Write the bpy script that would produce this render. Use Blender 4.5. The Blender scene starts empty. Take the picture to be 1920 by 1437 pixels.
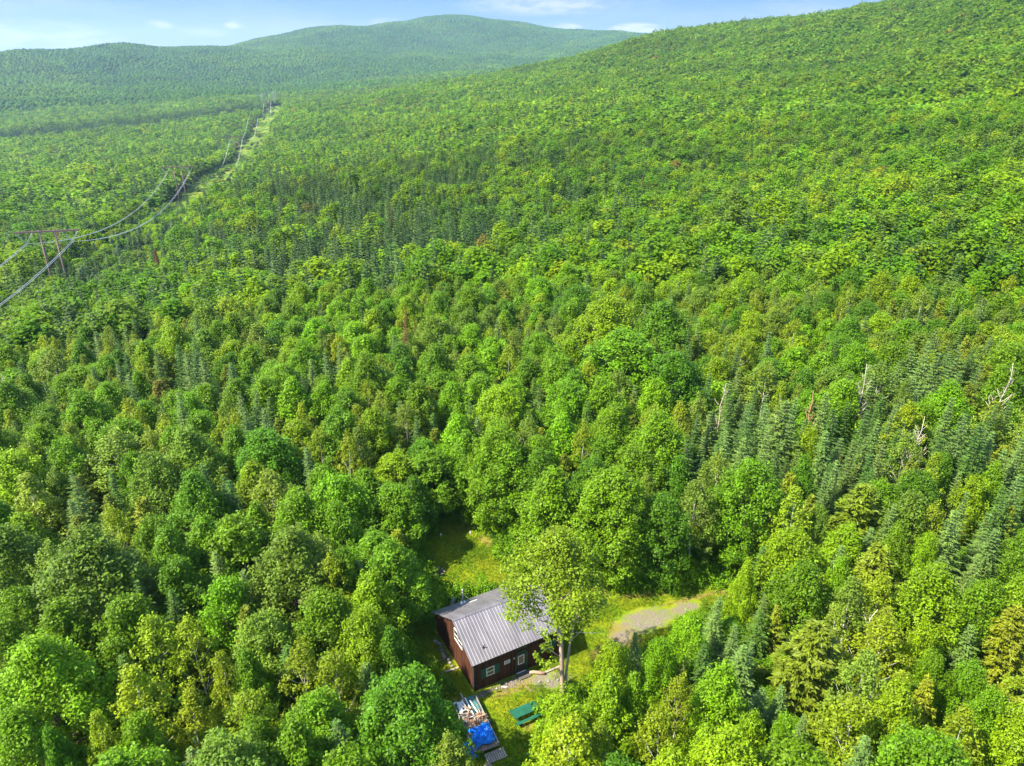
import bpy, math, random
import numpy as np
from mathutils import Vector
R = math.radians
scene = bpy.context.scene
C = scene.collection
# ---------------------------------------------------------------- camera, world, sun, exposure
CAM_H = 51.0
cam = bpy.data.objects.new('camera', bpy.data.cameras.new('camera')); C.objects.link(cam)
cam.location = (0, 0, CAM_H); cam.rotation_euler = (R(90 - 24.2), 0, 0)
cam.data.sensor_width = 36; cam.data.lens = 36 * 1331 / 1920
cam.data.clip_start = 0.5; cam.data.clip_end = 30000
scene.camera = cam
scene.view_settings.view_transform = 'Standard'; scene.view_settings.look = 'None'
scene.view_settings.exposure = 1.85; scene.view_settings.gamma = 1.0
scene.render.engine = 'CYCLES'
cy = scene.cycles
cy.max_bounces = 5; cy.diffuse_bounces = 3; cy.glossy_bounces = 2; cy.transmission_bounces = 3; cy.volume_bounces = 0
cy.transparent_max_bounces = 4; cy.caustics_reflective = False; cy.caustics_refractive = False
SUN_EL, SUN_AZ = 51.0, -111.0          # degrees; azimuth clockwise from +Y
w = bpy.data.worlds.new("World"); scene.world = w; w.use_nodes = True
nt = w.node_tree; N = nt.nodes; LK = nt.links
bg = N['Background']; bg.inputs['Strength'].default_value = 0.15
sky = N.new('ShaderNodeTexSky'); sky.sky_type = 'NISHITA'; sky.sun_disc = False
sky.sun_elevation = R(SUN_EL); sky.sun_rotation = R(SUN_AZ % 360); sky.altitude = 400
sky.air_density = 1.0; sky.dust_density = 0.6; sky.ozone_density = 1.6
tc = N.new('ShaderNodeTexCoord'); mp = N.new('ShaderNodeMapping'); mp.inputs['Scale'].default_value = (1, 1, 4.5)
LK.new(tc.outputs['Generated'], mp.inputs['Vector'])
def wnoise(scale, det, lo, hi, rough=.55):
    n = N.new('ShaderNodeTexNoise'); n.inputs['Scale'].default_value = scale; n.inputs['Detail'].default_value = det; n.inputs['Roughness'].default_value = rough
    LK.new(mp.outputs[0], n.inputs['Vector'])
    r = N.new('ShaderNodeMapRange'); r.inputs['From Min'].default_value = lo; r.inputs['From Max'].default_value = hi; r.interpolation_type = 'SMOOTHSTEP'
    LK.new(n.outputs['Fac'], r.inputs['Value']); return r.outputs[0]
def wmath(op, a, b=None, clamp=False):
    m = N.new('ShaderNodeMath'); m.operation = op; m.use_clamp = clamp
    for i, v in enumerate((a, b)):
        if v is None: continue
        if isinstance(v, (int, float)): m.inputs[i].default_value = v
        else: LK.new(v, m.inputs[i])
    return m.outputs[0]
def dirvec(az, el):
    return (math.sin(R(az)) * math.cos(R(el)), math.cos(R(az)) * math.cos(R(el)), math.sin(R(el)))
sep = N.new('ShaderNodeSeparateXYZ'); LK.new(tc.outputs['Generated'], sep.inputs[0])
azn = wmath('ARCTAN2', sep.outputs[0], sep.outputs[1])
elv = wmath('ARCSINE', sep.outputs[2])
thin = wnoise(3.2, 6, .42, .75)
# pale air above the horizon: whiter low down, light blue a few degrees up
veil = wmath('SUBTRACT', 1.5, wmath('MULTIPLY', elv, 4.0), True)
vc = N.new('ShaderNodeMix'); vc.data_type = 'RGBA'; LK.new(wmath('MULTIPLY', elv, 14.0, True), vc.inputs[0]); vc.inputs[6].default_value = (1.02, 1.18, 1.60, 1); vc.inputs[7].default_value = (.46, .88, 1.82, 1)
vm = N.new('ShaderNodeMix'); vm.data_type = 'RGBA'; LK.new(veil, vm.inputs[0]); LK.new(sky.outputs[0], vm.inputs[6]); LK.new(vc.outputs[2], vm.inputs[7])
puffn = wnoise(26, 5, .36, .60, .62)
def puff(az, el, wa, we, amt):
    a = wmath('DIVIDE', wmath('SUBTRACT', azn, R(az)), R(wa)); e = wmath('DIVIDE', wmath('SUBTRACT', elv, R(el)), R(we))
    d = wmath('ADD', wmath('MULTIPLY', a, a), wmath('MULTIPLY', e, e))
    return wmath('MULTIPLY', wmath('SUBTRACT', 1.0, d, True), amt)
CLOUDS = [(8.9,2.12,2.3,.62,1.0),(3.9,2.35,1.3,.42,.8),(-19.25,2.42,.9,.36,.5),(-23.9,2.32,1.1,.42,.35),(-31.5,1.5,6.5,1.2,.4),(2.5,3.8,7,.75,.35),(-9.1,2.6,1.5,.45,.3),(-21,1.9,3,.5,.25)]
acc = None
for c in CLOUDS:
    p = puff(*c); acc = p if acc is None else wmath('MAXIMUM', acc, p)
cl = wmath('MULTIPLY', acc, wmath('ADD', wmath('MULTIPLY', puffn, .9), .45), True)
cl = wmath('MULTIPLY', cl, 1.6, True)
tot = wmath('MAXIMUM', cl, wmath('MULTIPLY', thin, .38))
mx = N.new('ShaderNodeMix'); mx.data_type = 'RGBA'
LK.new(tot, mx.inputs['Factor']); LK.new(vm.outputs[2], mx.inputs[6]); mx.inputs[7].default_value = (1.75, 1.75, 1.84, 1)
LK.new(mx.outputs[2], bg.inputs['Color'])
sd = bpy.data.lights.new('sun', 'SUN'); sd.energy = 4.4; sd.angle = R(0.8); sd.color = (1.0, .90, .70)
sun = bpy.data.objects.new('sun', sd); C.objects.link(sun); sun.location = (-60, -40, 90)
sun.rotation_euler = (-Vector(dirvec(SUN_AZ, SUN_EL))).to_track_quat('-Z', 'Y').to_euler()
# ---------------------------------------------------------------- helpers
def tag(o, label=None, cat=None, group=None, kind=None):
    if label: o['label'] = label
    if cat: o['category'] = cat
    if group: o['group'] = group
    if kind: o['kind'] = kind
    return o
def empty(name, loc=(0, 0, 0), rz=0.0, parent=None):
    o = bpy.data.objects.new(name, None); C.objects.link(o); o.location = loc; o.rotation_euler = (0, 0, rz); o.parent = parent
    o.empty_display_size = .3
    return o
def np_mesh(name, V, F, mats, midx=None, smooth=False):
    """V (n,3) array, F (m,4) or (m,3) array or list of such"""
    me = bpy.data.meshes.new(name)
    Fs = F if isinstance(F, list) else [F]
    nv = len(V); me.vertices.add(nv); me.vertices.foreach_set('co', np.asarray(V, np.float32).ravel())
    loops = np.concatenate([f.ravel() for f in Fs]).astype(np.int32)
    sizes = np.concatenate([np.full(len(f), f.shape[1]) for f in Fs]).astype(np.int32)
    me.loops.add(len(loops)); me.loops.foreach_set('vertex_index', loops)
    me.polygons.add(len(sizes)); st = np.concatenate([[0], np.cumsum(sizes)[:-1]]).astype(np.int32)
    me.polygons.foreach_set('loop_start', st)
    for m in (mats if isinstance(mats, (list, tuple)) else [mats]): me.materials.append(m)
    if midx is not None: me.polygons.foreach_set('material_index', np.asarray(midx, np.int32))
    me.polygons.foreach_set('use_smooth', np.full(len(sizes), smooth))
    me.update(calc_edges=True); me.validate()
    return me
class MB:
    """collects boxes, bars and tubes into ONE mesh"""
    def __init__(s): s.v = []; s.f = []
    def add(s, vs, fs):
        b = len(s.v); s.v += [tuple(v) for v in vs]; s.f += [tuple(i + b for i in f) for f in fs]; return s
    def box(s, x0, x1, y0, y1, z0, z1):
        return s.add([(x0, y0, z0), (x1, y0, z0), (x1, y1, z0), (x0, y1, z0), (x0, y0, z1), (x1, y0, z1), (x1, y1, z1), (x0, y1, z1)],
                     [(0, 3, 2, 1), (4, 5, 6, 7), (0, 1, 5, 4), (1, 2, 6, 5), (2, 3, 7, 6), (3, 0, 4, 7)])
    def bar(s, a, b, w, h):
        a = Vector(a); b = Vector(b); d = (b - a).normalized()
        up = Vector((0, 0, 1)) if abs(d.z) < .95 else Vector((1, 0, 0))
        sx = d.cross(up).normalized(); sy = sx.cross(d).normalized()
        vs = []
        for p in (a, b):
            for i, j in ((-1, -1), (1, -1), (1, 1), (-1, 1)): vs.append(p + sx * i * w / 2 + sy * j * h / 2)
        return s.add(vs, [(0, 1, 2, 3), (7, 6, 5, 4), (0, 4, 5, 1), (1, 5, 6, 2), (2, 6, 7, 3), (3, 7, 4, 0)])
    def tube(s, pts, rad, n=6):
        pts = [Vector(p) for p in pts]
        rad = rad if isinstance(rad, (list, tuple)) else [rad] * len(pts)
        rings = []
        for i, p in enumerate(pts):
            d = (pts[min(i + 1, len(pts) - 1)] - pts[max(i - 1, 0)]).normalized()
            up = Vector((0, 0, 1)) if abs(d.z) < .9 else Vector((1, 0, 0))
            sx = d.cross(up).normalized(); sy = sx.cross(d).normalized()
            rings.append([p + (sx * math.cos(2 * math.pi * k / n) + sy * math.sin(2 * math.pi * k / n)) * rad[i] for k in range(n)])
        vs = [v for r in rings for v in r]; fs = []
        for i in range(len(pts) - 1):
            for k in range(n): fs.append((i * n + k, i * n + (k + 1) % n, (i + 1) * n + (k + 1) % n, (i + 1) * n + k))
        fs.append(tuple(range(n - 1, -1, -1))); fs.append(tuple((len(pts) - 1) * n + k for k in range(n)))
        return s.add(vs, fs)
    def mesh(s, name, mat, smooth=False):
        me = bpy.data.meshes.new(name); me.from_pydata(s.v, [], s.f)
        for m in (mat if isinstance(mat, (list, tuple)) else [mat]): me.materials.append(m)
        if smooth: me.polygons.foreach_set('use_smooth', [True] * len(me.polygons))
        me.update(); return me
    def build(s, name, mat, parent=None, smooth=False, bevel=0):
        o = bpy.data.objects.new(name, s.mesh(name, mat, smooth)); C.objects.link(o); o.parent = parent
        if bevel:
            b = o.modifiers.new('bevel', 'BEVEL'); b.width = bevel; b.segments = 2; b.limit_method = 'ANGLE'
        return o
# ---------------------------------------------------------------- materials
def new_mat(name):
    m = bpy.data.materials.new(name); m.use_nodes = True
    return m, m.node_tree.nodes, m.node_tree.links, m.node_tree.nodes['Principled BSDF']
def mat_plain(name, col, rough=.7, metal=0.0, var=.25, scale=3.0, bump=0.0, spec=.4, stretch=(1, 1, 1)):
    m, n, l, b = new_mat(name)
    t = n.new('ShaderNodeTexCoord'); mpn = n.new('ShaderNodeMapping'); mpn.inputs['Scale'].default_value = stretch
    l.new(t.outputs['Object'], mpn.inputs[0])
    z = n.new('ShaderNodeTexNoise'); z.inputs['Scale'].default_value = scale; z.inputs['Detail'].default_value = 6
    l.new(mpn.outputs[0], z.inputs['Vector'])
    mr = n.new('ShaderNodeMapRange'); mr.inputs['From Min'].default_value = .25; mr.inputs['From Max'].default_value = .75
    mr.inputs['To Min'].default_value = 1 - var; mr.inputs['To Max'].default_value = 1 + var
    l.new(z.outputs['Fac'], mr.inputs['Value'])
    v = n.new('ShaderNodeVectorMath'); v.operation = 'SCALE'; v.inputs[0].default_value = col; l.new(mr.outputs[0], v.inputs['Scale'])
    l.new(v.outputs[0], b.inputs['Base Color'])
    b.inputs['Roughness'].default_value = rough; b.inputs['Metallic'].default_value = metal; b.inputs['Specular IOR Level'].default_value = spec
    if bump:
        bp = n.new('ShaderNodeBump'); bp.inputs['Strength'].default_value = .6; bp.inputs['Distance'].default_value = bump
        l.new(z.outputs['Fac'], bp.inputs['Height']); l.new(bp.outputs[0], b.inputs['Normal'])
    return m
def mat_foliage(name, trans=.3, rough=.5, spec=.25, clump=.9, gain=1.0, isl=.3):
    m, n, l, b = new_mat(name)
    oi = n.new('ShaderNodeObjectInfo')
    at = n.new('ShaderNodeAttribute'); at.attribute_type = 'INSTANCER'; at.attribute_name = 'tone'
    ai = n.new('ShaderNodeAttribute'); ai.attribute_type = 'INSTANCER'; ai.attribute_name = 'inst'
    mx = n.new('ShaderNodeMix'); mx.data_type = 'RGBA'
    l.new(ai.outputs['Fac'], mx.inputs['Factor']); l.new(oi.outputs['Color'], mx.inputs[6]); l.new(at.outputs['Color'], mx.inputs[7])
    t = n.new('ShaderNodeTexCoord'); z = n.new('ShaderNodeTexNoise'); z.inputs['Scale'].default_value = clump; z.inputs['Detail'].default_value = 2
    l.new(t.outputs['Object'], z.inputs['Vector'])
    g = n.new('ShaderNodeNewGeometry')
    a1 = n.new('ShaderNodeMapRange'); a1.inputs['From Min'].default_value = .3; a1.inputs['From Max'].default_value = .7; a1.inputs['To Min'].default_value = .72 * gain; a1.inputs['To Max'].default_value = 1.25 * gain
    l.new(z.outputs['Fac'], a1.inputs['Value'])
    a2 = n.new('ShaderNodeMapRange'); a2.inputs['To Min'].default_value = 1 - isl; a2.inputs['To Max'].default_value = 1 + isl
    l.new(g.outputs['Random Per Island'], a2.inputs['Value'])
    mm = n.new('ShaderNodeMath'); mm.operation = 'MULTIPLY'; l.new(a1.outputs[0], mm.inputs[0]); l.new(a2.outputs[0], mm.inputs[1])
    v = n.new('ShaderNodeVectorMath'); v.operation = 'SCALE'; l.new(mx.outputs[2], v.inputs[0]); l.new(mm.outputs[0], v.inputs['Scale'])
    l.new(v.outputs[0], b.inputs['Base Color']); b.inputs['Roughness'].default_value = rough; b.inputs['Specular IOR Level'].default_value = spec
    tr = n.new('ShaderNodeBsdfTranslucent')
    v2 = n.new('ShaderNodeVectorMath'); v2.operation = 'MULTIPLY'; l.new(v.outputs[0], v2.inputs[0]); v2.inputs[1].default_value = (1.5, 1.35, .5)
    l.new(v2.outputs[0], tr.inputs['Color'])
    ms = n.new('ShaderNodeMixShader'); ms.inputs[0].default_value = trans
    l.new(b.outputs[0], ms.inputs[1]); l.new(tr.outputs[0], ms.inputs[2]); l.new(ms.outputs[0], n['Material Output'].inputs['Surface'])
    return m
LEAF = mat_foliage('broad_leaves', .34, .5, .22)
LEAF_MID = mat_foliage('broad_leaves_mass', .42, .55, .15, .35, 1.0, .10)
NEEDLE = mat_foliage('needles', .12, .55, .3, 1.4)
BARK = mat_plain('bark', (.11, .085, .065), .9, var=.4, scale=5, bump=.02, spec=.1, stretch=(1, 1, .3))
WBARK = mat_plain('white_bark', (.55, .52, .46), .8, var=.35, scale=6, spec=.2)
TBARK = mat_plain('yard_tree_bark', (.40, .30, .23), .85, var=.35, scale=5, bump=.02, spec=.15, stretch=(1, 1, .25))
DEADW = mat_plain('dead_wood', (.50, .43, .36), .85, var=.3, scale=4, spec=.15)
DEADR = mat_plain('reddish_dead_wood', (.42, .24, .15), .85, var=.3, scale=4, spec=.15)
# ---------------------------------------------------------------- ground heights
# ground heights: control points (x, y, z) in metres, joined by a thin-plate spline
GP = [
 (0,-60,0),(-60,-40,2),(60,-40,2),(0,20,0),(0,46,0),(-8,62,0),(-20,60,0.5),(15,60,0),(24,62,0),(0,90,0.5),(-40,45,1),(40,45,1),(-45,90,-1),(45,90,2),
 (0,150,0),(-60,150,-4),(60,150,4),(110,105,9),(200,60,28),(-78,104,-3),(-120,60,-4),
 (0,340,-2),(18,600,6),(22,800,8),(25,1100,17),(-60,900,-3),(60,1300,34),
 (126,272,7),(184,410,18),(321,732,40),(425,985,98),(480,1120,110),(400,1130,94),
 (140,207,15),(220,334,24),(324,505,44),(440,720,94),(495,800,112),(640,1000,135),(900,900,150),(700,400,105),(450,150,70),(900,100,120),
 (133,687,24),(245,1300,86),(280,1480,81),(150,1150,48),(380,1900,40),(700,1900,60),(300,2300,40),
 (-143,218,-21),(-201,443,-30),(-301,791,-43),(-358,1046,-38),(-458,1430,-34),(-520,1650,-30),
 (-150,640,-24),(-100,400,-13),(-200,1100,-12),(-212,1481,-2),(-100,1250,12),(-300,1900,-10),
 (-300,411,-26),(-203,200,-20),(-399,575,-38),(-726,1078,-60),(-893,1327,-60),(-600,700,-55),(-400,100,-20),(-900,600,-60),
 (-1277,2149,-20),(-757,2382,-25),(-400,2500,0),(100,2600,25),(-1000,1700,-55),(-600,2900,5),
 (-1644,2510,36),(-1686,3067,104),(-2300,2900,30),(-2100,3200,36),(-1360,3226,88),(-1150,3500,120),(-1400,2700,30),(-1950,3500,70),
 (-1060,4373,213),(-1500,4100,120),(-1300,4300,165),(-780,4700,258),(-466,4978,310),(-130,5000,304),(336,4989,230),(690,4700,205),(-466,4300,190),(-466,3700,90),(100,4000,100),(-900,3700,110),
 (-600,3300,40),(600,3800,110),(1200,4400,190),(1800,3600,150),(-466,6500,100),(-2500,5500,60),(-3000,1500,-20),(2500,2000,160),(1500,6500,60),(-3500,4000,60),(3000,4500,120),(-1500,0,-40),
]
_g=np.array(GP,float); _n=len(_g)
def _phi(r2): return r2*np.log(np.maximum(r2,1e-12))*.5
_sc=1000.
_X=_g[:,:2]/_sc
_d=((_X[:,None]-_X[None])**2).sum(-1)
_A=np.zeros((_n+3,_n+3)); _A[:_n,:_n]=_phi(_d)+np.eye(_n)*2e-4
_A[:_n,_n]=1; _A[:_n,_n+1:]=_X; _A[_n,:_n]=1; _A[_n+1:,:_n]=_X.T
_w=np.linalg.solve(_A,np.r_[_g[:,2],0,0,0])
def ground(x,y):
    x=np.atleast_1d(np.asarray(x,float)); y=np.atleast_1d(np.asarray(y,float)); s=x.shape
    q=np.stack([x.ravel(),y.ravel()],1)/_sc; out=np.empty(len(q))
    for i in range(0,len(q),20000):
        b=q[i:i+20000]; d=((b[:,None]-_X[None])**2).sum(-1)
        out[i:i+20000]=_phi(d)@_w[:_n]+_w[_n]+b@_w[_n+1:]
    z=out.reshape(s)
    # the yard is level; small swells further out
    r=np.hypot(x-3,y-58); k=np.clip((r-22)/40,0,1); k=k*k*(3-2*k)
    z=z*k
    z=z+k*(np.sin(x*.021+y*.013)*1.2+np.sin(x*.011-y*.017+2)*1.6)*np.clip(r/300,0.3,1)
    f=np.clip((np.hypot(x,y)-1500)/1500,0,1)
    rg=1-np.abs(np.sin(x*.0048+.9*np.sin(y*.0021)+.5*np.sin(x*.011)))          # spurs and drainage lines down the far slopes
    z=z+f*(np.sin(x*.0061+y*.0034)*7+np.sin(x*.0023-y*.0051+1)*10+np.sin(x*.013+y*.009)*4+(rg-.5)*16*np.clip((z+20)/120,0,1)*np.clip((5200-np.hypot(x,y))/1500,0.25,1))
    return z
# ---------------------------------------------------------------- the ground sheet
# power line: straight, heading far left
L0 = np.array([-143.0, 218.0]); LD = np.array([-.2517, .9678]); LN = np.array([.9678, .2517])
def line_st(x, y):
    dx = x - L0[0]; dy = y - L0[1]
    return dx * LD[0] + dy * LD[1], dx * LN[0] + dy * LN[1]
CLEAR = [(-11.6, 69.3), (-10.3, 71.4), (-8.5, 72.5), (-4.9, 73.3), (-2.2, 70.4), (-0.6, 66.3), (2.3, 62.5), (9.3, 62.1), (14.5, 59.9), (18.9, 60.5), (20.4, 62.3), (25.6, 63.0), (26.0, 59.5), (23.2, 56.7), (17.7, 53.0), (13.6, 50.6), (10.3, 48.5), (7.1, 46.2), (4.7, 44.3), (3.1, 41.9), (1.9, 38.9), (1.6, 35.4), (-2.8, 35.4), (-4.2, 38.9), (-5.6, 42.4), (-5.9, 45.7), (-8.3, 48.5), (-10.0, 51.6), (-10.0, 53.7), (-8.7, 56.3), (-9.0, 59.5), (-10.4, 63.9)]
def in_clear(x, y, grow=0.0):
    x = np.asarray(x, float); y = np.asarray(y, float)
    c = np.zeros(x.shape, bool); P = CLEAR; j = len(P) - 1; dm = np.full(x.shape, 1e9)
    for i in range(len(P)):
        xi, yi = P[i]; xj, yj = P[j]
        with np.errstate(divide='ignore', invalid='ignore'):
            hit = ((yi > y) != (yj > y)) & (x < (xj - xi) * (y - yi) / ((yj - yi) if yj != yi else 1e-9) + xi)
        c ^= hit
        ax, ay = xj - xi, yj - yi; L2 = ax * ax + ay * ay
        t = np.clip(((x - xi) * ax + (y - yi) * ay) / L2, 0, 1)
        dm = np.minimum(dm, np.hypot(x - xi - t * ax, y - yi - t * ay)); j = i
    return c | (dm < grow)
def mat_ground():
    m, n, l, b = new_mat('ground')
    t = n.new('ShaderNodeTexCoord')
    def noise(s, det=5, rough=.6):
        z = n.new('ShaderNodeTexNoise'); z.inputs['Scale'].default_value = s; z.inputs['Detail'].default_value = det; z.inputs['Roughness'].default_value = rough
        l.new(t.outputs['Object'], z.inputs['Vector']); return z.outputs['Fac']
    def ramp(f, lo, hi):
        r = n.new('ShaderNodeMapRange'); r.interpolation_type = 'SMOOTHSTEP'; r.inputs['From Min'].default_value = lo; r.inputs['From Max'].default_value = hi
        l.new(f, r.inputs['Value']); return r.outputs[0]
    def mix(f, a, c):
        x = n.new('ShaderNodeMix'); x.data_type = 'RGBA'
        if isinstance(f, (int, float)): x.inputs[0].default_value = f
        else: l.new(f, x.inputs[0])
        for i, v in ((6, a), (7, c)):
            if isinstance(v, tuple): x.inputs[i].default_value = (*v, 1)
            else: l.new(v, x.inputs[i])
        return x.outputs[2]
    def attr(nm):
        a = n.new('ShaderNodeAttribute'); a.attribute_name = nm; return a.outputs['Fac']
    def math_(op, a, c, cl=False):
        x = n.new('ShaderNodeMath'); x.operation = op; x.use_clamp = cl
        for i, v in enumerate((a, c)):
            if isinstance(v, (int, float)): x.inputs[i].default_value = v
            else: l.new(v, x.inputs[i])
        return x.outputs[0]
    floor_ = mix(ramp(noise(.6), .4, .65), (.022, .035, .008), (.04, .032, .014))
    n1 = noise(.35, 4); n2 = noise(5, 6, .7); n3 = noise(1.3, 5)
    grass = mix(ramp(n1, .38, .62), (.115, .190, .004), (.205, .240, .006))
    grass = mix(math_('MULTIPLY', ramp(n2, .35, .7), .55), grass, (.065, .12, .005))
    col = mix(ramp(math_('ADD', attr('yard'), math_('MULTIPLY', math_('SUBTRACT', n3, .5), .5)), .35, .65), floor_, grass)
    dry = mix(ramp(n2, .35, .7), (.20, .14, .04), (.14, .13, .025))
    col = mix(math_('MULTIPLY', ramp(math_('ADD', attr('dry'), math_('MULTIPLY', math_('SUBTRACT', n3, .5), 1.1)), .45, .8), .75), col, dry)
    grav = mix(ramp(noise(9, 4, .8), .42, .6), (.115, .095, .07), (.21, .18, .145))
    col = mix(ramp(math_('ADD', attr('gravel'), math_('MULTIPLY', math_('ADD', math_('MULTIPLY', math_('SUBTRACT', n2, .5), 1.2), math_('SUBTRACT', n3, .5)), 1.3)), .42, 1.1), col, grav)
    cor = mix(ramp(noise(.05, 6, .65), .42, .6), (.06, .12, .010), (.15, .18, .02))
    cor = mix(ramp(noise(.13, 4), .56, .66), cor, (.05, .09, .012))
    col = mix(ramp(math_('ADD', attr('corridor'), math_('MULTIPLY', math_('SUBTRACT', noise(.08), .5), .3)), .4, .6), col, cor)
    l.new(col, b.inputs['Base Color']); b.inputs['Roughness'].default_value = .95; b.inputs['Specular IOR Level'].default_value = .1
    bp = n.new('ShaderNodeBump'); bp.inputs['Strength'].default_value = .8; bp.inputs['Distance'].default_value = .06
    l.new(noise(7, 6, .75), bp.inputs['Height']); l.new(bp.outputs[0], b.inputs['Normal'])
    return m
def axis(fine_lo, fine_hi, step, lo, hi, g=1.06):
    a = list(np.arange(fine_lo, fine_hi + step / 2, step)); s = step; v = a[-1]
    while v < hi: s *= g; v += s; a.append(v)
    s = step; v = fine_lo; pre = []
    while v > lo: s *= g; v -= s; pre.append(v)
    return np.array(pre[::-1] + a)
gx = axis(-16, 32, .5, -6500, 6500, 1.045); gy = axis(32, 76, .5, -200, 9000, 1.045)
XX, YY = np.meshgrid(gx, gy); ZZ = ground(XX, YY)
nx, ny = len(gx), len(gy)
idx = np.arange(nx * ny).reshape(ny, nx)
FF = np.stack([idx[:-1, :-1], idx[:-1, 1:], idx[1:, 1:], idx[1:, :-1]], -1).reshape(-1, 4)
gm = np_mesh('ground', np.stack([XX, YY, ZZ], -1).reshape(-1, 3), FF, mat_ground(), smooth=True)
def soft_ell(x, y, e):
    cx, cy_, a, b_, rot = e; c, s = math.cos(R(rot)), math.sin(R(rot))
    u = ((x - cx) * c + (y - cy_) * s) / a; v = (-(x - cx) * s + (y - cy_) * c) / b_
    return np.clip(1.5 - np.hypot(u, v), 0, 1)
GRAVEL = [(13.4, 55.3, 3.4, 1.7, 22), (10.6, 53.0, 1.6, 1.0, 40), (17.6, 57.0, 2.2, .9, 25), (2.5, 48.0, 1.5, .6, 28), (3.6, 47.2, .7, .7, 20)]
DRY = [(19.5, 60.3, 6, .4, 18), (20, 58.9, 6, .4, 18), (-2.6, 68.9, 1.5, 1.6, 0), (11, 53.2, 1.8, 2.0, 30), (8.9, 51, 2.2, 1.2, 40), (14, 59.3, 3.2, .7, 10), (22, 61.5, 3.5, 1.2, 10), (9.5, 60.5, 1.3, 1.2, 0), (5.6, 46.5, 1.1, .5, 40), (1.3, 42.8, .8, .4, 0), (24, 59, 2, 1, 0), (-4.8, 45.4, 1.4, .5, 20), (0.2, 46.8, 2.6, .6, 28)]
yx, yy = XX.ravel(), YY.ravel()
near_m = (np.abs(yx - 8) < 40) & (np.abs(yy - 55) < 40)
A_ = {k: np.zeros(nx * ny, np.float32) for k in ('yard', 'dry', 'gravel', 'corridor')}
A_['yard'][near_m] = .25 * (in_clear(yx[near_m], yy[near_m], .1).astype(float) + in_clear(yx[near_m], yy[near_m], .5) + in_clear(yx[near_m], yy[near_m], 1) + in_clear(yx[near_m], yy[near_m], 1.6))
for e in DRY: A_['dry'] = np.maximum(A_['dry'], soft_ell(yx, yy, e))
for e in GRAVEL: A_['gravel'] = np.maximum(A_['gravel'], soft_ell(yx, yy, e))
ls, lt = line_st(yx, yy)
def corridor_mask(ls, lt):
    return np.clip((22 - np.abs(lt - 8)) / 7, 0, 1) * np.clip((ls + 30) / 60, 0, 1) * np.clip((1440 - ls) / 20, 0, 1)
A_['corridor'] = corridor_mask(ls, lt)
for k, v in A_.items():
    a = gm.attributes.new(k, 'FLOAT', 'POINT'); a.data.foreach_set('value', v.astype(np.float32))
go = bpy.data.objects.new('ground', gm); C.objects.link(go); tag(go, kind='structure')
# ---------------------------------------------------------------- foliage geometry
def unit(v): return v / np.maximum(np.linalg.norm(v, axis=1, keepdims=True), 1e-9)
def leaves(P, Nn, hl, hw, rng, along=None):
    """one small rhombic leaf spray per point P, facing Nn"""
    n = len(P); r = rng.normal(size=(n, 3)) if along is None else along + rng.normal(size=(n, 3)) * .25
    u = unit(r - (r * Nn).sum(1, keepdims=True) * Nn); v = np.cross(Nn, u)
    hl = np.broadcast_to(np.asarray(hl, float).reshape(-1, 1) * rng.uniform(.7, 1.3, (n, 1)), (n, 1)); hw = hl * hw
    V = np.stack([P - u * hl, P + v * hw + u * hl * .1, P + u * hl - Nn * hl * .15, P - v * hw + u * hl * .1], 1).reshape(-1, 3)
    return V, np.arange(4 * n).reshape(n, 4)
def broadleaf(seed, Rr=3.0, Hh=11.0, base=.14, ncl=115, nlf=205, leaf=.125, point=0.0, open_=0.0, cr=(.5, .95), lobes=5):
    rng = np.random.default_rng(seed)
    ga = math.pi * (3 - 5 ** .5)
    i = np.arange(ncl); t = (i + .5) / ncl; t = t ** .85
    prof = lambda t: np.maximum(.12, np.sin(math.pi * np.clip(t * (1 - .08) + .08, 0, 1) ** (.72 + point * -.12)) ** (.62 + point * .5))
    ang = i * ga + rng.normal(0, .25, ncl)
    lob = 1 + .17 * np.sin(ang * lobes + seed) + .10 * np.sin(ang * 3 + t * 5 + seed * 2)
    rad = Rr * prof(t) * lob * np.where(rng.random(ncl) < .22, rng.uniform(.35, .7, ncl), rng.uniform(.78, 1.0, ncl))
    z = Hh * (base + (1 - base - .06) * t) + rng.normal(0, .25, ncl)
    cen = np.stack([rad * np.cos(ang), rad * np.sin(ang), z], 1)
    out = unit(np.stack([np.cos(ang) * (1.05 - t), np.sin(ang) * (1.05 - t), .25 + t * .9], 1))
    s = rng.uniform(cr[0], cr[1], ncl) * (Rr / 3.0)
    V = []; k = 0
    for j in range(ncl):
        m = int(nlf * (s[j] / (cr[1] * Rr / 3)) ** 2 * (1 - open_ * rng.random()))
        d = unit(rng.normal(size=(m, 3)) + out[j] * .9)
        # each clump is a bough: longer outwards, flat-bottomed, built of sub-tufts
        rr = s[j] * (.55 + .5 * rng.random((m, 1)) ** .5)
        tuft = 1 + .35 * np.sin(d[:, :1] * 7 + j) * np.sin(d[:, 1:2] * 7 + 2 * j) + .2 * np.sin(d[:, 2:3] * 9)
        p = d * rr * tuft; p += out[j] * (p @ out[j])[:, None] * .35; p[:, 2] *= .8
        nn = unit(d * .7 + np.array([0, 0, .75]) + rng.normal(size=(m, 3)) * .55)
        V.append(leaves(cen[j] + p, nn, leaf, .62, rng)[0])
    V = np.concatenate(V); return V, np.arange(len(V)).reshape(-1, 4), cen
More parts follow.
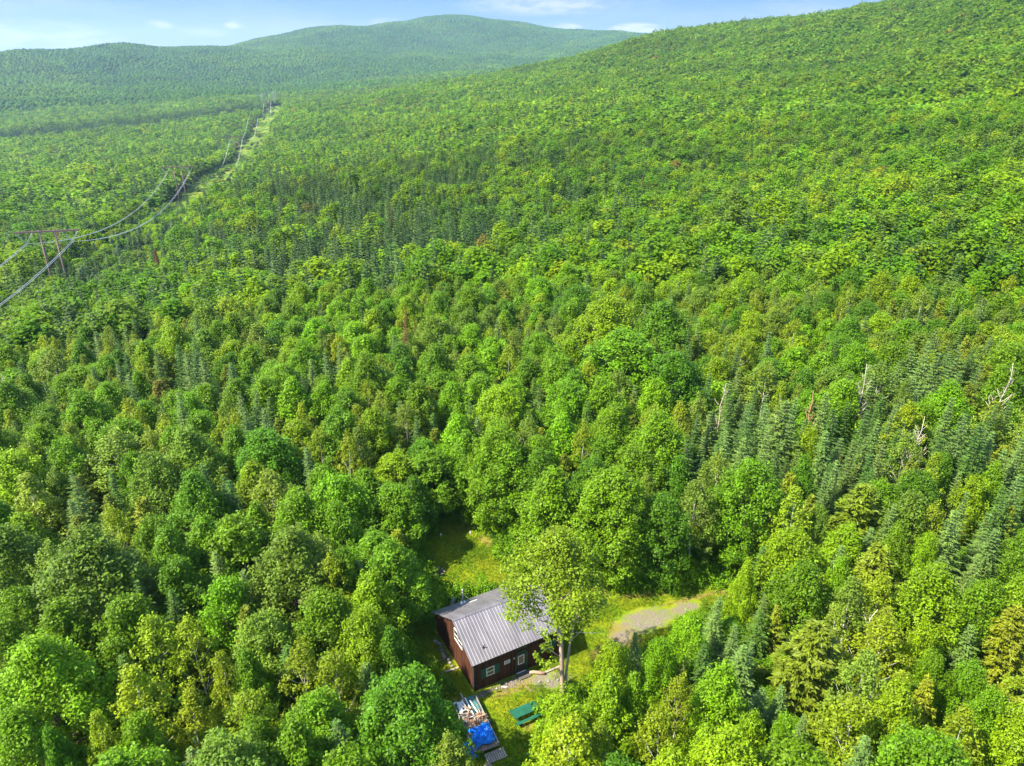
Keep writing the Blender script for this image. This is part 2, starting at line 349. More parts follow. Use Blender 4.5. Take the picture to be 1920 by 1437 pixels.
def trunk_mb(H, r0, cen, seed, nlimb=9, top=.82, crooked=.25, lim_r=.35):
    rnd = random.Random(seed); mb = MB(); pts = []
    ax = rnd.uniform(0, 6.28)
    for i in range(9):
        f = i / 8; pts.append((math.cos(ax) * crooked * math.sin(f * 3), math.sin(ax) * crooked * math.sin(f * 4), f * H * top - (.15 if i == 0 else 0)))
    mb.tube(pts, [r0 * (1.35 if i == 0 else 1) * (1 - .88 * i / 8) for i in range(9)], 7)
    sel = rnd.sample(range(len(cen)), min(nlimb, len(cen)))
    for j in sel:
        c = Vector(cen[j]); zs = max(H * .18, c.z - math.hypot(c.x, c.y) * .75 - .4); f = min(.97, zs / (H * top)); k = min(7, int(f * 8)); a = Vector(pts[k]).lerp(Vector(pts[k + 1]), f * 8 - k)
        mid = a.lerp(c, .5) + Vector((0, 0, -.25)); rr = r0 * (1 - .85 * f) * .5
        mb.tube([a, mid, c], [rr, rr * .65, rr * .2], 5)
    return mb
def conifer(seed, Rr=1.5, Hh=10.0, base=.07, whorls=30, nb=10, spray=.34, hw=.30, droop=-.12, tip=.25, irr=.14, twigs=11, power=.85, dens=1.0):
    rng = np.random.default_rng(seed); Ps = []; As = []; Ns = []; Ls = []
    for w_ in range(whorls):
        t = w_ / (whorls - 1); z = Hh * (base + (1 - base - .015) * t ** .95)
        L = Rr * ((1 - t) ** power * .97 + .035); n = max(4, int(nb * (1 - .35 * t))); off = rng.uniform(0, 6.28)
        for b in range(n):
            a = off + b * 2 * math.pi / n + rng.normal(0, .16); Lb = L * (1 + rng.normal(0, irr))
            m = max(3, int(twigs * Lb / Rr * dens) + 2)
            s = np.linspace(.12, 1, m) + rng.uniform(-.03, .03, m)
            el = droop * s + tip * s ** 2
            pz = z + el * Lb + rng.normal(0, .04)
            base_p = np.stack([np.cos(a) * Lb * s, np.sin(a) * Lb * s, pz], 1)
            for sg in (-1, 1):
                d = np.stack([np.full(m, math.cos(a + sg * .75)), np.full(m, math.sin(a + sg * .75)), np.full(m, .12)], 1)
                ln = spray * (.45 + .75 * (1 - s)) * (.55 + .45 * Lb / Rr)
                Ps.append(base_p + d * ln[:, None] * .6); As.append(d); Ls.append(ln)
                Ns.append(unit(np.stack([np.zeros(m), np.zeros(m), np.ones(m)], 1) + rng.normal(size=(m, 3)) * .35))
            d = np.array([[math.cos(a), math.sin(a), .2]]); Ps.append(base_p[-2:] + d * spray * .3); As.append(np.repeat(d, 2, 0)); Ls.append(np.full(2, spray * .7)); Ns.append(unit(np.array([[0, 0, 1.]] * 2) + rng.normal(size=(2, 3)) * .2))
    # leader
    m = 8; zz = np.linspace(.93, 1.0, m) * Hh; Ps.append(np.stack([rng.normal(0, .03, m), rng.normal(0, .03, m), zz], 1)); As.append(np.tile([[0, 0, 1.]], (m, 1))); Ls.append(np.full(m, .2)); a = rng.uniform(0, 6.28, m); Ns.append(np.stack([np.cos(a), np.sin(a), np.zeros(m)], 1))
    P = np.concatenate(Ps); A = np.concatenate(As); Nn = np.concatenate(Ns); Lh = np.concatenate(Ls)
    V, F = leaves(P, Nn, Lh * .62, hw, rng, along=A)
    return V, F
def cedar(seed, Rr=2.2, Hh=10.0, n=520, spray=.3):
    """broad cedar / hemlock like tree: many feathery drooping fans on ascending boughs"""
    rng = np.random.default_rng(seed); Vs = []
    ga = math.pi * (3 - 5 ** .5)
    nb = n // 6
    for i in range(nb):
        t = ((i + .5) / nb) ** .9; a = i * ga + rng.normal(0, .2)
        L = Rr * ((1 - t) ** .7 * (1 + .25 * math.sin(a * 3 + seed)) + .06) * rng.uniform(.7, 1.12); z = Hh * (.10 + .88 * t)
        m = max(5, int(9 * L / Rr + 3))
        for q in range(m):
            s = .25 + .75 * (q + rng.random()) / m; side = rng.uniform(-.55, .55) * s
            c = np.array([math.cos(a + side) * L * s, math.sin(a + side) * L * s, z + .22 * L * s - .30 * L * s * s + rng.normal(0, .1)])
            k = 13; ph = a + side * 1.6 + rng.uniform(-1.0, 1.0, k)
            d = np.stack([np.cos(ph), np.sin(ph), rng.uniform(-.35, .25, k)], 1)
            nn = unit(np.array([[0, 0, 1.]]) + rng.normal(size=(k, 3)) * .45)
            Vs.append(leaves(c + d * spray * rng.uniform(.2, 1.1, (k, 1)), nn, spray * .55, .30, rng, along=d)[0])
    V = np.concatenate(Vs); return V, np.arange(len(V)).reshape(-1, 4)
def bare_tree(seed, H=9.0, r0=.12, n=20, spread=.24, twig=4):
    rnd = random.Random(seed); mb = MB(); pts = [(0, 0, -.2)]
    for i in range(1, 8): pts.append((rnd.uniform(-.12, .12) * i * .4, rnd.uniform(-.12, .12) * i * .4, H * i / 7))
    mb.tube(pts, [r0 * (1 - .85 * i / 7) for i in range(8)], 6)
    for i in range(n):
        f = rnd.uniform(.3, .95); k = int(f * 7); a = Vector(pts[k]).lerp(Vector(pts[min(7, k + 1)]), f * 7 - k); an = rnd.uniform(0, 6.28); L = H * spread * (1.15 - f) * rnd.uniform(.6, 1.1)
        d = Vector((math.cos(an), math.sin(an), rnd.uniform(.7, 1.8))).normalized(); b = a + d * L * .5 + Vector((0, 0, -.1)); c = a + d * L + Vector((0, 0, L * .15)); rr = r0 * (1 - f) * .55 + .018
        mb.tube([a, b, c], [rr, rr * .7, rr * .3], 4)
        for q in range(twig):
            g_ = b.lerp(c, rnd.random()); mb.tube([g_, g_ + Vector((rnd.uniform(-1, 1), rnd.uniform(-1, 1), rnd.uniform(.1, 1))) * L * .3], [rr * .4, rr * .15], 3)
    return mb
# near prototypes: (crown mesh, trunk mesh, proto radius, proto height)
PROTO = {}
def reg(kind, lst): PROTO[kind] = lst
def mk_b(name, seed, bark, H=11.0, r0=.16, lim=9, **k):
    V, F, cen = broadleaf(seed, Hh=H, **k)
    return (np_mesh(name + '_crown', V, F, LEAF), trunk_mb(H, r0, cen, seed, lim).mesh(name + '_trunk', bark, True), k.get('Rr', 3.0), H)
reg('b', [mk_b('broadleaf', 11, BARK), mk_b('broadleaf', 12, BARK, lobes=4, point=.6), mk_b('broadleaf', 13, BARK, lobes=6, ncl=125, cr=(.4, .85), nlf=200),
          mk_b('broadleaf', 14, BARK, point=1.0, ncl=120, cr=(.42, .8)), mk_b('broadleaf', 15, BARK, lobes=3, base=.2), mk_b('broadleaf', 16, BARK, ncl=90, cr=(.55, 1.1), nlf=250)])
reg('B', [mk_b('large_broadleaf', 17, BARK, H=12.5, r0=.24, Rr=4.2, ncl=230, nlf=190, cr=(.36, .72), leaf=.125, lim=16), mk_b('large_broadleaf', 18, BARK, H=12.5, r0=.24, Rr=4.2, ncl=210, nlf=190, cr=(.38, .75), leaf=.125, lobes=7, point=.5, lim=16)])
reg('p', [mk_b('aspen', 21, WBARK, r0=.12, H=11.5, Rr=2.4, base=.2, ncl=95, nlf=95, leaf=.115, cr=(.4, .75), open_=.35, lim=12),
          mk_b('aspen', 22, WBARK, r0=.12, H=11.5, Rr=2.4, base=.14, ncl=105, nlf=90, leaf=.115, cr=(.35, .7), open_=.45, point=.8, lim=14),
          mk_b('aspen', 23, WBARK, r0=.12, H=11.5, Rr=2.4, base=.24, ncl=85, nlf=100, leaf=.12, cr=(.4, .85), open_=.3, lim=12)])
def mk_c(name, V, F, Rr, H, seed, mat=None):
    mb = MB(); mb.tube([(0, 0, -.2), (0, 0, H * .5), (0, 0, H * .95)], [.15, .09, .015], 6)
    return (np_mesh(name + '_crown', V, F, mat or NEEDLE), mb.mesh(name + '_trunk', BARK, True), Rr, H)
reg('f', [mk_c('fir', *conifer(31, irr=.2), 1.5, 10., 1), mk_c('fir', *conifer(32, irr=.3, whorls=25, nb=9), 1.5, 10., 2), mk_c('fir', *conifer(33, power=1.15, whorls=28, irr=.24), 1.5, 10., 3), mk_c('fir', *conifer(34, power=.75, irr=.3, droop=-.2), 1.5, 10., 4)])
reg('c', [mk_c('cedar', *cedar(41), 2.2, 10., 1), mk_c('cedar', *cedar(42), 2.2, 10., 2), mk_c('cedar', *cedar(43, n=440, spray=.34), 2.2, 10., 3)])
TONE = {('b', 'g'): (0.108, 0.220, 0.003), ('b', 'd'): (0.076, 0.179, 0.004), ('b', 'y'): (0.167, 0.277, 0.003), ('b', 's'): (0.113, 0.198, 0.014), ('b', 'l'): (0.138, 0.288, 0.003),
        ('p', 'p'): (0.160, 0.243, 0.020), ('p', 'y'): (0.186, 0.262, 0.006), ('p', 's'): (0.132, 0.206, 0.018),
        ('f', 'b'): (0.099, 0.172, 0.030), ('f', 'd'): (0.054, 0.119, 0.012), ('c', 'o'): (0.135, 0.186, 0.006), ('c', 'y'): (0.178, 0.226, 0.006), ('c', 'r'): (0.162, 0.153, 0.014)}
trng = random.Random(5)
def jitter(c, a=.16):
    k = 1 + trng.uniform(-a, a); h = trng.uniform(-a, a) * .5
    return (c[0] * k * (1 + h), c[1] * k, c[2] * k * (1 - h))
KNAME = {'b': ('broadleaf_tree', 'broadleaf tree'), 'p': ('aspen_tree', 'aspen tree'), 'f': ('fir_tree', 'fir tree'), 'c': ('cedar_tree', 'cedar tree')}
def tree_object(kind, tone, x, y, h, r, label, group, name=None, cat=None, proto=None, col=None, z=None, big=False):
    pr = PROTO['B' if big else kind][proto if proto is not None else trng.randrange(len(PROTO[kind]))]
    g = float(ground(x, y)[0]) if z is None else z
    e = empty(name or KNAME[kind][0], (x, y, g), trng.uniform(0, 6.28)); e.rotation_euler[0] = trng.gauss(0, .03); e.rotation_euler[1] = trng.gauss(0, .03); e.scale = (r / pr[2], r / pr[2], h / pr[3])
    tag(e, label, cat or KNAME[kind][1], group)
    t = bpy.data.objects.new('trunk', pr[1]); C.objects.link(t); t.parent = e
    c = bpy.data.objects.new('crown', pr[0]); C.objects.link(c); c.parent = e
    c.color = (*jitter(col or TONE[(kind, tone)]), 1)
    return e, c
# ---------------------------------------------------------------- near trees, each a thing: x, y, height, radius, tone, label
GROUPS = {'b': 'broadleaf trees of the forest', 'p': 'aspens of the forest', 'f': 'firs of the forest', 'c': 'cedars of the forest'}
NEAR = {'p': '''3.5 32.7 12.4 2.4 y yellowish aspen near the scrap trailer
-27.2 38.2 11.8 2.6 y large yellowish aspen in the bottom left corner
23.5 35.7 11.5 2.3 y yellowish aspen in the bottom right corner, leftmost
29.5 42.8 11.6 2.4 y yellowish aspen in the bottom right corner, second from left
31.0 35.2 11.3 2.1 y yellowish aspen in the bottom right corner, third from left
36.9 37.9 11.2 2.0 y yellowish aspen in the bottom right corner, fourth from left
-45.5 72.1 13.0 3.6 s large grey-green aspen at the left edge above cabin level
-50.4 64.3 12.2 2.9 p large pale feathery aspen at the left edge above cabin level
-18.8 36.5 11.1 1.9 y yellowish aspen left of the bottom middle, leftmost
-16.5 40.9 11.1 1.9 y yellowish aspen left of the bottom middle, second from left
29.9 48.5 10.9 2.3 s grey-green aspen far right of the gravel drive
-28.6 43.3 11.3 2.0 y yellowish aspen in the bottom left corner, leftmost
-25.6 43.4 11.2 1.9 y yellowish aspen in the bottom left corner, second from left
-23.2 37.4 10.0 1.9 y yellowish aspen in the bottom left corner, third from left
26.3 39.8 11.9 1.9 s grey-green aspen in the bottom right corner
-3.9 33.9 10.3 1.7 p slim pale feathery aspen near the scrap trailer
28.5 60.4 12.8 2.5 y yellowish aspen just behind the gravel drive
-25.6 65.1 11.9 2.6 p large pale feathery aspen up left of the back lawn
49.1 86.5 12.6 3.2 s large grey-green aspen right edge, well above the drive
6.8 34.8 10.9 1.7 y slim yellowish aspen near the scrap trailer
10.2 34.9 10.9 1.7 y slim yellowish aspen right of the picnic table, leftmost
12.1 38.4 10.6 1.4 y slim yellowish aspen right of the picnic table, second from left
-22.0 40.0 10.7 1.5 y slim yellowish aspen left of the bottom middle, leftmost
-13.3 40.0 10.9 1.7 y slim yellowish aspen left of the bottom middle, second from left
-73.7 105.5 13.0 3.6 s large grey-green aspen left edge below the nearest pylon
-42.3 112.3 13.2 3.8 s large grey-green aspen deep forest left of centre
19.6 63.1 11.6 2.3 s grey-green aspen just behind the gravel drive
-41.4 52.3 11.7 2.0 p pale feathery aspen at the left edge level with the cabin
-28.8 34.6 10.6 1.5 y slim yellowish aspen in the bottom left corner
35.2 89.6 12.3 3.0 s large grey-green aspen well behind the gravel drive
47.9 77.1 11.9 2.6 y large yellowish aspen right edge, well above the drive
-39.8 59.0 10.9 2.1 s grey-green aspen at the left edge level with the cabin
32.5 49.6 10.2 1.8 y slim yellowish aspen far right of the gravel drive, leftmost
42.0 58.8 10.8 1.6 y slim yellowish aspen far right of the gravel drive, second from left
27.4 46.4 9.8 1.7 p slim pale feathery aspen far right of the gravel drive
-37.5 56.5 12.3 1.8 y slim yellowish aspen at the left edge level with the cabin
57.7 76.8 10.3 2.3 p pale feathery aspen right edge, well above the drive, leftmost
60.6 73.4 12.7 2.1 p pale feathery aspen right edge, well above the drive, second from left
70.2 87.0 10.7 1.9 p pale feathery aspen right edge, well above the drive, third from left
-15.9 50.9 11.7 1.7 y slim yellowish aspen left of the cabin
-52.5 75.5 12.9 2.2 y yellowish aspen at the left edge above cabin level
-65.3 80.1 9.8 2.3 s grey-green aspen at the left edge above cabin level, leftmost
-58.2 74.0 11.2 2.0 s grey-green aspen at the left edge above cabin level, second from left
-17.7 74.8 12.1 2.2 s grey-green aspen up left of the back lawn
45.8 71.9 11.0 2.0 s grey-green aspen at the right edge above the drive
2.1 76.3 12.8 2.1 s grey-green aspen well behind the back lawn, leftmost
12.3 90.5 10.6 2.1 s grey-green aspen well behind the back lawn, second from left
-18.3 55.6 10.6 1.7 p slim pale feathery aspen left of the cabin
18.8 83.7 10.2 2.2 p pale feathery aspen well behind the gravel drive
45.1 66.3 12.4 1.8 y slim yellowish aspen at the right edge above the drive
15.1 91.1 11.7 2.4 s grey-green aspen well behind the gravel drive, leftmost
23.9 82.9 11.9 2.0 s grey-green aspen well behind the gravel drive, second from left
37.2 93.1 11.4 2.2 s grey-green aspen well behind the gravel drive, third from left
-35.8 77.3 11.5 2.0 y yellowish aspen well behind the cabin to the left, leftmost
-35.1 80.8 10.9 2.2 y yellowish aspen well behind the cabin to the left, second from left
-19.8 82.9 11.0 2.1 y yellowish aspen well behind the cabin to the left, third from left
-13.7 82.0 11.5 2.2 s grey-green aspen well behind the cabin to the left
-56.2 135.0 12.6 3.3 y large yellowish aspen distant rows left of centre
66.2 113.6 11.2 2.3 s grey-green aspen deep forest at the right edge, leftmost
67.1 94.4 10.0 2.4 s grey-green aspen deep forest at the right edge, second from left
78.3 107.3 10.4 2.1 s grey-green aspen deep forest at the right edge, third from left
52.5 111.9 9.1 1.9 y yellowish aspen deep forest at the right edge, leftmost
54.3 99.8 10.3 2.1 y yellowish aspen deep forest at the right edge, second from left
59.9 94.7 9.7 2.4 y yellowish aspen deep forest at the right edge, third from left
73.0 108.9 10.2 2.0 y yellowish aspen deep forest at the right edge, fourth from left
73.5 99.4 10.8 2.3 y yellowish aspen deep forest at the right edge, fifth from left
-56.8 80.5 10.5 2.1 p pale feathery aspen left edge, second zone up from cabin, leftmost
-65.4 100.7 9.8 2.0 p pale feathery aspen left edge, second zone up from cabin, second from left
-44.3 76.5 10.7 2.0 p pale feathery aspen at the left edge above cabin level
-51.6 68.8 9.8 1.8 s slim grey-green aspen at the left edge above cabin level
-66.8 84.2 11.1 2.1 y yellowish aspen left edge, second zone up from cabin, leftmost
-61.5 94.8 11.4 2.0 y yellowish aspen left edge, second zone up from cabin, second from left
-58.8 96.5 10.1 2.2 y yellowish aspen left edge, second zone up from cabin, third from left
-50.1 81.3 10.9 1.9 y yellowish aspen left edge, second zone up from cabin, fourth from left
-50.2 84.4 11.8 2.1 y yellowish aspen left edge, second zone up from cabin, fifth from left
8.3 73.7 12.7 1.9 y slim yellowish aspen just behind the back lawn
-22.0 64.7 9.8 1.7 s slim grey-green aspen up left of the back lawn
20.2 120.7 11.3 2.3 y yellowish aspen deep forest behind the drive, leftmost
25.9 118.5 9.1 2.1 y yellowish aspen deep forest behind the drive, second from left
25.2 113.7 9.1 2.0 y yellowish aspen deep forest behind the drive, third from left
32.5 106.6 10.6 2.4 y yellowish aspen deep forest behind the drive, fourth from left
32.3 102.9 9.8 2.2 y yellowish aspen deep forest behind the drive, fifth from left
38.2 118.0 9.9 2.3 y yellowish aspen deep forest behind the drive, sixth from left
35.6 104.6 10.5 2.5 y yellowish aspen deep forest behind the drive, seventh from left
34.9 99.7 11.6 2.4 y yellowish aspen deep forest behind the drive, eighth from left
36.8 101.8 10.4 2.0 y yellowish aspen deep forest behind the drive, ninth from left
44.6 106.3 11.4 2.1 y yellowish aspen deep forest behind the drive, tenth from left
-76.4 96.8 10.4 2.4 s grey-green aspen left edge, second zone up from cabin, leftmost
-46.4 83.3 10.3 2.1 s grey-green aspen left edge, second zone up from cabin, second from left
-23.4 75.6 11.0 1.7 y slim yellowish aspen up left of the back lawn, leftmost
-19.5 72.9 12.0 1.8 y slim yellowish aspen up left of the back lawn, second from left
50.3 82.5 12.2 1.6 s slim grey-green aspen right edge, well above the drive, leftmost
62.1 75.4 12.3 1.9 s slim grey-green aspen right edge, well above the drive, second from left
-54.9 63.3 9.8 1.6 p slim pale feathery aspen at the left edge above cabin level
42.5 88.5 10.5 2.1 s grey-green aspen right edge, well above the drive, leftmost
51.5 91.4 10.2 1.9 s grey-green aspen right edge, well above the drive, second from left
14.4 65.6 11.1 1.6 p slim pale feathery aspen just behind the gravel drive, leftmost
21.0 67.0 12.1 1.7 p slim pale feathery aspen just behind the gravel drive, second from left
23.3 68.2 12.0 1.7 p slim pale feathery aspen just behind the gravel drive, third from left
17.1 81.1 11.3 1.9 y yellowish aspen well behind the gravel drive, leftmost
36.0 85.6 11.8 1.9 y yellowish aspen well behind the gravel drive, second from left
-56.3 71.9 11.8 1.7 y slim yellowish aspen at the left edge above cabin level
-88.7 109.4 9.2 1.8 y slim yellowish aspen left edge, second zone up from cabin, leftmost
-83.5 106.4 9.5 1.8 y slim yellowish aspen left edge, second zone up from cabin, second from left
-51.5 92.1 9.0 1.6 y slim yellowish aspen left edge, second zone up from cabin, third from left
-44.3 80.1 10.6 1.9 y slim yellowish aspen left edge, second zone up from cabin, fourth from left
-16.2 118.0 9.4 2.3 s grey-green aspen deep forest straight behind the cabin, leftmost
-8.5 100.7 10.8 2.2 s grey-green aspen deep forest straight behind the cabin, second from left
-1.8 108.8 10.7 2.1 s grey-green aspen deep forest straight behind the cabin, third from left
4.8 115.6 10.3 2.0 s grey-green aspen deep forest straight behind the cabin, fourth from left
7.5 116.9 10.4 2.3 s grey-green aspen deep forest straight behind the cabin, fifth from left
13.3 117.0 10.0 1.9 s grey-green aspen deep forest straight behind the cabin, sixth from left
14.5 119.6 10.7 2.2 s grey-green aspen deep forest straight behind the cabin, seventh from left
-85.0 120.7 11.6 2.4 y yellowish aspen left edge below the nearest pylon, leftmost
-77.0 116.2 10.9 2.5 y yellowish aspen left edge below the nearest pylon, second from left
-69.3 122.7 9.6 2.0 y yellowish aspen left edge below the nearest pylon, third from left
-66.8 118.2 9.6 2.1 y yellowish aspen left edge below the nearest pylon, fourth from left
-58.7 103.9 10.6 2.1 y yellowish aspen left edge below the nearest pylon, fifth from left
-61.8 123.1 10.1 2.4 y yellowish aspen left edge below the nearest pylon, sixth from left
27.2 116.1 9.9 2.1 s grey-green aspen deep forest behind the drive, leftmost
25.1 101.0 10.4 2.1 s grey-green aspen deep forest behind the drive, second from left
35.5 109.2 10.1 2.0 s grey-green aspen deep forest behind the drive, third from left
42.6 109.9 9.6 2.2 s grey-green aspen deep forest behind the drive, fourth from left
-28.7 110.9 10.6 2.1 y yellowish aspen deep forest left of centre, leftmost
-20.0 118.8 10.1 2.5 y yellowish aspen deep forest left of centre, second from left
-19.6 123.0 10.3 1.9 y yellowish aspen deep forest left of centre, third from left
-38.2 84.6 11.1 1.8 p slim pale feathery aspen well behind the cabin to the left, leftmost
-24.2 99.4 8.8 1.8 p slim pale feathery aspen well behind the cabin to the left, second from left
-17.4 86.8 10.4 1.9 p slim pale feathery aspen well behind the cabin to the left, third from left
-13.2 120.6 10.1 2.4 y yellowish aspen deep forest straight behind the cabin, leftmost
-8.6 123.9 9.4 2.0 y yellowish aspen deep forest straight behind the cabin, second from left
-7.5 105.7 8.9 1.9 y yellowish aspen deep forest straight behind the cabin, third from left
-6.7 121.2 8.9 1.9 y yellowish aspen deep forest straight behind the cabin, fourth from left
-1.6 116.1 10.8 2.2 y yellowish aspen deep forest straight behind the cabin, fifth from left
-0.2 99.7 12.1 2.0 y yellowish aspen deep forest straight behind the cabin, sixth from left
-47.3 112.7 10.7 2.3 p pale feathery aspen deep forest left of centre
-27.2 81.4 11.8 1.7 y slim yellowish aspen well behind the cabin to the left, leftmost
-19.7 88.6 11.5 1.9 y slim yellowish aspen well behind the cabin to the left, second from left
21.3 82.0 11.2 1.8 y slim yellowish aspen well behind the gravel drive
48.0 124.5 11.3 2.2 s grey-green aspen distant rows right of centre, leftmost
56.1 126.0 11.3 2.5 s grey-green aspen distant rows right of centre, second from left
60.2 136.6 11.0 2.1 s grey-green aspen distant rows right of centre, third from left
58.1 112.2 9.1 1.8 p slim pale feathery aspen deep forest at the right edge, leftmost
71.9 92.2 10.4 1.9 p slim pale feathery aspen deep forest at the right edge, second from left
60.5 132.8 11.0 2.3 p pale feathery aspen distant rows at the right edge, leftmost
71.3 131.4 9.2 2.1 p pale feathery aspen distant rows at the right edge, second from left
70.2 116.4 11.3 2.2 p pale feathery aspen distant rows at the right edge, third from left
-1.1 79.5 11.1 1.6 p slim pale feathery aspen well behind the back lawn
56.2 116.3 11.2 1.8 y slim yellowish aspen deep forest at the right edge, leftmost
67.4 104.6 8.9 1.7 y slim yellowish aspen deep forest at the right edge, second from left
64.0 96.7 8.7 1.6 y slim yellowish aspen deep forest at the right edge, third from left
65.7 91.9 9.0 1.8 y slim yellowish aspen deep forest at the right edge, fourth from left
44.0 135.9 9.3 2.1 p pale feathery aspen distant rows right of centre, leftmost
45.5 127.4 9.7 2.3 p pale feathery aspen distant rows right of centre, second from left
51.4 135.0 9.9 2.5 p pale feathery aspen distant rows right of centre, third from left
48.2 119.5 11.5 2.2 p pale feathery aspen distant rows right of centre, fourth from left
11.3 93.8 12.0 1.8 y slim yellowish aspen well behind the back lawn
61.4 124.1 11.3 2.3 y yellowish aspen distant rows at the right edge, leftmost
87.4 121.0 10.7 2.2 y yellowish aspen distant rows at the right edge, second from left
-52.5 131.7 9.9 2.3 s grey-green aspen deep forest left of centre, leftmost
-31.7 112.2 11.6 2.1 s grey-green aspen deep forest left of centre, second from left
-17.2 109.4 11.5 2.0 s grey-green aspen deep forest left of centre, third from left
25.6 96.1 10.7 1.8 p slim pale feathery aspen well behind the gravel drive, leftmost
38.8 87.5 10.3 1.7 p slim pale feathery aspen well behind the gravel drive, second from left
21.6 102.4 11.1 1.9 p pale feathery aspen deep forest behind the drive
21.6 129.8 11.4 2.3 y yellowish aspen distant rows right of centre, leftmost
29.7 145.1 9.9 2.1 y yellowish aspen distant rows right of centre, second from left
43.9 122.6 10.0 2.1 y yellowish aspen distant rows right of centre, third from left
47.4 129.6 9.6 2.0 y yellowish aspen distant rows right of centre, fourth from left
51.2 121.0 10.1 2.0 y yellowish aspen distant rows right of centre, fifth from left
-19.9 131.6 11.5 2.1 y yellowish aspen distant rows straight behind the cabin, leftmost
-17.2 132.4 11.4 2.3 y yellowish aspen distant rows straight behind the cabin, second from left
-17.0 136.6 9.3 1.9 y yellowish aspen distant rows straight behind the cabin, third from left
-1.7 128.8 10.4 2.2 y yellowish aspen distant rows straight behind the cabin, fourth from left
8.0 146.7 9.6 2.1 y yellowish aspen distant rows straight behind the cabin, fifth from left
-46.9 131.0 10.9 1.6 y slim yellowish aspen deep forest left of centre, leftmost
-21.1 100.9 10.1 1.8 y slim yellowish aspen deep forest left of centre, second from left
76.5 111.5 9.4 1.9 p pale feathery aspen deep forest at the right edge
-7.0 93.3 9.9 1.7 s slim grey-green aspen well behind the back lawn
-63.8 88.0 10.6 1.6 s slim grey-green aspen left edge, second zone up from cabin
-67.7 129.9 11.3 2.2 p pale feathery aspen left edge below the nearest pylon
-72.0 110.2 10.3 1.9 s grey-green aspen left edge below the nearest pylon, leftmost
-75.0 124.2 11.2 2.0 s grey-green aspen left edge below the nearest pylon, second from left
-60.4 134.8 10.9 1.8 p slim pale feathery aspen deep forest left of centre, leftmost
-21.6 98.5 11.2 1.7 p slim pale feathery aspen deep forest left of centre, second from left
-7.4 133.4 11.0 2.2 p pale feathery aspen distant rows straight behind the cabin
-55.8 139.0 10.4 2.3 p pale feathery aspen distant rows left of centre
-84.1 109.7 10.6 1.7 y slim yellowish aspen left edge below the nearest pylon, leftmost
-88.0 117.3 10.8 1.6 y slim yellowish aspen left edge below the nearest pylon, second from left
-82.6 119.9 11.3 1.7 y slim yellowish aspen left edge below the nearest pylon, third from left
-77.2 126.8 9.7 1.8 y slim yellowish aspen left edge below the nearest pylon, fourth from left
-69.1 112.8 10.5 1.9 y slim yellowish aspen left edge below the nearest pylon, fifth from left
-73.9 121.9 9.3 1.8 y slim yellowish aspen left edge below the nearest pylon, sixth from left
-57.2 117.7 10.0 1.7 y slim yellowish aspen left edge below the nearest pylon, seventh from left
-62.8 136.1 9.2 1.8 y slim yellowish aspen left edge below the nearest pylon, eighth from left
-48.4 120.4 9.4 1.6 s slim grey-green aspen deep forest left of centre, leftmost
-38.6 114.3 9.8 1.9 s slim grey-green aspen deep forest left of centre, second from left
-33.7 123.0 9.5 1.8 s slim grey-green aspen deep forest left of centre, third from left
-25.4 147.1 9.8 2.3 s grey-green aspen distant rows left of centre
-15.7 107.4 9.3 1.8 p slim pale feathery aspen deep forest straight behind the cabin, leftmost
0.6 109.5 11.0 1.8 p slim pale feathery aspen deep forest straight behind the cabin, second from left
6.6 113.3 9.4 1.8 p slim pale feathery aspen deep forest straight behind the cabin, third from left
14.9 126.3 9.5 1.6 p slim pale feathery aspen deep forest straight behind the cabin, fourth from left
-13.9 130.7 9.5 1.8 y slim yellowish aspen deep forest straight behind the cabin, leftmost
-11.2 104.0 10.0 1.6 y slim yellowish aspen deep forest straight behind the cabin, second from left
-6.5 102.7 10.8 1.7 y slim yellowish aspen deep forest straight behind the cabin, third from left
-3.9 111.0 10.6 1.7 y slim yellowish aspen deep forest straight behind the cabin, fourth from left
2.9 116.9 9.1 1.6 y slim yellowish aspen deep forest straight behind the cabin, fifth from left
5.2 119.0 10.1 1.8 y slim yellowish aspen deep forest straight behind the cabin, sixth from left
10.0 116.2 8.8 1.7 y slim yellowish aspen deep forest straight behind the cabin, seventh from left
12.5 107.7 9.2 1.6 y slim yellowish aspen deep forest straight behind the cabin, eighth from left
32.2 124.0 9.1 1.6 y slim yellowish aspen deep forest behind the drive, leftmost
34.1 117.8 9.6 1.8 y slim yellowish aspen deep forest behind the drive, second from left
45.6 116.9 10.2 1.9 y slim yellowish aspen deep forest behind the drive, third from left
-71.8 101.8 10.2 1.7 p slim pale feathery aspen left edge, second zone up from cabin
19.2 104.0 10.8 1.7 s slim grey-green aspen deep forest behind the drive
85.7 113.9 9.1 1.8 y slim yellowish aspen distant rows at the right edge
34.3 114.1 10.3 1.8 p slim pale feathery aspen deep forest behind the drive
24.5 126.7 10.6 1.8 p slim pale feathery aspen distant rows right of centre, leftmost
36.5 142.7 9.6 1.9 p slim pale feathery aspen distant rows right of centre, second from left
41.8 134.8 9.1 1.9 p slim pale feathery aspen distant rows right of centre, third from left
55.5 123.3 11.2 1.9 p slim pale feathery aspen distant rows right of centre, fourth from left
-15.0 141.9 10.3 2.1 s grey-green aspen distant rows straight behind the cabin, leftmost
16.5 148.4 9.1 2.0 s grey-green aspen distant rows straight behind the cabin, second from left
2.4 124.3 10.6 1.9 s slim grey-green aspen deep forest straight behind the cabin
60.4 121.6 11.1 1.8 p slim pale feathery aspen distant rows at the right edge
59.2 127.8 9.2 1.9 s grey-green aspen distant rows at the right edge
-53.0 137.9 10.9 2.0 y yellowish aspen distant rows left of centre
57.7 123.6 9.3 1.7 s slim grey-green aspen distant rows at the right edge
-86.0 118.4 11.2 1.7 s slim grey-green aspen left edge below the nearest pylon
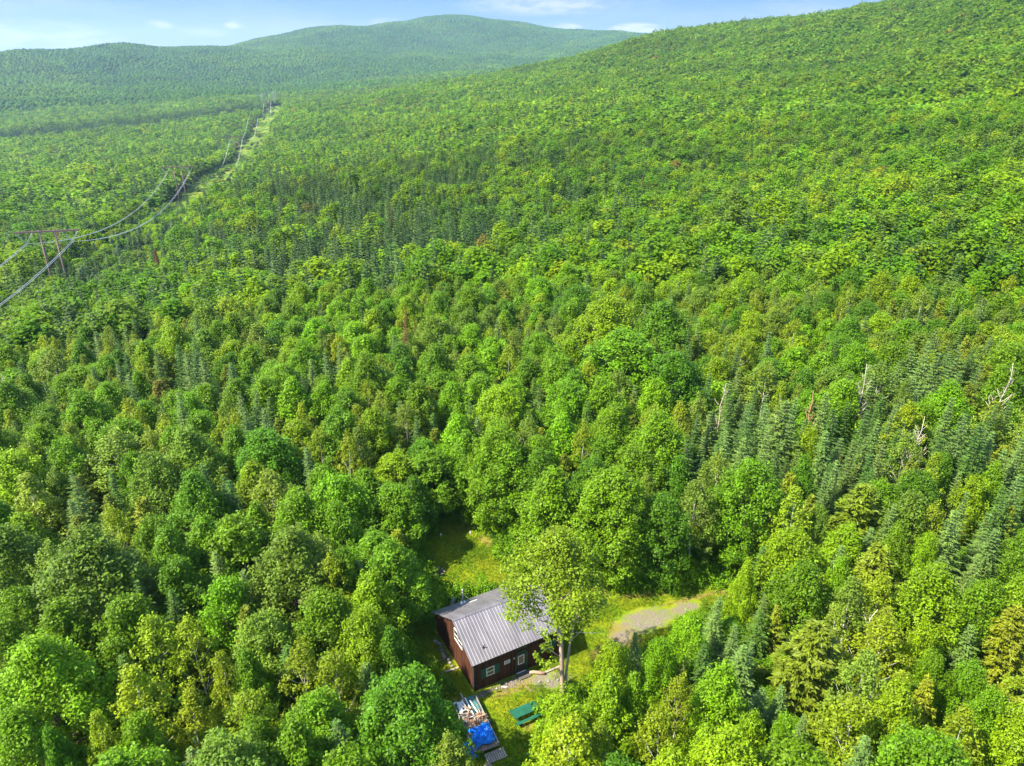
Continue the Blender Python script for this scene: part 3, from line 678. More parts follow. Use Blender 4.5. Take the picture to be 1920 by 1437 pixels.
-35.0 138.5 11.4 1.9 s slim grey-green aspen distant rows left of centre
-79.8 120.7 11.1 1.7 p slim pale feathery aspen left edge below the nearest pylon
-8.0 136.5 10.1 1.6 y slim yellowish aspen distant rows straight behind the cabin, leftmost
-0.6 141.7 10.7 1.8 y slim yellowish aspen distant rows straight behind the cabin, second from left
1.6 144.6 9.6 1.9 y slim yellowish aspen distant rows straight behind the cabin, third from left
7.6 141.3 10.9 1.7 y slim yellowish aspen distant rows straight behind the cabin, fourth from left
20.1 131.9 9.6 1.6 s slim grey-green aspen distant rows right of centre, leftmost
27.5 142.8 9.5 1.8 s slim grey-green aspen distant rows right of centre, second from left
29.8 140.8 9.1 1.8 s slim grey-green aspen distant rows right of centre, third from left
42.0 138.1 9.7 1.7 s slim grey-green aspen distant rows right of centre, fourth from left
41.2 130.5 10.7 1.6 s slim grey-green aspen distant rows right of centre, fifth from left
19.2 126.6 10.8 1.6 y slim yellowish aspen distant rows right of centre, leftmost
32.0 126.3 8.8 1.7 y slim yellowish aspen distant rows right of centre, second from left
-29.2 135.2 9.9 1.8 y slim yellowish aspen distant rows left of centre
6.2 149.7 11.3 1.8 p slim pale feathery aspen distant rows straight behind the cabin, leftmost
15.6 144.2 9.6 1.8 p slim pale feathery aspen distant rows straight behind the cabin, second from left''',
'c': '''23.7 43.1 11.5 3.6 o large olive cedar right of the picnic table
36.2 62.6 11.2 3.4 o large olive cedar at the right edge above the drive
34.1 53.2 10.4 2.8 o large olive cedar far right of the gravel drive
41.3 44.8 9.9 2.4 y large golden-olive cedar far right of the gravel drive
28.9 39.3 9.6 1.8 y golden-olive cedar in the bottom right corner
-43.4 59.1 9.7 2.2 o olive cedar at the left edge level with the cabin, leftmost
-39.1 53.9 8.9 1.9 o olive cedar at the left edge level with the cabin, second from left
-38.6 62.4 9.6 2.2 y golden-olive cedar at the left edge above cabin level
30.9 45.6 10.1 1.7 o olive cedar far right of the gravel drive
30.9 38.4 9.6 1.4 y small golden-olive cedar in the bottom right corner
-22.8 46.7 9.6 1.6 o small olive cedar left of the cabin
30.8 67.8 9.5 2.1 y golden-olive cedar just behind the gravel drive
-48.6 67.8 9.2 1.8 o olive cedar at the left edge above cabin level, leftmost
-49.3 74.2 9.1 1.8 o olive cedar at the left edge above cabin level, second from left
-43.2 64.1 9.0 1.8 o olive cedar at the left edge above cabin level, third from left
-40.7 72.4 10.2 2.0 o olive cedar at the left edge above cabin level, fourth from left
-36.1 65.4 8.7 2.0 o olive cedar at the left edge above cabin level, fifth from left
-12.3 61.5 6.4 1.8 y golden-olive cedar left of the cabin
58.7 82.3 10.5 2.2 o olive cedar right edge, well above the drive, leftmost
60.3 80.0 9.0 2.2 o olive cedar right edge, well above the drive, second from left
-26.6 45.7 7.6 1.4 y small golden-olive cedar in the bottom left corner
-48.9 61.0 9.3 1.5 y small golden-olive cedar at the left edge level with the cabin, leftmost
-29.6 46.0 8.8 1.4 y small golden-olive cedar at the left edge level with the cabin, second from left
-32.3 69.5 9.2 1.9 o olive cedar up left of the back lawn
-52.3 96.0 10.0 2.5 r large rusty-brown cedar left edge, second zone up from cabin
-44.9 102.5 9.3 2.1 o olive cedar well behind the cabin to the left, leftmost
-31.4 83.8 8.1 1.9 o olive cedar well behind the cabin to the left, second from left
-26.8 83.8 8.6 2.1 o olive cedar well behind the cabin to the left, third from left
-24.0 80.3 9.5 2.1 o olive cedar well behind the cabin to the left, fourth from left
-17.2 84.2 9.0 1.7 o olive cedar well behind the cabin to the left, fifth from left
-18.0 98.6 9.9 2.1 o olive cedar well behind the cabin to the left, sixth from left
-11.8 89.6 10.2 1.9 o olive cedar well behind the back lawn, leftmost
-10.0 81.1 8.2 1.9 o olive cedar well behind the back lawn, second from left
-0.4 88.1 10.3 2.1 o olive cedar well behind the back lawn, third from left
4.5 89.3 9.7 2.2 o olive cedar well behind the back lawn, fourth from left
45.1 69.1 9.1 1.8 o olive cedar at the right edge above the drive
15.8 83.5 8.9 2.0 o olive cedar well behind the gravel drive, leftmost
22.5 86.4 9.4 2.1 o olive cedar well behind the gravel drive, second from left
34.0 93.2 8.5 1.8 o olive cedar well behind the gravel drive, third from left
41.5 94.3 8.5 1.9 o olive cedar well behind the gravel drive, fourth from left
-41.2 56.6 8.3 1.5 o small olive cedar at the left edge level with the cabin
44.2 59.8 8.4 1.4 o small olive cedar far right of the gravel drive, leftmost
50.7 59.8 8.6 1.5 o small olive cedar far right of the gravel drive, second from left
48.8 103.6 8.8 2.2 o olive cedar deep forest at the right edge, leftmost
56.5 106.9 9.1 1.9 o olive cedar deep forest at the right edge, second from left
65.1 99.9 9.2 2.0 o olive cedar deep forest at the right edge, third from left
71.5 111.3 8.3 1.7 o olive cedar deep forest at the right edge, fourth from left
67.3 102.3 9.2 1.9 o olive cedar deep forest at the right edge, fifth from left
72.1 102.1 8.7 2.0 o olive cedar deep forest at the right edge, sixth from left
22.1 117.4 9.8 1.9 o olive cedar deep forest behind the drive, leftmost
29.1 113.3 9.5 2.1 o olive cedar deep forest behind the drive, second from left
28.6 103.5 10.8 2.2 o olive cedar deep forest behind the drive, third from left
45.2 119.3 8.7 2.0 o olive cedar deep forest behind the drive, fourth from left
56.4 71.8 8.2 1.6 y small golden-olive cedar at the right edge above the drive
-76.4 100.5 10.2 1.9 o olive cedar left edge, second zone up from cabin, leftmost
-47.9 93.3 8.6 2.0 o olive cedar left edge, second zone up from cabin, second from left
60.2 84.6 8.0 1.8 y golden-olive cedar right edge, well above the drive, leftmost
63.5 86.6 9.6 1.8 y golden-olive cedar right edge, well above the drive, second from left
32.2 64.1 8.8 1.5 y small golden-olive cedar just behind the gravel drive
-37.1 75.4 8.6 1.6 o small olive cedar up left of the back lawn, leftmost
-14.3 78.8 8.3 1.4 o small olive cedar up left of the back lawn, second from left
-83.2 122.8 10.0 1.8 o olive cedar left edge below the nearest pylon, leftmost
-57.4 106.5 10.7 2.1 o olive cedar left edge below the nearest pylon, second from left
72.0 113.7 10.3 1.8 y golden-olive cedar deep forest at the right edge, leftmost
67.7 98.6 9.9 1.9 y golden-olive cedar deep forest at the right edge, second from left
1.0 79.6 8.2 1.4 o small olive cedar just behind the back lawn, leftmost
6.3 72.9 9.1 1.5 o small olive cedar just behind the back lawn, second from left
17.4 66.3 7.9 1.4 o small olive cedar just behind the gravel drive
-49.5 72.0 9.2 1.5 y small golden-olive cedar at the left edge above cabin level
41.2 101.0 8.2 1.9 y golden-olive cedar deep forest behind the drive
-53.6 119.3 8.7 1.9 o olive cedar deep forest left of centre, leftmost
-46.3 119.5 9.2 2.0 o olive cedar deep forest left of centre, second from left
-49.2 130.3 8.0 1.8 o olive cedar deep forest left of centre, third from left
-38.8 130.6 9.6 1.7 o olive cedar deep forest left of centre, fourth from left
-37.0 133.0 10.2 1.8 o olive cedar deep forest left of centre, fifth from left
-31.6 114.8 9.6 2.1 o olive cedar deep forest left of centre, sixth from left
-24.9 112.1 9.2 1.7 o olive cedar deep forest left of centre, seventh from left
23.4 48.6 8.0 1.1 y small golden-olive cedar around the gravel drive
-27.5 107.6 9.1 2.0 y golden-olive cedar deep forest left of centre
-68.5 82.3 8.3 1.5 o small olive cedar at the left edge above cabin level, leftmost
-39.0 74.9 8.4 1.5 o small olive cedar at the left edge above cabin level, second from left
5.7 70.6 7.6 1.4 y small golden-olive cedar just behind the back lawn
45.3 82.0 7.8 1.5 o small olive cedar right edge, well above the drive, leftmost
65.0 89.1 9.8 1.6 o small olive cedar right edge, well above the drive, second from left
14.5 86.9 8.4 1.6 y small golden-olive cedar well behind the gravel drive
-65.5 92.7 8.0 1.7 y golden-olive cedar left edge, second zone up from cabin
0.1 106.2 10.1 1.9 o olive cedar deep forest straight behind the cabin, leftmost
13.0 121.8 9.1 1.8 o olive cedar deep forest straight behind the cabin, second from left
17.8 118.5 9.0 1.8 o olive cedar deep forest straight behind the cabin, third from left
-43.7 94.3 9.2 1.4 o small olive cedar well behind the cabin to the left, leftmost
-40.6 86.3 8.3 1.5 o small olive cedar well behind the cabin to the left, second from left
-14.7 87.4 8.1 1.5 o small olive cedar well behind the cabin to the left, third from left
16.4 87.1 9.2 1.4 o small olive cedar well behind the gravel drive, leftmost
33.0 95.1 9.6 1.6 o small olive cedar well behind the gravel drive, second from left
-15.4 99.8 8.8 1.5 y small golden-olive cedar well behind the back lawn, leftmost
3.5 81.7 8.1 1.4 y small golden-olive cedar well behind the back lawn, second from left
10.6 97.6 10.0 1.6 y small golden-olive cedar well behind the back lawn, third from left
-41.1 102.0 9.8 1.7 y golden-olive cedar well behind the cabin to the left
-53.8 83.6 8.3 1.4 o small olive cedar left edge, second zone up from cabin, leftmost
-63.3 103.7 9.5 1.5 o small olive cedar left edge, second zone up from cabin, second from left
-53.4 87.4 8.1 1.5 o small olive cedar left edge, second zone up from cabin, third from left
-57.2 102.2 9.4 1.6 o small olive cedar left edge, second zone up from cabin, fourth from left
-53.6 99.8 8.9 1.5 o small olive cedar left edge, second zone up from cabin, fifth from left
-68.6 119.9 9.1 1.8 y golden-olive cedar left edge below the nearest pylon, leftmost
-63.8 131.2 9.4 2.1 y golden-olive cedar left edge below the nearest pylon, second from left
-20.2 139.2 8.8 1.9 y golden-olive cedar distant rows straight behind the cabin, leftmost
-1.1 133.8 10.2 2.1 y golden-olive cedar distant rows straight behind the cabin, second from left
61.8 119.7 8.5 1.6 o small olive cedar deep forest at the right edge, leftmost
70.5 99.8 9.8 1.6 o small olive cedar deep forest at the right edge, second from left
65.7 117.4 10.1 1.8 o olive cedar distant rows at the right edge, leftmost
81.3 118.7 8.2 1.7 o olive cedar distant rows at the right edge, second from left
84.8 119.7 8.3 1.8 o olive cedar distant rows at the right edge, third from left
-72.4 95.1 9.9 1.6 y small golden-olive cedar left edge, second zone up from cabin
53.4 93.4 7.7 1.5 y small golden-olive cedar right edge, well above the drive
-19.7 147.6 10.7 2.1 o olive cedar distant rows straight behind the cabin, leftmost
-15.7 139.1 8.4 1.7 o olive cedar distant rows straight behind the cabin, second from left
-11.4 134.5 9.0 2.0 o olive cedar distant rows straight behind the cabin, third from left
-1.5 137.0 10.1 1.8 o olive cedar distant rows straight behind the cabin, fourth from left
6.7 144.3 10.1 1.9 o olive cedar distant rows straight behind the cabin, fifth from left
7.0 138.7 10.1 1.9 o olive cedar distant rows straight behind the cabin, sixth from left
-2.5 95.2 8.9 1.5 o small olive cedar well behind the back lawn, leftmost
0.4 94.7 7.9 1.4 o small olive cedar well behind the back lawn, second from left
-17.7 120.4 9.2 1.4 o small olive cedar deep forest straight behind the cabin, leftmost
1.1 103.5 7.8 1.6 o small olive cedar deep forest straight behind the cabin, second from left
5.9 110.4 9.9 1.6 o small olive cedar deep forest straight behind the cabin, third from left
8.1 122.1 8.2 1.7 o small olive cedar deep forest straight behind the cabin, fourth from left
11.7 102.0 8.2 1.4 o small olive cedar deep forest straight behind the cabin, fifth from left
-81.0 110.3 9.4 1.6 o small olive cedar left edge below the nearest pylon, leftmost
-78.5 112.3 7.7 1.6 o small olive cedar left edge below the nearest pylon, second from left
-78.5 123.0 8.7 1.4 o small olive cedar left edge below the nearest pylon, third from left
-56.6 109.5 8.7 1.7 o small olive cedar left edge below the nearest pylon, fourth from left
-54.9 111.1 9.3 1.5 o small olive cedar left edge below the nearest pylon, fifth from left
-65.0 134.6 9.5 1.7 o small olive cedar left edge below the nearest pylon, sixth from left
21.6 143.0 8.2 1.7 o olive cedar distant rows right of centre, leftmost
27.3 139.6 10.6 2.0 o olive cedar distant rows right of centre, second from left
27.1 126.3 8.8 1.8 y golden-olive cedar distant rows right of centre, leftmost
30.0 134.8 8.9 1.9 y golden-olive cedar distant rows right of centre, second from left
48.6 127.2 8.0 1.7 y golden-olive cedar distant rows right of centre, third from left
-37.2 136.1 9.6 1.9 o olive cedar distant rows left of centre
21.8 126.6 8.4 1.6 y small golden-olive cedar deep forest behind the drive, leftmost
38.3 105.7 7.6 1.5 y small golden-olive cedar deep forest behind the drive, second from left
-46.2 116.1 9.1 1.5 o small olive cedar deep forest left of centre, leftmost
-38.7 108.8 7.7 1.5 o small olive cedar deep forest left of centre, second from left
22.9 114.8 7.5 1.4 o small olive cedar deep forest behind the drive, leftmost
33.4 122.4 7.7 1.4 o small olive cedar deep forest behind the drive, second from left
47.8 117.1 9.7 1.6 o small olive cedar deep forest behind the drive, third from left
52.9 118.5 8.0 1.5 o small olive cedar deep forest behind the drive, fourth from left
23.9 144.0 8.1 1.5 y small golden-olive cedar distant rows right of centre, leftmost
27.2 133.3 9.2 1.6 y small golden-olive cedar distant rows right of centre, second from left
44.9 125.0 9.7 1.6 y small golden-olive cedar distant rows right of centre, third from left
64.6 119.6 9.0 1.5 o small olive cedar distant rows at the right edge, leftmost
72.8 122.6 9.4 1.5 o small olive cedar distant rows at the right edge, second from left
-34.5 113.4 8.3 1.4 y small golden-olive cedar deep forest left of centre
27.1 136.8 9.7 1.6 o small olive cedar distant rows right of centre, leftmost
36.5 145.0 9.7 1.5 o small olive cedar distant rows right of centre, second from left
39.2 144.2 8.6 1.4 o small olive cedar distant rows right of centre, third from left
-68.4 116.0 7.6 1.4 y small golden-olive cedar left edge below the nearest pylon
85.1 117.6 8.5 1.4 y small golden-olive cedar distant rows at the right edge
-11.8 141.4 9.4 1.7 y small golden-olive cedar distant rows straight behind the cabin
-33.8 145.6 9.5 1.5 o small olive cedar distant rows left of centre
40.2 75.3 7.7 0.8 r small rusty-brown cedar at the right edge above the drive
-8.5 147.1 7.8 1.4 o small olive cedar distant rows straight behind the cabin''',
'f': '''-18.1 43.0 8.9 1.6 d dark green fir left of the bottom middle, leftmost
-11.9 35.0 9.9 1.6 d dark green fir left of the bottom middle, second from left
-9.6 40.9 8.2 1.4 d dark green fir left of the bottom middle, third from left
32.6 76.4 13.5 2.8 b tall bluish fir well behind the gravel drive
23.5 32.9 10.5 1.5 b bluish fir in the bottom right corner, leftmost
38.0 45.1 8.2 1.4 b bluish fir in the bottom right corner, second from left
45.4 54.8 10.1 2.0 b tall bluish fir far right of the gravel drive
18.7 43.1 8.5 1.5 b bluish fir right of the picnic table
-19.3 33.8 9.7 1.3 d small dark green fir left of the bottom middle
30.9 54.5 9.6 1.4 b bluish fir far right of the gravel drive, leftmost
38.2 51.7 8.9 1.6 b bluish fir far right of the gravel drive, second from left
40.2 54.0 8.3 1.4 b bluish fir far right of the gravel drive, third from left
42.1 55.9 11.5 1.8 b bluish fir far right of the gravel drive, fourth from left
45.1 56.8 8.5 1.4 b bluish fir far right of the gravel drive, fifth from left
47.2 58.6 9.0 1.6 b bluish fir far right of the gravel drive, sixth from left
-30.7 41.8 9.0 1.4 d dark green fir in the bottom left corner
-36.1 53.9 9.2 1.5 d dark green fir at the left edge level with the cabin, leftmost
-31.9 48.3 10.6 1.5 d dark green fir at the left edge level with the cabin, second from left
-36.0 59.7 9.0 1.5 d dark green fir at the left edge level with the cabin, third from left
-22.0 34.4 8.1 1.2 b small bluish fir in the bottom left corner
36.1 69.8 9.4 1.4 d dark green fir at the right edge above the drive, leftmost
39.1 66.8 10.0 1.6 d dark green fir at the right edge above the drive, second from left
40.4 68.9 10.7 1.6 d dark green fir at the right edge above the drive, third from left
46.1 74.4 10.1 1.6 d dark green fir at the right edge above the drive, fourth from left
49.0 70.7 10.9 1.6 d dark green fir at the right edge above the drive, fifth from left
49.5 60.0 11.1 1.4 d dark green fir at the right edge above the drive, sixth from left
55.5 64.6 12.7 1.8 d dark green fir at the right edge above the drive, seventh from left
-11.3 41.9 8.0 1.4 b bluish fir left of the bottom middle
52.0 69.1 12.8 1.9 d tall dark green fir at the right edge above the drive
-14.8 42.8 8.0 1.3 b small bluish fir left of the bottom middle
-33.9 67.0 11.2 1.8 d dark green fir up left of the back lawn, leftmost
-30.8 65.1 10.9 1.4 d dark green fir up left of the back lawn, second from left
-29.6 63.7 11.1 1.6 d dark green fir up left of the back lawn, third from left
-23.4 63.0 9.3 1.6 d dark green fir up left of the back lawn, fourth from left
-14.3 76.5 8.4 1.7 d dark green fir up left of the back lawn, fifth from left
15.3 42.6 8.9 1.3 d small dark green fir right of the picnic table
-27.1 52.9 10.3 1.4 b bluish fir left of the cabin, leftmost
-14.1 53.8 8.5 1.4 b bluish fir left of the cabin, second from left
23.9 56.0 8.7 1.5 d dark green fir around the gravel drive
-41.6 49.5 8.9 1.2 d small dark green fir at the left edge level with the cabin, leftmost
-29.5 47.9 9.9 1.3 d small dark green fir at the left edge level with the cabin, second from left
56.4 90.4 13.4 2.1 b tall bluish fir deep forest at the right edge
56.1 86.6 13.2 2.0 b tall bluish fir right edge, well above the drive
39.4 80.2 12.5 1.7 b bluish fir right edge, well above the drive, leftmost
45.0 88.0 10.8 1.7 b bluish fir right edge, well above the drive, second from left
47.6 85.4 11.8 1.6 b bluish fir right edge, well above the drive, third from left
45.8 77.3 11.9 1.6 b bluish fir right edge, well above the drive, fourth from left
52.9 89.5 10.9 1.6 b bluish fir right edge, well above the drive, fifth from left
53.2 85.6 10.2 1.7 b bluish fir right edge, well above the drive, sixth from left
53.2 83.7 10.1 1.4 b bluish fir right edge, well above the drive, seventh from left
51.8 75.8 12.6 1.8 b bluish fir right edge, well above the drive, eighth from left
51.6 73.0 12.2 1.7 b bluish fir right edge, well above the drive, ninth from left
54.5 76.3 9.7 1.4 b bluish fir right edge, well above the drive, tenth from left
61.3 86.7 11.5 1.5 b bluish fir right edge, well above the drive, 11th from left
60.4 77.2 10.2 1.6 b bluish fir right edge, well above the drive, 12th from left
-61.0 78.0 9.3 1.4 d dark green fir at the left edge above cabin level, leftmost
-54.7 73.9 10.3 1.4 d dark green fir at the left edge above cabin level, second from left
-46.6 64.5 11.9 1.6 d dark green fir at the left edge above cabin level, third from left
-43.8 66.3 10.4 1.4 d dark green fir at the left edge above cabin level, fourth from left
36.8 72.8 11.5 1.5 b bluish fir at the right edge above the drive, leftmost
35.4 67.5 11.2 1.4 b bluish fir at the right edge above the drive, second from left
38.8 74.1 9.8 1.6 b bluish fir at the right edge above the drive, third from left
39.1 71.1 11.2 1.4 b bluish fir at the right edge above the drive, fourth from left
40.9 72.9 10.4 1.7 b bluish fir at the right edge above the drive, fifth from left
42.9 74.5 11.5 1.5 b bluish fir at the right edge above the drive, sixth from left
41.9 70.7 11.2 1.4 b bluish fir at the right edge above the drive, seventh from left
53.8 71.1 10.8 1.6 b bluish fir at the right edge above the drive, eighth from left
53.7 67.2 10.5 1.5 b bluish fir at the right edge above the drive, ninth from left
51.6 62.0 10.8 1.5 b bluish fir at the right edge above the drive, tenth from left
56.9 70.0 11.8 1.4 b bluish fir at the right edge above the drive, 11th from left
-28.9 54.7 8.5 1.4 d dark green fir left of the cabin, leftmost
-22.6 55.6 8.9 1.4 d dark green fir left of the cabin, second from left
-45.3 61.5 9.7 1.5 b bluish fir at the left edge above cabin level, leftmost
-41.1 68.7 11.0 1.4 b bluish fir at the left edge above cabin level, second from left
23.2 75.8 9.6 1.4 b bluish fir just behind the gravel drive, leftmost
26.6 72.1 11.8 1.6 b bluish fir just behind the gravel drive, second from left
28.6 70.9 10.2 1.5 b bluish fir just behind the gravel drive, third from left
29.7 73.0 12.1 1.6 b bluish fir just behind the gravel drive, fourth from left
33.7 65.7 10.6 1.4 b bluish fir just behind the gravel drive, fifth from left
17.5 47.6 7.9 1.2 b small bluish fir around the gravel drive, leftmost
18.1 50.0 7.6 1.1 b small bluish fir around the gravel drive, second from left
22.3 49.9 7.6 1.1 b small bluish fir around the gravel drive, third from left
10.4 46.0 7.5 1.1 b small bluish fir right of the picnic table, leftmost
14.8 44.5 7.4 1.0 b small bluish fir right of the picnic table, second from left
18.1 45.4 7.4 1.1 b small bluish fir right of the picnic table, third from left
19.2 46.8 7.5 1.1 b small bluish fir right of the picnic table, fourth from left
19.8 44.7 7.4 1.0 b small bluish fir right of the picnic table, fifth from left
19.1 40.4 7.5 1.1 b small bluish fir right of the picnic table, sixth from left
20.9 40.5 7.2 1.0 b small bluish fir right of the picnic table, seventh from left
21.6 38.2 7.1 0.9 b small bluish fir right of the picnic table, eighth from left
22.7 78.0 11.7 1.6 d dark green fir well behind the gravel drive, leftmost
26.8 89.2 11.7 1.4 d dark green fir well behind the gravel drive, second from left
28.4 82.9 11.7 1.6 d dark green fir well behind the gravel drive, third from left
28.3 77.0 11.6 1.7 d dark green fir well behind the gravel drive, fourth from left
32.6 86.3 11.4 1.4 d dark green fir well behind the gravel drive, fifth from left
-24.7 50.8 9.3 1.3 b small bluish fir left of the cabin
-42.1 97.5 11.4 1.8 d dark green fir well behind the cabin to the left, leftmost
-32.5 77.9 12.9 1.7 d dark green fir well behind the cabin to the left, second from left
-33.6 84.0 10.1 1.5 d dark green fir well behind the cabin to the left, third from left
-32.4 85.6 10.4 1.4 d dark green fir well behind the cabin to the left, fourth from left
-31.4 91.8 10.7 1.7 d dark green fir well behind the cabin to the left, fifth from left
-30.1 93.7 10.4 1.5 d dark green fir well behind the cabin to the left, sixth from left
-21.9 81.2 9.2 1.4 d dark green fir well behind the cabin to the left, seventh from left
-16.3 81.8 10.3 1.5 d dark green fir well behind the cabin to the left, eighth from left
42.0 51.2 7.7 1.2 d small dark green fir far right of the gravel drive
21.8 48.0 7.8 1.2 d small dark green fir around the gravel drive
-43.0 50.2 7.8 1.2 b small bluish fir at the left edge level with the cabin
35.6 58.6 8.8 1.3 b small bluish fir far right of the gravel drive, leftmost
37.6 59.3 10.7 1.2 b small bluish fir far right of the gravel drive, second from left
42.9 53.2 9.0 1.2 b small bluish fir far right of the gravel drive, third from left
-60.5 100.5 11.8 1.6 b bluish fir left edge, second zone up from cabin, leftmost
-54.9 93.0 11.8 1.6 b bluish fir left edge, second zone up from cabin, second from left
-42.9 82.7 12.7 1.7 b bluish fir left edge, second zone up from cabin, third from left
17.2 89.1 10.2 1.6 b bluish fir well behind the gravel drive, leftmost
24.9 78.7 11.6 1.5 b bluish fir well behind the gravel drive, second from left
25.9 76.7 11.4 1.4 b bluish fir well behind the gravel drive, third from left
29.1 85.9 11.9 1.6 b bluish fir well behind the gravel drive, fourth from left
31.9 93.2 10.4 1.4 b bluish fir well behind the gravel drive, fifth from left
29.2 79.6 12.0 1.6 b bluish fir well behind the gravel drive, sixth from left
30.8 84.0 9.9 1.4 b bluish fir well behind the gravel drive, seventh from left
33.0 82.8 11.3 1.4 b bluish fir well behind the gravel drive, eighth from left
32.4 80.4 11.4 1.5 b bluish fir well behind the gravel drive, ninth from left
35.7 81.0 11.9 1.6 b bluish fir well behind the gravel drive, tenth from left
39.5 77.5 11.9 1.6 d dark green fir right edge, well above the drive, leftmost
42.5 81.2 10.4 1.5 d dark green fir right edge, well above the drive, second from left
42.9 77.4 11.9 1.6 d dark green fir right edge, well above the drive, third from left
56.4 74.8 11.7 1.5 d dark green fir right edge, well above the drive, fourth from left
57.7 108.8 10.2 1.5 b bluish fir deep forest at the right edge, leftmost
67.6 116.1 9.6 1.4 b bluish fir deep forest at the right edge, second from left
56.9 93.6 11.2 1.7 b bluish fir deep forest at the right edge, third from left
69.6 111.9 9.4 1.5 b bluish fir deep forest at the right edge, fourth from left
62.0 97.5 12.0 1.7 b bluish fir deep forest at the right edge, fifth from left
62.1 93.4 9.9 1.5 b bluish fir deep forest at the right edge, sixth from left
60.7 90.0 12.5 1.8 b bluish fir deep forest at the right edge, seventh from left
74.5 111.2 9.7 1.4 b bluish fir deep forest at the right edge, eighth from left
76.1 109.2 11.5 1.8 b bluish fir deep forest at the right edge, ninth from left
69.1 96.5 10.4 1.4 b bluish fir deep forest at the right edge, tenth from left
70.9 97.9 9.9 1.6 b bluish fir deep forest at the right edge, 11th from left
83.9 111.3 10.2 1.7 b bluish fir deep forest at the right edge, 12th from left
-24.8 53.0 8.4 1.2 d small dark green fir left of the cabin, leftmost
-13.9 60.2 6.0 1.3 d small dark green fir left of the cabin, second from left
20.7 71.9 11.9 1.5 d dark green fir just behind the gravel drive, leftmost
30.4 70.5 11.8 1.5 d dark green fir just behind the gravel drive, second from left
-45.5 97.8 12.5 1.8 b bluish fir well behind the cabin to the left, leftmost
-43.1 100.8 10.3 1.6 b bluish fir well behind the cabin to the left, second from left
-35.9 84.0 12.3 1.6 b bluish fir well behind the cabin to the left, third from left
-35.1 86.5 11.5 1.5 b bluish fir well behind the cabin to the left, fourth from left
-30.7 80.0 11.6 1.5 b bluish fir well behind the cabin to the left, fifth from left
-29.9 96.1 11.8 1.6 b bluish fir well behind the cabin to the left, sixth from left
-15.1 84.1 10.3 1.6 b bluish fir well behind the cabin to the left, seventh from left
25.1 74.5 11.2 1.3 b small bluish fir just behind the gravel drive, leftmost
25.8 68.6 11.1 1.3 b small bluish fir just behind the gravel drive, second from left
29.8 63.3 9.2 1.3 b small bluish fir just behind the gravel drive, third from left
33.8 73.3 9.0 1.3 b small bluish fir just behind the gravel drive, fourth from left
-12.2 79.3 11.0 1.4 d dark green fir well behind the back lawn, leftmost
-7.6 85.4 9.7 1.5 d dark green fir well behind the back lawn, second from left
-4.4 94.5 10.2 1.6 d dark green fir well behind the back lawn, third from left
2.9 86.8 11.9 1.6 d dark green fir well behind the back lawn, fourth from left
3.1 92.6 10.0 1.4 d dark green fir well behind the back lawn, fifth from left
9.8 81.7 11.7 1.5 d dark green fir well behind the back lawn, sixth from left
47.8 73.3 10.4 1.3 b small bluish fir at the right edge above the drive, leftmost
48.5 66.0 9.0 1.3 b small bluish fir at the right edge above the drive, second from left
45.8 61.0 10.5 1.2 b small bluish fir at the right edge above the drive, third from left
54.1 73.5 10.1 1.2 b small bluish fir at the right edge above the drive, fourth from left
55.9 67.9 11.0 1.3 b small bluish fir at the right edge above the drive, fifth from left
-91.7 114.4 10.7 1.4 d dark green fir left edge below the nearest pylon, leftmost
-70.7 119.3 11.1 1.4 d dark green fir left edge below the nearest pylon, second from left
-61.2 104.0 11.8 1.6 d dark green fir left edge below the nearest pylon, third from left
-71.3 126.7 12.3 1.7 d dark green fir left edge below the nearest pylon, fourth from left
-63.3 111.3 12.0 1.5 d dark green fir left edge below the nearest pylon, fifth from left
-68.1 127.3 12.2 1.7 d dark green fir left edge below the nearest pylon, sixth from left
-54.7 102.2 12.6 1.6 d dark green fir left edge below the nearest pylon, seventh from left
-53.0 104.6 12.3 1.7 d dark green fir left edge below the nearest pylon, eighth from left
-53.3 107.8 10.3 1.5 d dark green fir left edge below the nearest pylon, ninth from left
-48.4 98.4 13.2 1.8 d dark green fir left edge below the nearest pylon, tenth from left
-57.0 122.2 12.1 1.7 d dark green fir left edge below the nearest pylon, 11th from left
-23.2 71.5 11.2 1.4 b bluish fir up left of the back lawn
-50.9 105.9 12.9 1.9 d tall dark green fir left edge below the nearest pylon
-81.4 108.0 10.2 1.6 d dark green fir left edge, second zone up from cabin, leftmost
-77.4 103.0 11.8 1.6 d dark green fir left edge, second zone up from cabin, second from left
-63.5 99.0 11.3 1.6 d dark green fir left edge, second zone up from cabin, third from left
-53.9 90.7 11.5 1.6 d dark green fir left edge, second zone up from cabin, fourth from left
21.5 74.6 9.6 1.3 d small dark green fir just behind the gravel drive, leftmost
22.3 72.7 8.7 1.2 d small dark green fir just behind the gravel drive, second from left
24.1 72.2 11.0 1.3 d small dark green fir just behind the gravel drive, third from left
32.0 71.8 9.1 1.3 d small dark green fir just behind the gravel drive, fourth from left
23.3 119.6 10.8 1.4 b bluish fir deep forest behind the drive, leftmost
22.7 112.6 9.7 1.6 b bluish fir deep forest behind the drive, second from left
27.8 119.8 11.7 1.4 b bluish fir deep forest behind the drive, third from left
29.9 106.0 11.8 1.4 b bluish fir deep forest behind the drive, fourth from left
38.8 100.1 12.4 1.7 b bluish fir deep forest behind the drive, fifth from left
49.9 116.4 10.6 1.4 b bluish fir deep forest behind the drive, sixth from left
23.0 98.7 11.1 1.7 d dark green fir deep forest behind the drive, leftmost
26.4 99.1 11.7 1.5 d dark green fir deep forest behind the drive, second from left
27.4 101.2 12.6 1.6 d dark green fir deep forest behind the drive, third from left
31.6 114.2 10.4 1.6 d dark green fir deep forest behind the drive, fourth from left
35.1 111.9 10.1 1.5 d dark green fir deep forest behind the drive, fifth from left
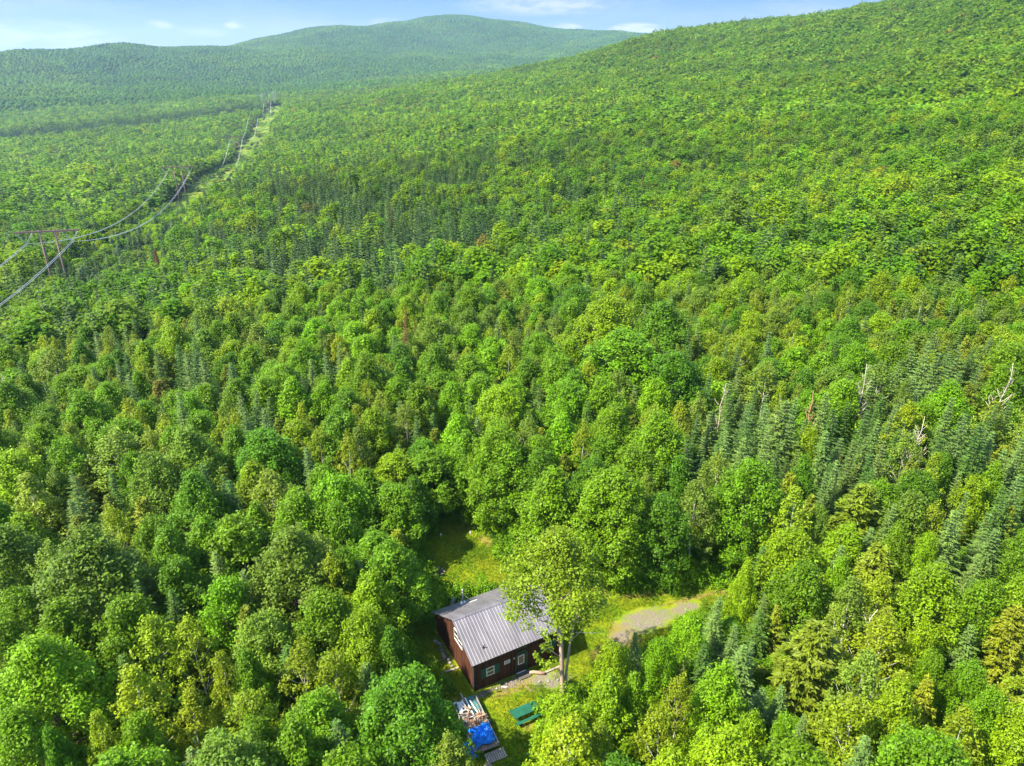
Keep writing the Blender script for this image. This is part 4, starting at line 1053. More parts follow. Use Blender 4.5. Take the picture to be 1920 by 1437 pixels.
33.3 97.6 11.7 1.6 d dark green fir deep forest behind the drive, sixth from left
47.5 97.2 11.0 1.4 d dark green fir deep forest at the right edge, leftmost
63.2 91.1 11.0 1.5 d dark green fir deep forest at the right edge, second from left
-4.0 79.4 11.1 1.4 b bluish fir well behind the back lawn
19.4 81.3 9.8 1.2 b small bluish fir well behind the gravel drive, leftmost
28.4 92.9 9.8 1.2 b small bluish fir well behind the gravel drive, second from left
26.7 84.8 8.7 1.2 b small bluish fir well behind the gravel drive, third from left
32.2 91.3 8.8 1.2 b small bluish fir well behind the gravel drive, fourth from left
31.4 87.8 9.1 1.3 b small bluish fir well behind the gravel drive, fifth from left
35.5 76.6 11.0 1.3 b small bluish fir well behind the gravel drive, sixth from left
-75.5 118.3 9.9 1.4 b bluish fir left edge below the nearest pylon, leftmost
-72.5 117.3 12.0 1.6 b bluish fir left edge below the nearest pylon, second from left
-70.8 115.3 9.4 1.5 b bluish fir left edge below the nearest pylon, third from left
-71.7 123.5 11.8 1.6 b bluish fir left edge below the nearest pylon, fourth from left
-50.2 101.5 12.1 1.7 b bluish fir left edge below the nearest pylon, fifth from left
-38.4 120.5 10.2 1.4 b bluish fir deep forest left of centre, leftmost
-28.0 99.1 11.8 1.6 b bluish fir deep forest left of centre, second from left
-27.4 102.5 11.9 1.6 b bluish fir deep forest left of centre, third from left
-26.4 104.6 9.5 1.5 b bluish fir deep forest left of centre, fourth from left
-19.6 110.0 10.5 1.6 b bluish fir deep forest left of centre, fifth from left
47.2 89.4 8.9 1.3 d small dark green fir right edge, well above the drive, leftmost
46.5 80.7 9.8 1.2 d small dark green fir right edge, well above the drive, second from left
48.1 82.6 9.9 1.3 d small dark green fir right edge, well above the drive, third from left
56.1 83.5 9.7 1.3 d small dark green fir right edge, well above the drive, fourth from left
66.3 82.5 10.6 1.3 d small dark green fir right edge, well above the drive, fifth from left
44.5 79.3 9.6 1.3 b small bluish fir right edge, well above the drive, leftmost
49.4 90.4 10.3 1.3 b small bluish fir right edge, well above the drive, second from left
48.5 80.6 10.5 1.2 b small bluish fir right edge, well above the drive, third from left
59.7 87.8 9.7 1.3 b small bluish fir right edge, well above the drive, fourth from left
66.7 88.2 9.3 1.3 b small bluish fir right edge, well above the drive, fifth from left
68.3 83.2 8.7 1.2 b small bluish fir right edge, well above the drive, sixth from left
-10.0 83.1 9.4 1.3 d small dark green fir well behind the back lawn, leftmost
-5.5 84.7 10.8 1.2 d small dark green fir well behind the back lawn, second from left
7.2 81.6 10.1 1.3 d small dark green fir well behind the back lawn, third from left
-2.5 113.0 11.1 1.5 b bluish fir deep forest straight behind the cabin, leftmost
6.7 100.7 11.7 1.5 b bluish fir deep forest straight behind the cabin, second from left
-12.1 106.0 11.6 1.5 d dark green fir deep forest straight behind the cabin, leftmost
-9.6 111.1 11.5 1.4 d dark green fir deep forest straight behind the cabin, second from left
-10.2 126.1 10.1 1.4 d dark green fir deep forest straight behind the cabin, third from left
4.3 112.5 10.7 1.4 d dark green fir deep forest straight behind the cabin, fourth from left
7.0 119.9 10.6 1.5 d dark green fir deep forest straight behind the cabin, fifth from left
9.6 99.7 9.2 1.4 d dark green fir deep forest straight behind the cabin, sixth from left
10.8 110.9 10.4 1.4 d dark green fir deep forest straight behind the cabin, seventh from left
-65.2 82.7 9.9 1.2 d small dark green fir left edge, second zone up from cabin, leftmost
-65.3 90.1 10.2 1.3 d small dark green fir left edge, second zone up from cabin, second from left
-67.6 94.6 10.0 1.2 d small dark green fir left edge, second zone up from cabin, third from left
-61.4 98.1 10.1 1.3 d small dark green fir left edge, second zone up from cabin, fourth from left
-58.0 100.0 10.5 1.2 d small dark green fir left edge, second zone up from cabin, fifth from left
-47.2 86.1 10.3 1.3 d small dark green fir left edge, second zone up from cabin, sixth from left
65.7 128.8 10.8 1.7 b bluish fir distant rows at the right edge, leftmost
68.7 133.2 10.6 1.7 b bluish fir distant rows at the right edge, second from left
69.8 126.1 11.1 1.5 b bluish fir distant rows at the right edge, third from left
72.3 117.4 11.1 1.4 b bluish fir distant rows at the right edge, fourth from left
81.0 125.0 10.3 1.6 b bluish fir distant rows at the right edge, fifth from left
56.6 113.8 9.9 1.3 d small dark green fir deep forest at the right edge, leftmost
66.4 109.8 10.0 1.2 d small dark green fir deep forest at the right edge, second from left
62.7 95.2 11.0 1.3 d small dark green fir deep forest at the right edge, third from left
-37.0 92.3 11.2 1.3 d small dark green fir well behind the cabin to the left
-71.0 98.3 9.6 1.3 b small bluish fir left edge, second zone up from cabin, leftmost
-59.3 93.4 10.7 1.3 b small bluish fir left edge, second zone up from cabin, second from left
-58.1 94.5 10.0 1.3 b small bluish fir left edge, second zone up from cabin, third from left
3.6 84.9 9.8 1.2 b small bluish fir well behind the back lawn
58.1 119.6 9.8 1.5 d dark green fir distant rows at the right edge, leftmost
63.4 121.6 10.6 1.4 d dark green fir distant rows at the right edge, second from left
79.3 116.8 10.1 1.5 d dark green fir distant rows at the right edge, third from left
79.0 114.4 10.0 1.4 d dark green fir distant rows at the right edge, fourth from left
50.5 106.0 8.9 1.3 b small bluish fir deep forest at the right edge, leftmost
64.0 114.7 9.0 1.3 b small bluish fir deep forest at the right edge, second from left
74.0 114.0 10.3 1.3 b small bluish fir deep forest at the right edge, third from left
69.5 103.3 10.0 1.3 b small bluish fir deep forest at the right edge, fourth from left
-54.0 125.2 10.1 1.6 d dark green fir deep forest left of centre, leftmost
-52.0 135.5 9.5 1.5 d dark green fir deep forest left of centre, second from left
-36.4 129.9 11.1 1.5 d dark green fir deep forest left of centre, third from left
-27.4 125.2 11.8 1.4 d dark green fir deep forest left of centre, fourth from left
32.2 99.7 11.2 1.3 d small dark green fir deep forest behind the drive
35.6 131.3 10.6 1.4 d dark green fir distant rows right of centre, leftmost
46.7 121.2 10.0 1.5 d dark green fir distant rows right of centre, second from left
24.8 138.0 9.9 1.6 b bluish fir distant rows right of centre, leftmost
32.3 131.5 10.9 1.5 b bluish fir distant rows right of centre, second from left
33.3 129.8 11.9 1.6 b bluish fir distant rows right of centre, third from left
39.2 129.3 9.7 1.6 b bluish fir distant rows right of centre, fourth from left
44.8 139.5 10.4 1.7 b bluish fir distant rows right of centre, fifth from left
53.9 132.8 11.0 1.5 b bluish fir distant rows right of centre, sixth from left
18.8 106.9 8.8 1.2 b small bluish fir deep forest behind the drive, leftmost
22.6 100.5 9.7 1.3 b small bluish fir deep forest behind the drive, second from left
28.3 111.2 9.1 1.3 b small bluish fir deep forest behind the drive, third from left
36.9 111.2 9.0 1.2 b small bluish fir deep forest behind the drive, fourth from left
39.4 102.4 9.0 1.2 b small bluish fir deep forest behind the drive, fifth from left
-10.6 131.9 10.4 1.5 b bluish fir distant rows straight behind the cabin, leftmost
4.5 142.2 12.6 1.7 b bluish fir distant rows straight behind the cabin, second from left
10.0 132.5 9.5 1.5 b bluish fir distant rows straight behind the cabin, third from left
13.4 146.5 10.5 1.7 b bluish fir distant rows straight behind the cabin, fourth from left
14.7 135.4 12.0 1.6 b bluish fir distant rows straight behind the cabin, fifth from left
-8.8 102.8 10.8 1.2 d small dark green fir deep forest straight behind the cabin, leftmost
2.6 110.5 9.3 1.3 d small dark green fir deep forest straight behind the cabin, second from left
-86.2 108.9 11.2 1.3 d small dark green fir left edge below the nearest pylon
-44.0 108.1 8.7 1.3 d small dark green fir deep forest left of centre
3.0 113.9 9.1 1.3 b small bluish fir deep forest straight behind the cabin, leftmost
13.3 103.5 10.1 1.2 b small bluish fir deep forest straight behind the cabin, second from left
-4.5 146.7 12.4 1.6 d dark green fir distant rows straight behind the cabin, leftmost
8.8 124.3 11.5 1.4 d dark green fir distant rows straight behind the cabin, second from left
16.6 127.7 10.2 1.4 d dark green fir distant rows straight behind the cabin, third from left
-22.9 114.2 10.8 1.3 b small bluish fir deep forest left of centre''',
'b': '''-17.5 30.5 12.8 3.8 s large grey-green broadleaf tree left of the bottom middle
-36.9 49.0 14.1 5.1 s large grey-green broadleaf tree at the left edge level with the cabin
26.2 31.3 12.8 3.5 g large green broadleaf tree in the bottom right corner
-34.4 38.5 12.7 4.0 l large bright lime-green broadleaf tree in the bottom left corner
-7.8 36.6 12.5 3.8 d large dark green broadleaf tree left of the bottom middle
-40.0 42.5 10.9 2.3 g green broadleaf tree in the bottom left corner, leftmost
-34.0 34.2 10.8 2.2 g green broadleaf tree in the bottom left corner, second from left
-35.8 43.5 11.5 2.5 g green broadleaf tree in the bottom left corner, third from left
-24.6 30.4 12.2 3.1 g green broadleaf tree in the bottom left corner, fourth from left
-20.2 51.6 13.2 4.4 s large grey-green broadleaf tree left of the cabin
16.8 97.7 14.5 6.8 g large green broadleaf tree deep forest behind the drive, leftmost
31.9 110.8 10.5 3.7 g large green broadleaf tree deep forest behind the drive, second from left
10.8 62.7 13.3 4.4 g large green broadleaf tree just behind the gravel drive, leftmost
17.2 74.7 13.0 4.2 g large green broadleaf tree just behind the gravel drive, second from left
25.6 64.4 13.0 4.2 g large green broadleaf tree just behind the gravel drive, third from left
10.4 30.9 11.3 2.7 y yellow-green broadleaf tree right of the picnic table, leftmost
14.3 31.9 11.9 2.6 y yellow-green broadleaf tree right of the picnic table, second from left
18.1 31.9 11.2 2.8 g green broadleaf tree right of the picnic table
6.7 31.0 10.5 2.5 d dark green broadleaf tree right of the picnic table
-63.9 75.5 12.7 4.3 y large yellow-green broadleaf tree at the left edge above cabin level, leftmost
-55.7 68.0 12.1 4.3 y large yellow-green broadleaf tree at the left edge above cabin level, second from left
-14.0 33.2 11.8 2.5 g green broadleaf tree left of the bottom middle, leftmost
-13.8 36.9 9.9 2.4 g green broadleaf tree left of the bottom middle, second from left
-10.4 31.8 11.1 2.3 g green broadleaf tree left of the bottom middle, third from left
-28.8 72.6 12.2 4.2 d large dark green broadleaf tree up left of the back lawn
-30.0 57.4 10.7 2.8 g green broadleaf tree left of the cabin, leftmost
-25.5 55.8 11.9 3.4 g green broadleaf tree left of the cabin, second from left
-26.4 60.3 10.7 2.2 g green broadleaf tree left of the cabin, third from left
-21.7 59.9 11.9 3.0 g green broadleaf tree left of the cabin, fourth from left
-16.0 46.6 11.1 2.5 g green broadleaf tree left of the cabin, fifth from left
-17.4 58.9 11.3 2.3 g green broadleaf tree left of the cabin, sixth from left
-13.4 56.8 9.3 3.3 g green broadleaf tree left of the cabin, seventh from left
-11.2 53.4 11.3 2.7 g green broadleaf tree left of the cabin, eighth from left
-36.2 70.7 12.8 4.0 s large grey-green broadleaf tree at the left edge above cabin level
-46.2 53.0 11.9 3.2 s grey-green broadleaf tree at the left edge level with the cabin
-19.1 126.3 11.8 3.5 y large yellow-green broadleaf tree deep forest straight behind the cabin, leftmost
8.7 108.4 9.8 3.5 y large yellow-green broadleaf tree deep forest straight behind the cabin, second from left
8.7 103.3 11.2 3.8 y large yellow-green broadleaf tree deep forest straight behind the cabin, third from left
16.4 111.9 14.5 5.8 y large yellow-green broadleaf tree deep forest straight behind the cabin, fourth from left
24.6 107.5 14.5 5.6 d large dark green broadleaf tree deep forest behind the drive
-1.7 71.5 12.8 4.0 g large green broadleaf tree just behind the back lawn
-32.9 62.2 12.2 3.5 d large dark green broadleaf tree at the left edge above cabin level
22.9 91.5 13.6 4.7 d large dark green broadleaf tree well behind the gravel drive
27.4 36.4 10.9 2.3 y yellow-green broadleaf tree in the bottom right corner
-9.5 73.4 9.4 3.3 g green broadleaf tree just behind the back lawn, leftmost
-6.0 74.7 11.3 2.7 g green broadleaf tree just behind the back lawn, second from left
-1.3 70.7 11.8 3.2 g green broadleaf tree just behind the back lawn, third from left
-1.2 76.8 11.4 2.8 g green broadleaf tree just behind the back lawn, fourth from left
3.0 73.3 11.3 2.3 g green broadleaf tree just behind the back lawn, fifth from left
4.0 63.6 12.1 3.4 g green broadleaf tree just behind the back lawn, sixth from left
11.2 73.0 11.0 2.8 g green broadleaf tree just behind the back lawn, seventh from left
-51.6 59.9 11.6 3.1 g green broadleaf tree at the left edge level with the cabin, leftmost
-40.6 46.1 10.8 2.2 g green broadleaf tree at the left edge level with the cabin, second from left
-31.9 44.6 11.8 2.6 g green broadleaf tree at the left edge level with the cabin, third from left
-34.6 57.4 10.7 2.4 g green broadleaf tree at the left edge level with the cabin, fourth from left
-31.9 54.1 11.6 2.5 g green broadleaf tree at the left edge level with the cabin, fifth from left
-48.6 77.7 11.2 3.9 g large green broadleaf tree at the left edge above cabin level
54.8 80.5 11.2 3.9 l large bright lime-green broadleaf tree right edge, well above the drive
-4.2 90.2 11.6 3.7 g large green broadleaf tree well behind the back lawn, leftmost
2.5 97.4 10.7 3.6 g large green broadleaf tree well behind the back lawn, second from left
7.2 85.3 13.1 4.2 g large green broadleaf tree well behind the back lawn, third from left
11.5 78.1 12.6 3.9 g large green broadleaf tree well behind the back lawn, fourth from left
-1.4 83.6 12.9 4.1 y large yellow-green broadleaf tree well behind the back lawn
32.9 57.3 9.9 2.9 y yellow-green broadleaf tree far right of the gravel drive, leftmost
36.4 48.3 11.3 2.7 y yellow-green broadleaf tree far right of the gravel drive, second from left
42.6 47.0 10.8 2.3 y yellow-green broadleaf tree far right of the gravel drive, third from left
-75.3 93.1 10.0 3.7 g large green broadleaf tree left edge, second zone up from cabin, leftmost
-69.3 88.7 13.1 4.3 g large green broadleaf tree left edge, second zone up from cabin, second from left
-68.4 103.3 10.0 3.8 g large green broadleaf tree left edge, second zone up from cabin, third from left
-57.1 85.2 12.2 3.8 g large green broadleaf tree left edge, second zone up from cabin, fourth from left
-20.1 45.0 10.3 2.6 s grey-green broadleaf tree left of the bottom middle
12.2 84.3 13.2 4.0 l large bright lime-green broadleaf tree well behind the back lawn
27.0 54.5 11.4 2.8 y yellow-green broadleaf tree around the gravel drive
15.3 38.6 10.7 2.2 l bright lime-green broadleaf tree right of the picnic table
3.5 35.9 10.6 2.1 y small yellow-green broadleaf tree near the scrap trailer, leftmost
7.0 38.1 10.7 2.2 y small yellow-green broadleaf tree near the scrap trailer, second from left
7.8 41.8 9.9 1.5 y small yellow-green broadleaf tree near the scrap trailer, third from left
33.6 44.1 9.8 1.4 y small yellow-green broadleaf tree in the bottom right corner, leftmost
35.2 34.4 10.6 2.0 y small yellow-green broadleaf tree in the bottom right corner, second from left
-33.5 75.3 11.1 2.6 g green broadleaf tree up left of the back lawn, leftmost
-21.3 67.4 10.5 2.4 g green broadleaf tree up left of the back lawn, second from left
-16.9 68.3 9.4 3.3 g green broadleaf tree up left of the back lawn, third from left
-12.9 65.2 9.3 3.2 g green broadleaf tree up left of the back lawn, fourth from left
-18.2 63.0 11.6 3.0 l bright lime-green broadleaf tree up left of the back lawn
25.6 50.2 11.1 2.5 g green broadleaf tree around the gravel drive
-12.5 49.4 10.2 2.5 y yellow-green broadleaf tree left of the cabin
-33.4 95.2 11.3 3.9 g large green broadleaf tree well behind the cabin to the left, leftmost
-20.5 92.2 13.3 3.8 g large green broadleaf tree well behind the cabin to the left, second from left
-11.7 45.0 10.8 2.2 y yellow-green broadleaf tree left of the bottom middle
14.0 69.7 11.7 3.1 g green broadleaf tree just behind the gravel drive
-29.7 51.1 11.0 2.4 d dark green broadleaf tree at the left edge level with the cabin
-28.6 68.0 10.5 2.9 y yellow-green broadleaf tree up left of the back lawn, leftmost
-13.8 72.5 9.2 3.2 y yellow-green broadleaf tree up left of the back lawn, second from left
-60.5 71.2 11.0 3.1 g green broadleaf tree at the left edge above cabin level, leftmost
-58.0 77.3 11.5 2.9 g green broadleaf tree at the left edge above cabin level, second from left
-52.5 72.4 11.7 2.7 g green broadleaf tree at the left edge above cabin level, third from left
-41.5 76.0 10.8 2.4 g green broadleaf tree at the left edge above cabin level, fourth from left
-48.1 57.6 10.2 2.6 y yellow-green broadleaf tree at the left edge level with the cabin
66.4 85.3 9.2 3.0 d dark green broadleaf tree right edge, well above the drive, leftmost
64.5 77.7 9.2 3.2 d dark green broadleaf tree right edge, well above the drive, second from left
-39.1 66.7 12.2 2.8 s grey-green broadleaf tree at the left edge above cabin level
-25.1 48.3 10.8 2.2 l bright lime-green broadleaf tree left of the cabin
-8.5 88.9 10.9 2.3 l bright lime-green broadleaf tree well behind the back lawn, leftmost
-7.3 77.5 11.3 2.7 l bright lime-green broadleaf tree well behind the back lawn, second from left
0.4 91.6 10.2 3.1 l bright lime-green broadleaf tree well behind the back lawn, third from left
6.5 77.3 11.8 3.2 l bright lime-green broadleaf tree well behind the back lawn, fourth from left
42.7 63.4 11.3 2.7 d dark green broadleaf tree at the right edge above the drive
-87.6 113.6 11.9 4.3 g large green broadleaf tree left edge below the nearest pylon, leftmost
-81.3 137.7 14.0 5.0 g large green broadleaf tree left edge below the nearest pylon, second from left
-62.9 118.9 9.4 3.5 g large green broadleaf tree left edge below the nearest pylon, third from left
-97.7 139.6 14.1 5.1 l large bright lime-green broadleaf tree left edge below the nearest pylon
-29.4 87.9 12.1 3.4 l bright lime-green broadleaf tree well behind the cabin to the left, leftmost
-25.6 89.1 10.9 2.4 l bright lime-green broadleaf tree well behind the cabin to the left, second from left
88.6 117.2 10.0 4.2 l large bright lime-green broadleaf tree distant rows at the right edge
-12.8 112.2 12.2 3.9 s large grey-green broadleaf tree deep forest straight behind the cabin, leftmost
-7.2 114.6 12.1 4.2 s large grey-green broadleaf tree deep forest straight behind the cabin, second from left
50.1 95.2 11.3 3.5 g large green broadleaf tree deep forest at the right edge, leftmost
80.1 110.8 10.9 3.8 g large green broadleaf tree deep forest at the right edge, second from left
-82.1 115.5 10.0 3.9 y large yellow-green broadleaf tree left edge below the nearest pylon, leftmost
-57.8 113.9 12.7 4.2 y large yellow-green broadleaf tree left edge below the nearest pylon, second from left
-44.0 91.6 10.3 2.8 g green broadleaf tree well behind the cabin to the left, leftmost
-39.0 89.6 11.4 2.8 g green broadleaf tree well behind the cabin to the left, second from left
-39.0 94.5 9.0 2.9 g green broadleaf tree well behind the cabin to the left, third from left
-40.2 99.5 10.7 2.5 g green broadleaf tree well behind the cabin to the left, fourth from left
-34.7 90.4 11.4 2.8 g green broadleaf tree well behind the cabin to the left, fifth from left
-36.4 98.6 10.7 2.7 g green broadleaf tree well behind the cabin to the left, sixth from left
-26.9 93.6 9.8 2.7 g green broadleaf tree well behind the cabin to the left, seventh from left
-22.1 85.5 11.2 3.3 g green broadleaf tree well behind the cabin to the left, eighth from left
-16.2 90.1 11.2 2.6 g green broadleaf tree well behind the cabin to the left, ninth from left
-20.0 40.7 10.4 1.9 g small green broadleaf tree left of the bottom middle, leftmost
-17.3 34.7 10.2 1.7 g small green broadleaf tree left of the bottom middle, second from left
-25.9 34.8 10.1 1.7 l small bright lime-green broadleaf tree in the bottom left corner
-10.5 75.9 9.0 3.0 d dark green broadleaf tree just behind the back lawn, leftmost
2.9 69.4 11.4 2.8 d dark green broadleaf tree just behind the back lawn, second from left
8.4 67.8 11.3 2.7 d dark green broadleaf tree just behind the back lawn, third from left
37.7 57.0 10.3 1.9 g small green broadleaf tree far right of the gravel drive, leftmost
40.0 48.4 10.6 2.1 g small green broadleaf tree far right of the gravel drive, second from left
47.8 53.9 10.8 2.3 g green broadleaf tree far right of the gravel drive
55.6 96.7 10.6 3.0 g green broadleaf tree deep forest at the right edge, leftmost
61.0 104.9 10.3 3.3 g green broadleaf tree deep forest at the right edge, second from left
64.6 108.0 9.2 2.8 g green broadleaf tree deep forest at the right edge, third from left
64.6 103.4 9.3 2.5 g green broadleaf tree deep forest at the right edge, fourth from left
71.5 105.5 10.1 2.6 g green broadleaf tree deep forest at the right edge, fifth from left
68.5 90.5 11.7 3.3 g green broadleaf tree deep forest at the right edge, sixth from left
77.5 99.4 11.1 2.7 g green broadleaf tree deep forest at the right edge, seventh from left
83.7 107.6 9.1 2.6 g green broadleaf tree deep forest at the right edge, eighth from left
50.0 99.8 10.3 3.6 d large dark green broadleaf tree deep forest at the right edge, leftmost
53.0 104.1 11.5 3.8 d large dark green broadleaf tree deep forest at the right edge, second from left
60.9 116.3 9.7 3.8 d large dark green broadleaf tree deep forest at the right edge, third from left
15.6 61.1 11.0 2.5 d dark green broadleaf tree just behind the gravel drive
50.8 79.5 10.1 2.6 g green broadleaf tree right edge, well above the drive, leftmost
63.4 82.7 11.5 3.1 g green broadleaf tree right edge, well above the drive, second from left
-21.4 77.6 12.6 3.0 d dark green broadleaf tree well behind the cabin to the left, leftmost
-15.7 94.5 11.9 3.2 d dark green broadleaf tree well behind the cabin to the left, second from left
-28.9 119.1 9.9 3.5 d large dark green broadleaf tree deep forest left of centre, leftmost
-17.7 103.7 10.7 3.7 d large dark green broadleaf tree deep forest left of centre, second from left
40.0 60.2 11.3 2.4 s grey-green broadleaf tree at the right edge above the drive
-79.4 100.7 9.3 2.7 g green broadleaf tree left edge, second zone up from cabin, leftmost
-80.6 104.6 10.0 3.4 g green broadleaf tree left edge, second zone up from cabin, second from left
-73.3 99.1 11.1 2.6 g green broadleaf tree left edge, second zone up from cabin, third from left
-61.0 81.9 10.7 2.6 g green broadleaf tree left edge, second zone up from cabin, fourth from left
-62.8 85.3 10.7 2.6 g green broadleaf tree left edge, second zone up from cabin, fifth from left
-68.4 98.8 10.2 3.0 g green broadleaf tree left edge, second zone up from cabin, sixth from left
-65.3 96.2 9.5 2.5 g green broadleaf tree left edge, second zone up from cabin, seventh from left
-60.5 87.9 8.5 2.4 g green broadleaf tree left edge, second zone up from cabin, eighth from left
-53.1 80.5 10.2 3.0 g green broadleaf tree left edge, second zone up from cabin, ninth from left
-50.8 87.9 9.9 2.6 g green broadleaf tree left edge, second zone up from cabin, tenth from left
-47.7 89.7 10.2 2.8 g green broadleaf tree left edge, second zone up from cabin, 11th from left
-38.8 78.2 11.7 2.6 g green broadleaf tree left edge, second zone up from cabin, 12th from left
-12.2 85.3 12.4 3.0 g green broadleaf tree well behind the back lawn, leftmost
-10.9 93.1 10.7 3.4 g green broadleaf tree well behind the back lawn, second from left
-7.0 81.9 11.3 2.3 g green broadleaf tree well behind the back lawn, third from left
-6.2 96.9 11.5 3.0 g green broadleaf tree well behind the back lawn, fourth from left
6.9 93.9 12.8 3.1 g green broadleaf tree well behind the back lawn, fifth from left
77.6 120.7 10.2 4.1 s large grey-green broadleaf tree distant rows at the right edge
-92.1 118.4 11.0 4.1 s large grey-green broadleaf tree left edge below the nearest pylon
-15.4 53.8 10.7 2.1 g small green broadleaf tree left of the cabin
-13.4 125.8 11.8 3.5 g large green broadleaf tree deep forest straight behind the cabin, leftmost
4.4 106.1 11.1 3.6 g large green broadleaf tree deep forest straight behind the cabin, second from left
43.2 84.8 11.6 3.0 l bright lime-green broadleaf tree right edge, well above the drive
-50.2 116.8 12.2 3.5 g large green broadleaf tree deep forest left of centre, leftmost
-32.9 102.6 12.2 3.5 g large green broadleaf tree deep forest left of centre, second from left
45.3 91.9 9.7 3.2 s grey-green broadleaf tree right edge, well above the drive
53.2 115.1 9.3 3.2 y yellow-green broadleaf tree deep forest at the right edge, leftmost
75.3 105.5 8.7 2.7 y yellow-green broadleaf tree deep forest at the right edge, second from left
72.8 95.4 10.5 3.2 y yellow-green broadleaf tree deep forest at the right edge, third from left
11.7 129.2 11.6 4.2 d large dark green broadleaf tree distant rows straight behind the cabin
-19.2 144.1 10.3 3.7 g large green broadleaf tree distant rows straight behind the cabin, leftmost
-7.8 129.4 12.4 4.2 g large green broadleaf tree distant rows straight behind the cabin, second from left
2.0 138.7 11.2 4.3 g large green broadleaf tree distant rows straight behind the cabin, third from left
11.5 136.8 11.7 3.5 g large green broadleaf tree distant rows straight behind the cabin, fourth from left
29.4 99.1 9.4 2.5 d dark green broadleaf tree deep forest behind the drive, leftmost
38.5 96.5 9.4 3.3 d dark green broadleaf tree deep forest behind the drive, second from left
34.5 134.8 11.7 4.3 y large yellow-green broadleaf tree distant rows right of centre
-26.5 78.0 10.9 2.7 y yellow-green broadleaf tree well behind the cabin to the left, leftmost
-23.7 95.9 11.5 2.9 y yellow-green broadleaf tree well behind the cabin to the left, second from left
-17.1 79.0 11.8 2.5 y yellow-green broadleaf tree well behind the cabin to the left, third from left
-58.9 128.9 12.2 4.2 s large grey-green broadleaf tree deep forest left of centre
60.8 110.2 9.7 3.6 y large yellow-green broadleaf tree deep forest at the right edge
22.8 134.7 10.7 4.2 d large dark green broadleaf tree distant rows right of centre, leftmost
37.8 139.0 10.2 3.8 d large dark green broadleaf tree distant rows right of centre, second from left
-9.4 43.6 10.2 1.8 d small dark green broadleaf tree left of the bottom middle
32.1 40.5 10.0 1.5 g small green broadleaf tree in the bottom right corner, leftmost
34.7 39.7 9.9 1.5 g small green broadleaf tree in the bottom right corner, second from left
34.7 37.0 10.0 1.6 g small green broadleaf tree in the bottom right corner, third from left
13.6 34.9 9.9 1.5 y small yellow-green broadleaf tree right of the picnic table, leftmost
17.2 36.0 9.8 1.4 y small yellow-green broadleaf tree right of the picnic table, second from left
-30.8 34.1 9.9 1.5 d small dark green broadleaf tree in the bottom left corner
30.4 118.0 9.6 3.7 s large grey-green broadleaf tree deep forest behind the drive
30.3 96.0 10.5 2.5 y yellow-green broadleaf tree deep forest behind the drive, leftmost
38.7 108.4 9.1 2.7 y yellow-green broadleaf tree deep forest behind the drive, second from left
44.5 102.1 9.7 3.2 y yellow-green broadleaf tree deep forest behind the drive, third from left
26.2 147.2 12.8 4.2 g large green broadleaf tree distant rows right of centre, leftmost
23.9 122.9 11.9 3.8 g large green broadleaf tree distant rows right of centre, second from left
47.9 141.4 12.2 3.9 g large green broadleaf tree distant rows right of centre, third from left
56.1 130.3 11.4 3.8 g large green broadleaf tree distant rows right of centre, fourth from left
-6.5 109.6 11.5 3.0 l bright lime-green broadleaf tree deep forest straight behind the cabin, leftmost
-3.3 100.9 10.8 2.9 l bright lime-green broadleaf tree deep forest straight behind the cabin, second from left
-3.1 105.7 10.9 3.3 l bright lime-green broadleaf tree deep forest straight behind the cabin, third from left
4.1 147.1 12.0 3.6 l large bright lime-green broadleaf tree distant rows straight behind the cabin, leftmost
5.2 134.5 12.3 4.0 l large bright lime-green broadleaf tree distant rows straight behind the cabin, second from left
10.8 143.9 12.1 4.0 l large bright lime-green broadleaf tree distant rows straight behind the cabin, third from left
-12.9 102.0 9.9 2.5 g green broadleaf tree deep forest straight behind the cabin, leftmost
-11.1 97.4 12.7 3.0 g green broadleaf tree deep forest straight behind the cabin, second from left
-10.3 108.4 10.4 2.9 g green broadleaf tree deep forest straight behind the cabin, third from left
-1.2 120.4 10.3 3.0 g green broadleaf tree deep forest straight behind the cabin, fourth from left
5.5 125.1 9.7 3.2 g green broadleaf tree deep forest straight behind the cabin, fifth from left
6.7 97.8 12.4 2.7 g green broadleaf tree deep forest straight behind the cabin, sixth from left
10.3 120.3 11.2 3.0 g green broadleaf tree deep forest straight behind the cabin, seventh from left
-51.8 111.6 12.0 3.4 s grey-green broadleaf tree deep forest left of centre, leftmost
-37.9 103.0 9.2 2.9 s grey-green broadleaf tree deep forest left of centre, second from left
9.5 38.8 9.9 1.5 l small bright lime-green broadleaf tree right of the picnic table, leftmost
11.9 42.4 9.8 1.4 l small bright lime-green broadleaf tree right of the picnic table, second from left
14.5 45.1 10.0 1.6 l small bright lime-green broadleaf tree right of the picnic table, third from left
19.3 35.2 9.7 1.3 l small bright lime-green broadleaf tree right of the picnic table, fourth from left
-43.4 140.3 12.2 4.1 y large yellow-green broadleaf tree distant rows left of centre, leftmost
-37.7 144.3 11.3 3.9 y large yellow-green broadleaf tree distant rows left of centre, second from left
66.5 124.5 11.9 3.6 y large yellow-green broadleaf tree distant rows at the right edge
57.4 102.4 9.7 3.1 s grey-green broadleaf tree deep forest at the right edge, leftmost
61.9 100.4 9.9 2.8 s grey-green broadleaf tree deep forest at the right edge, second from left
42.8 98.3 9.9 3.0 l bright lime-green broadleaf tree deep forest behind the drive, leftmost
47.3 108.1 9.2 2.7 l bright lime-green broadleaf tree deep forest behind the drive, second from left
16.6 123.0 9.7 3.6 l large bright lime-green broadleaf tree deep forest straight behind the cabin
-66.3 110.7 9.8 3.3 d dark green broadleaf tree left edge below the nearest pylon
-34.3 117.0 11.4 3.1 l bright lime-green broadleaf tree deep forest left of centre, leftmost
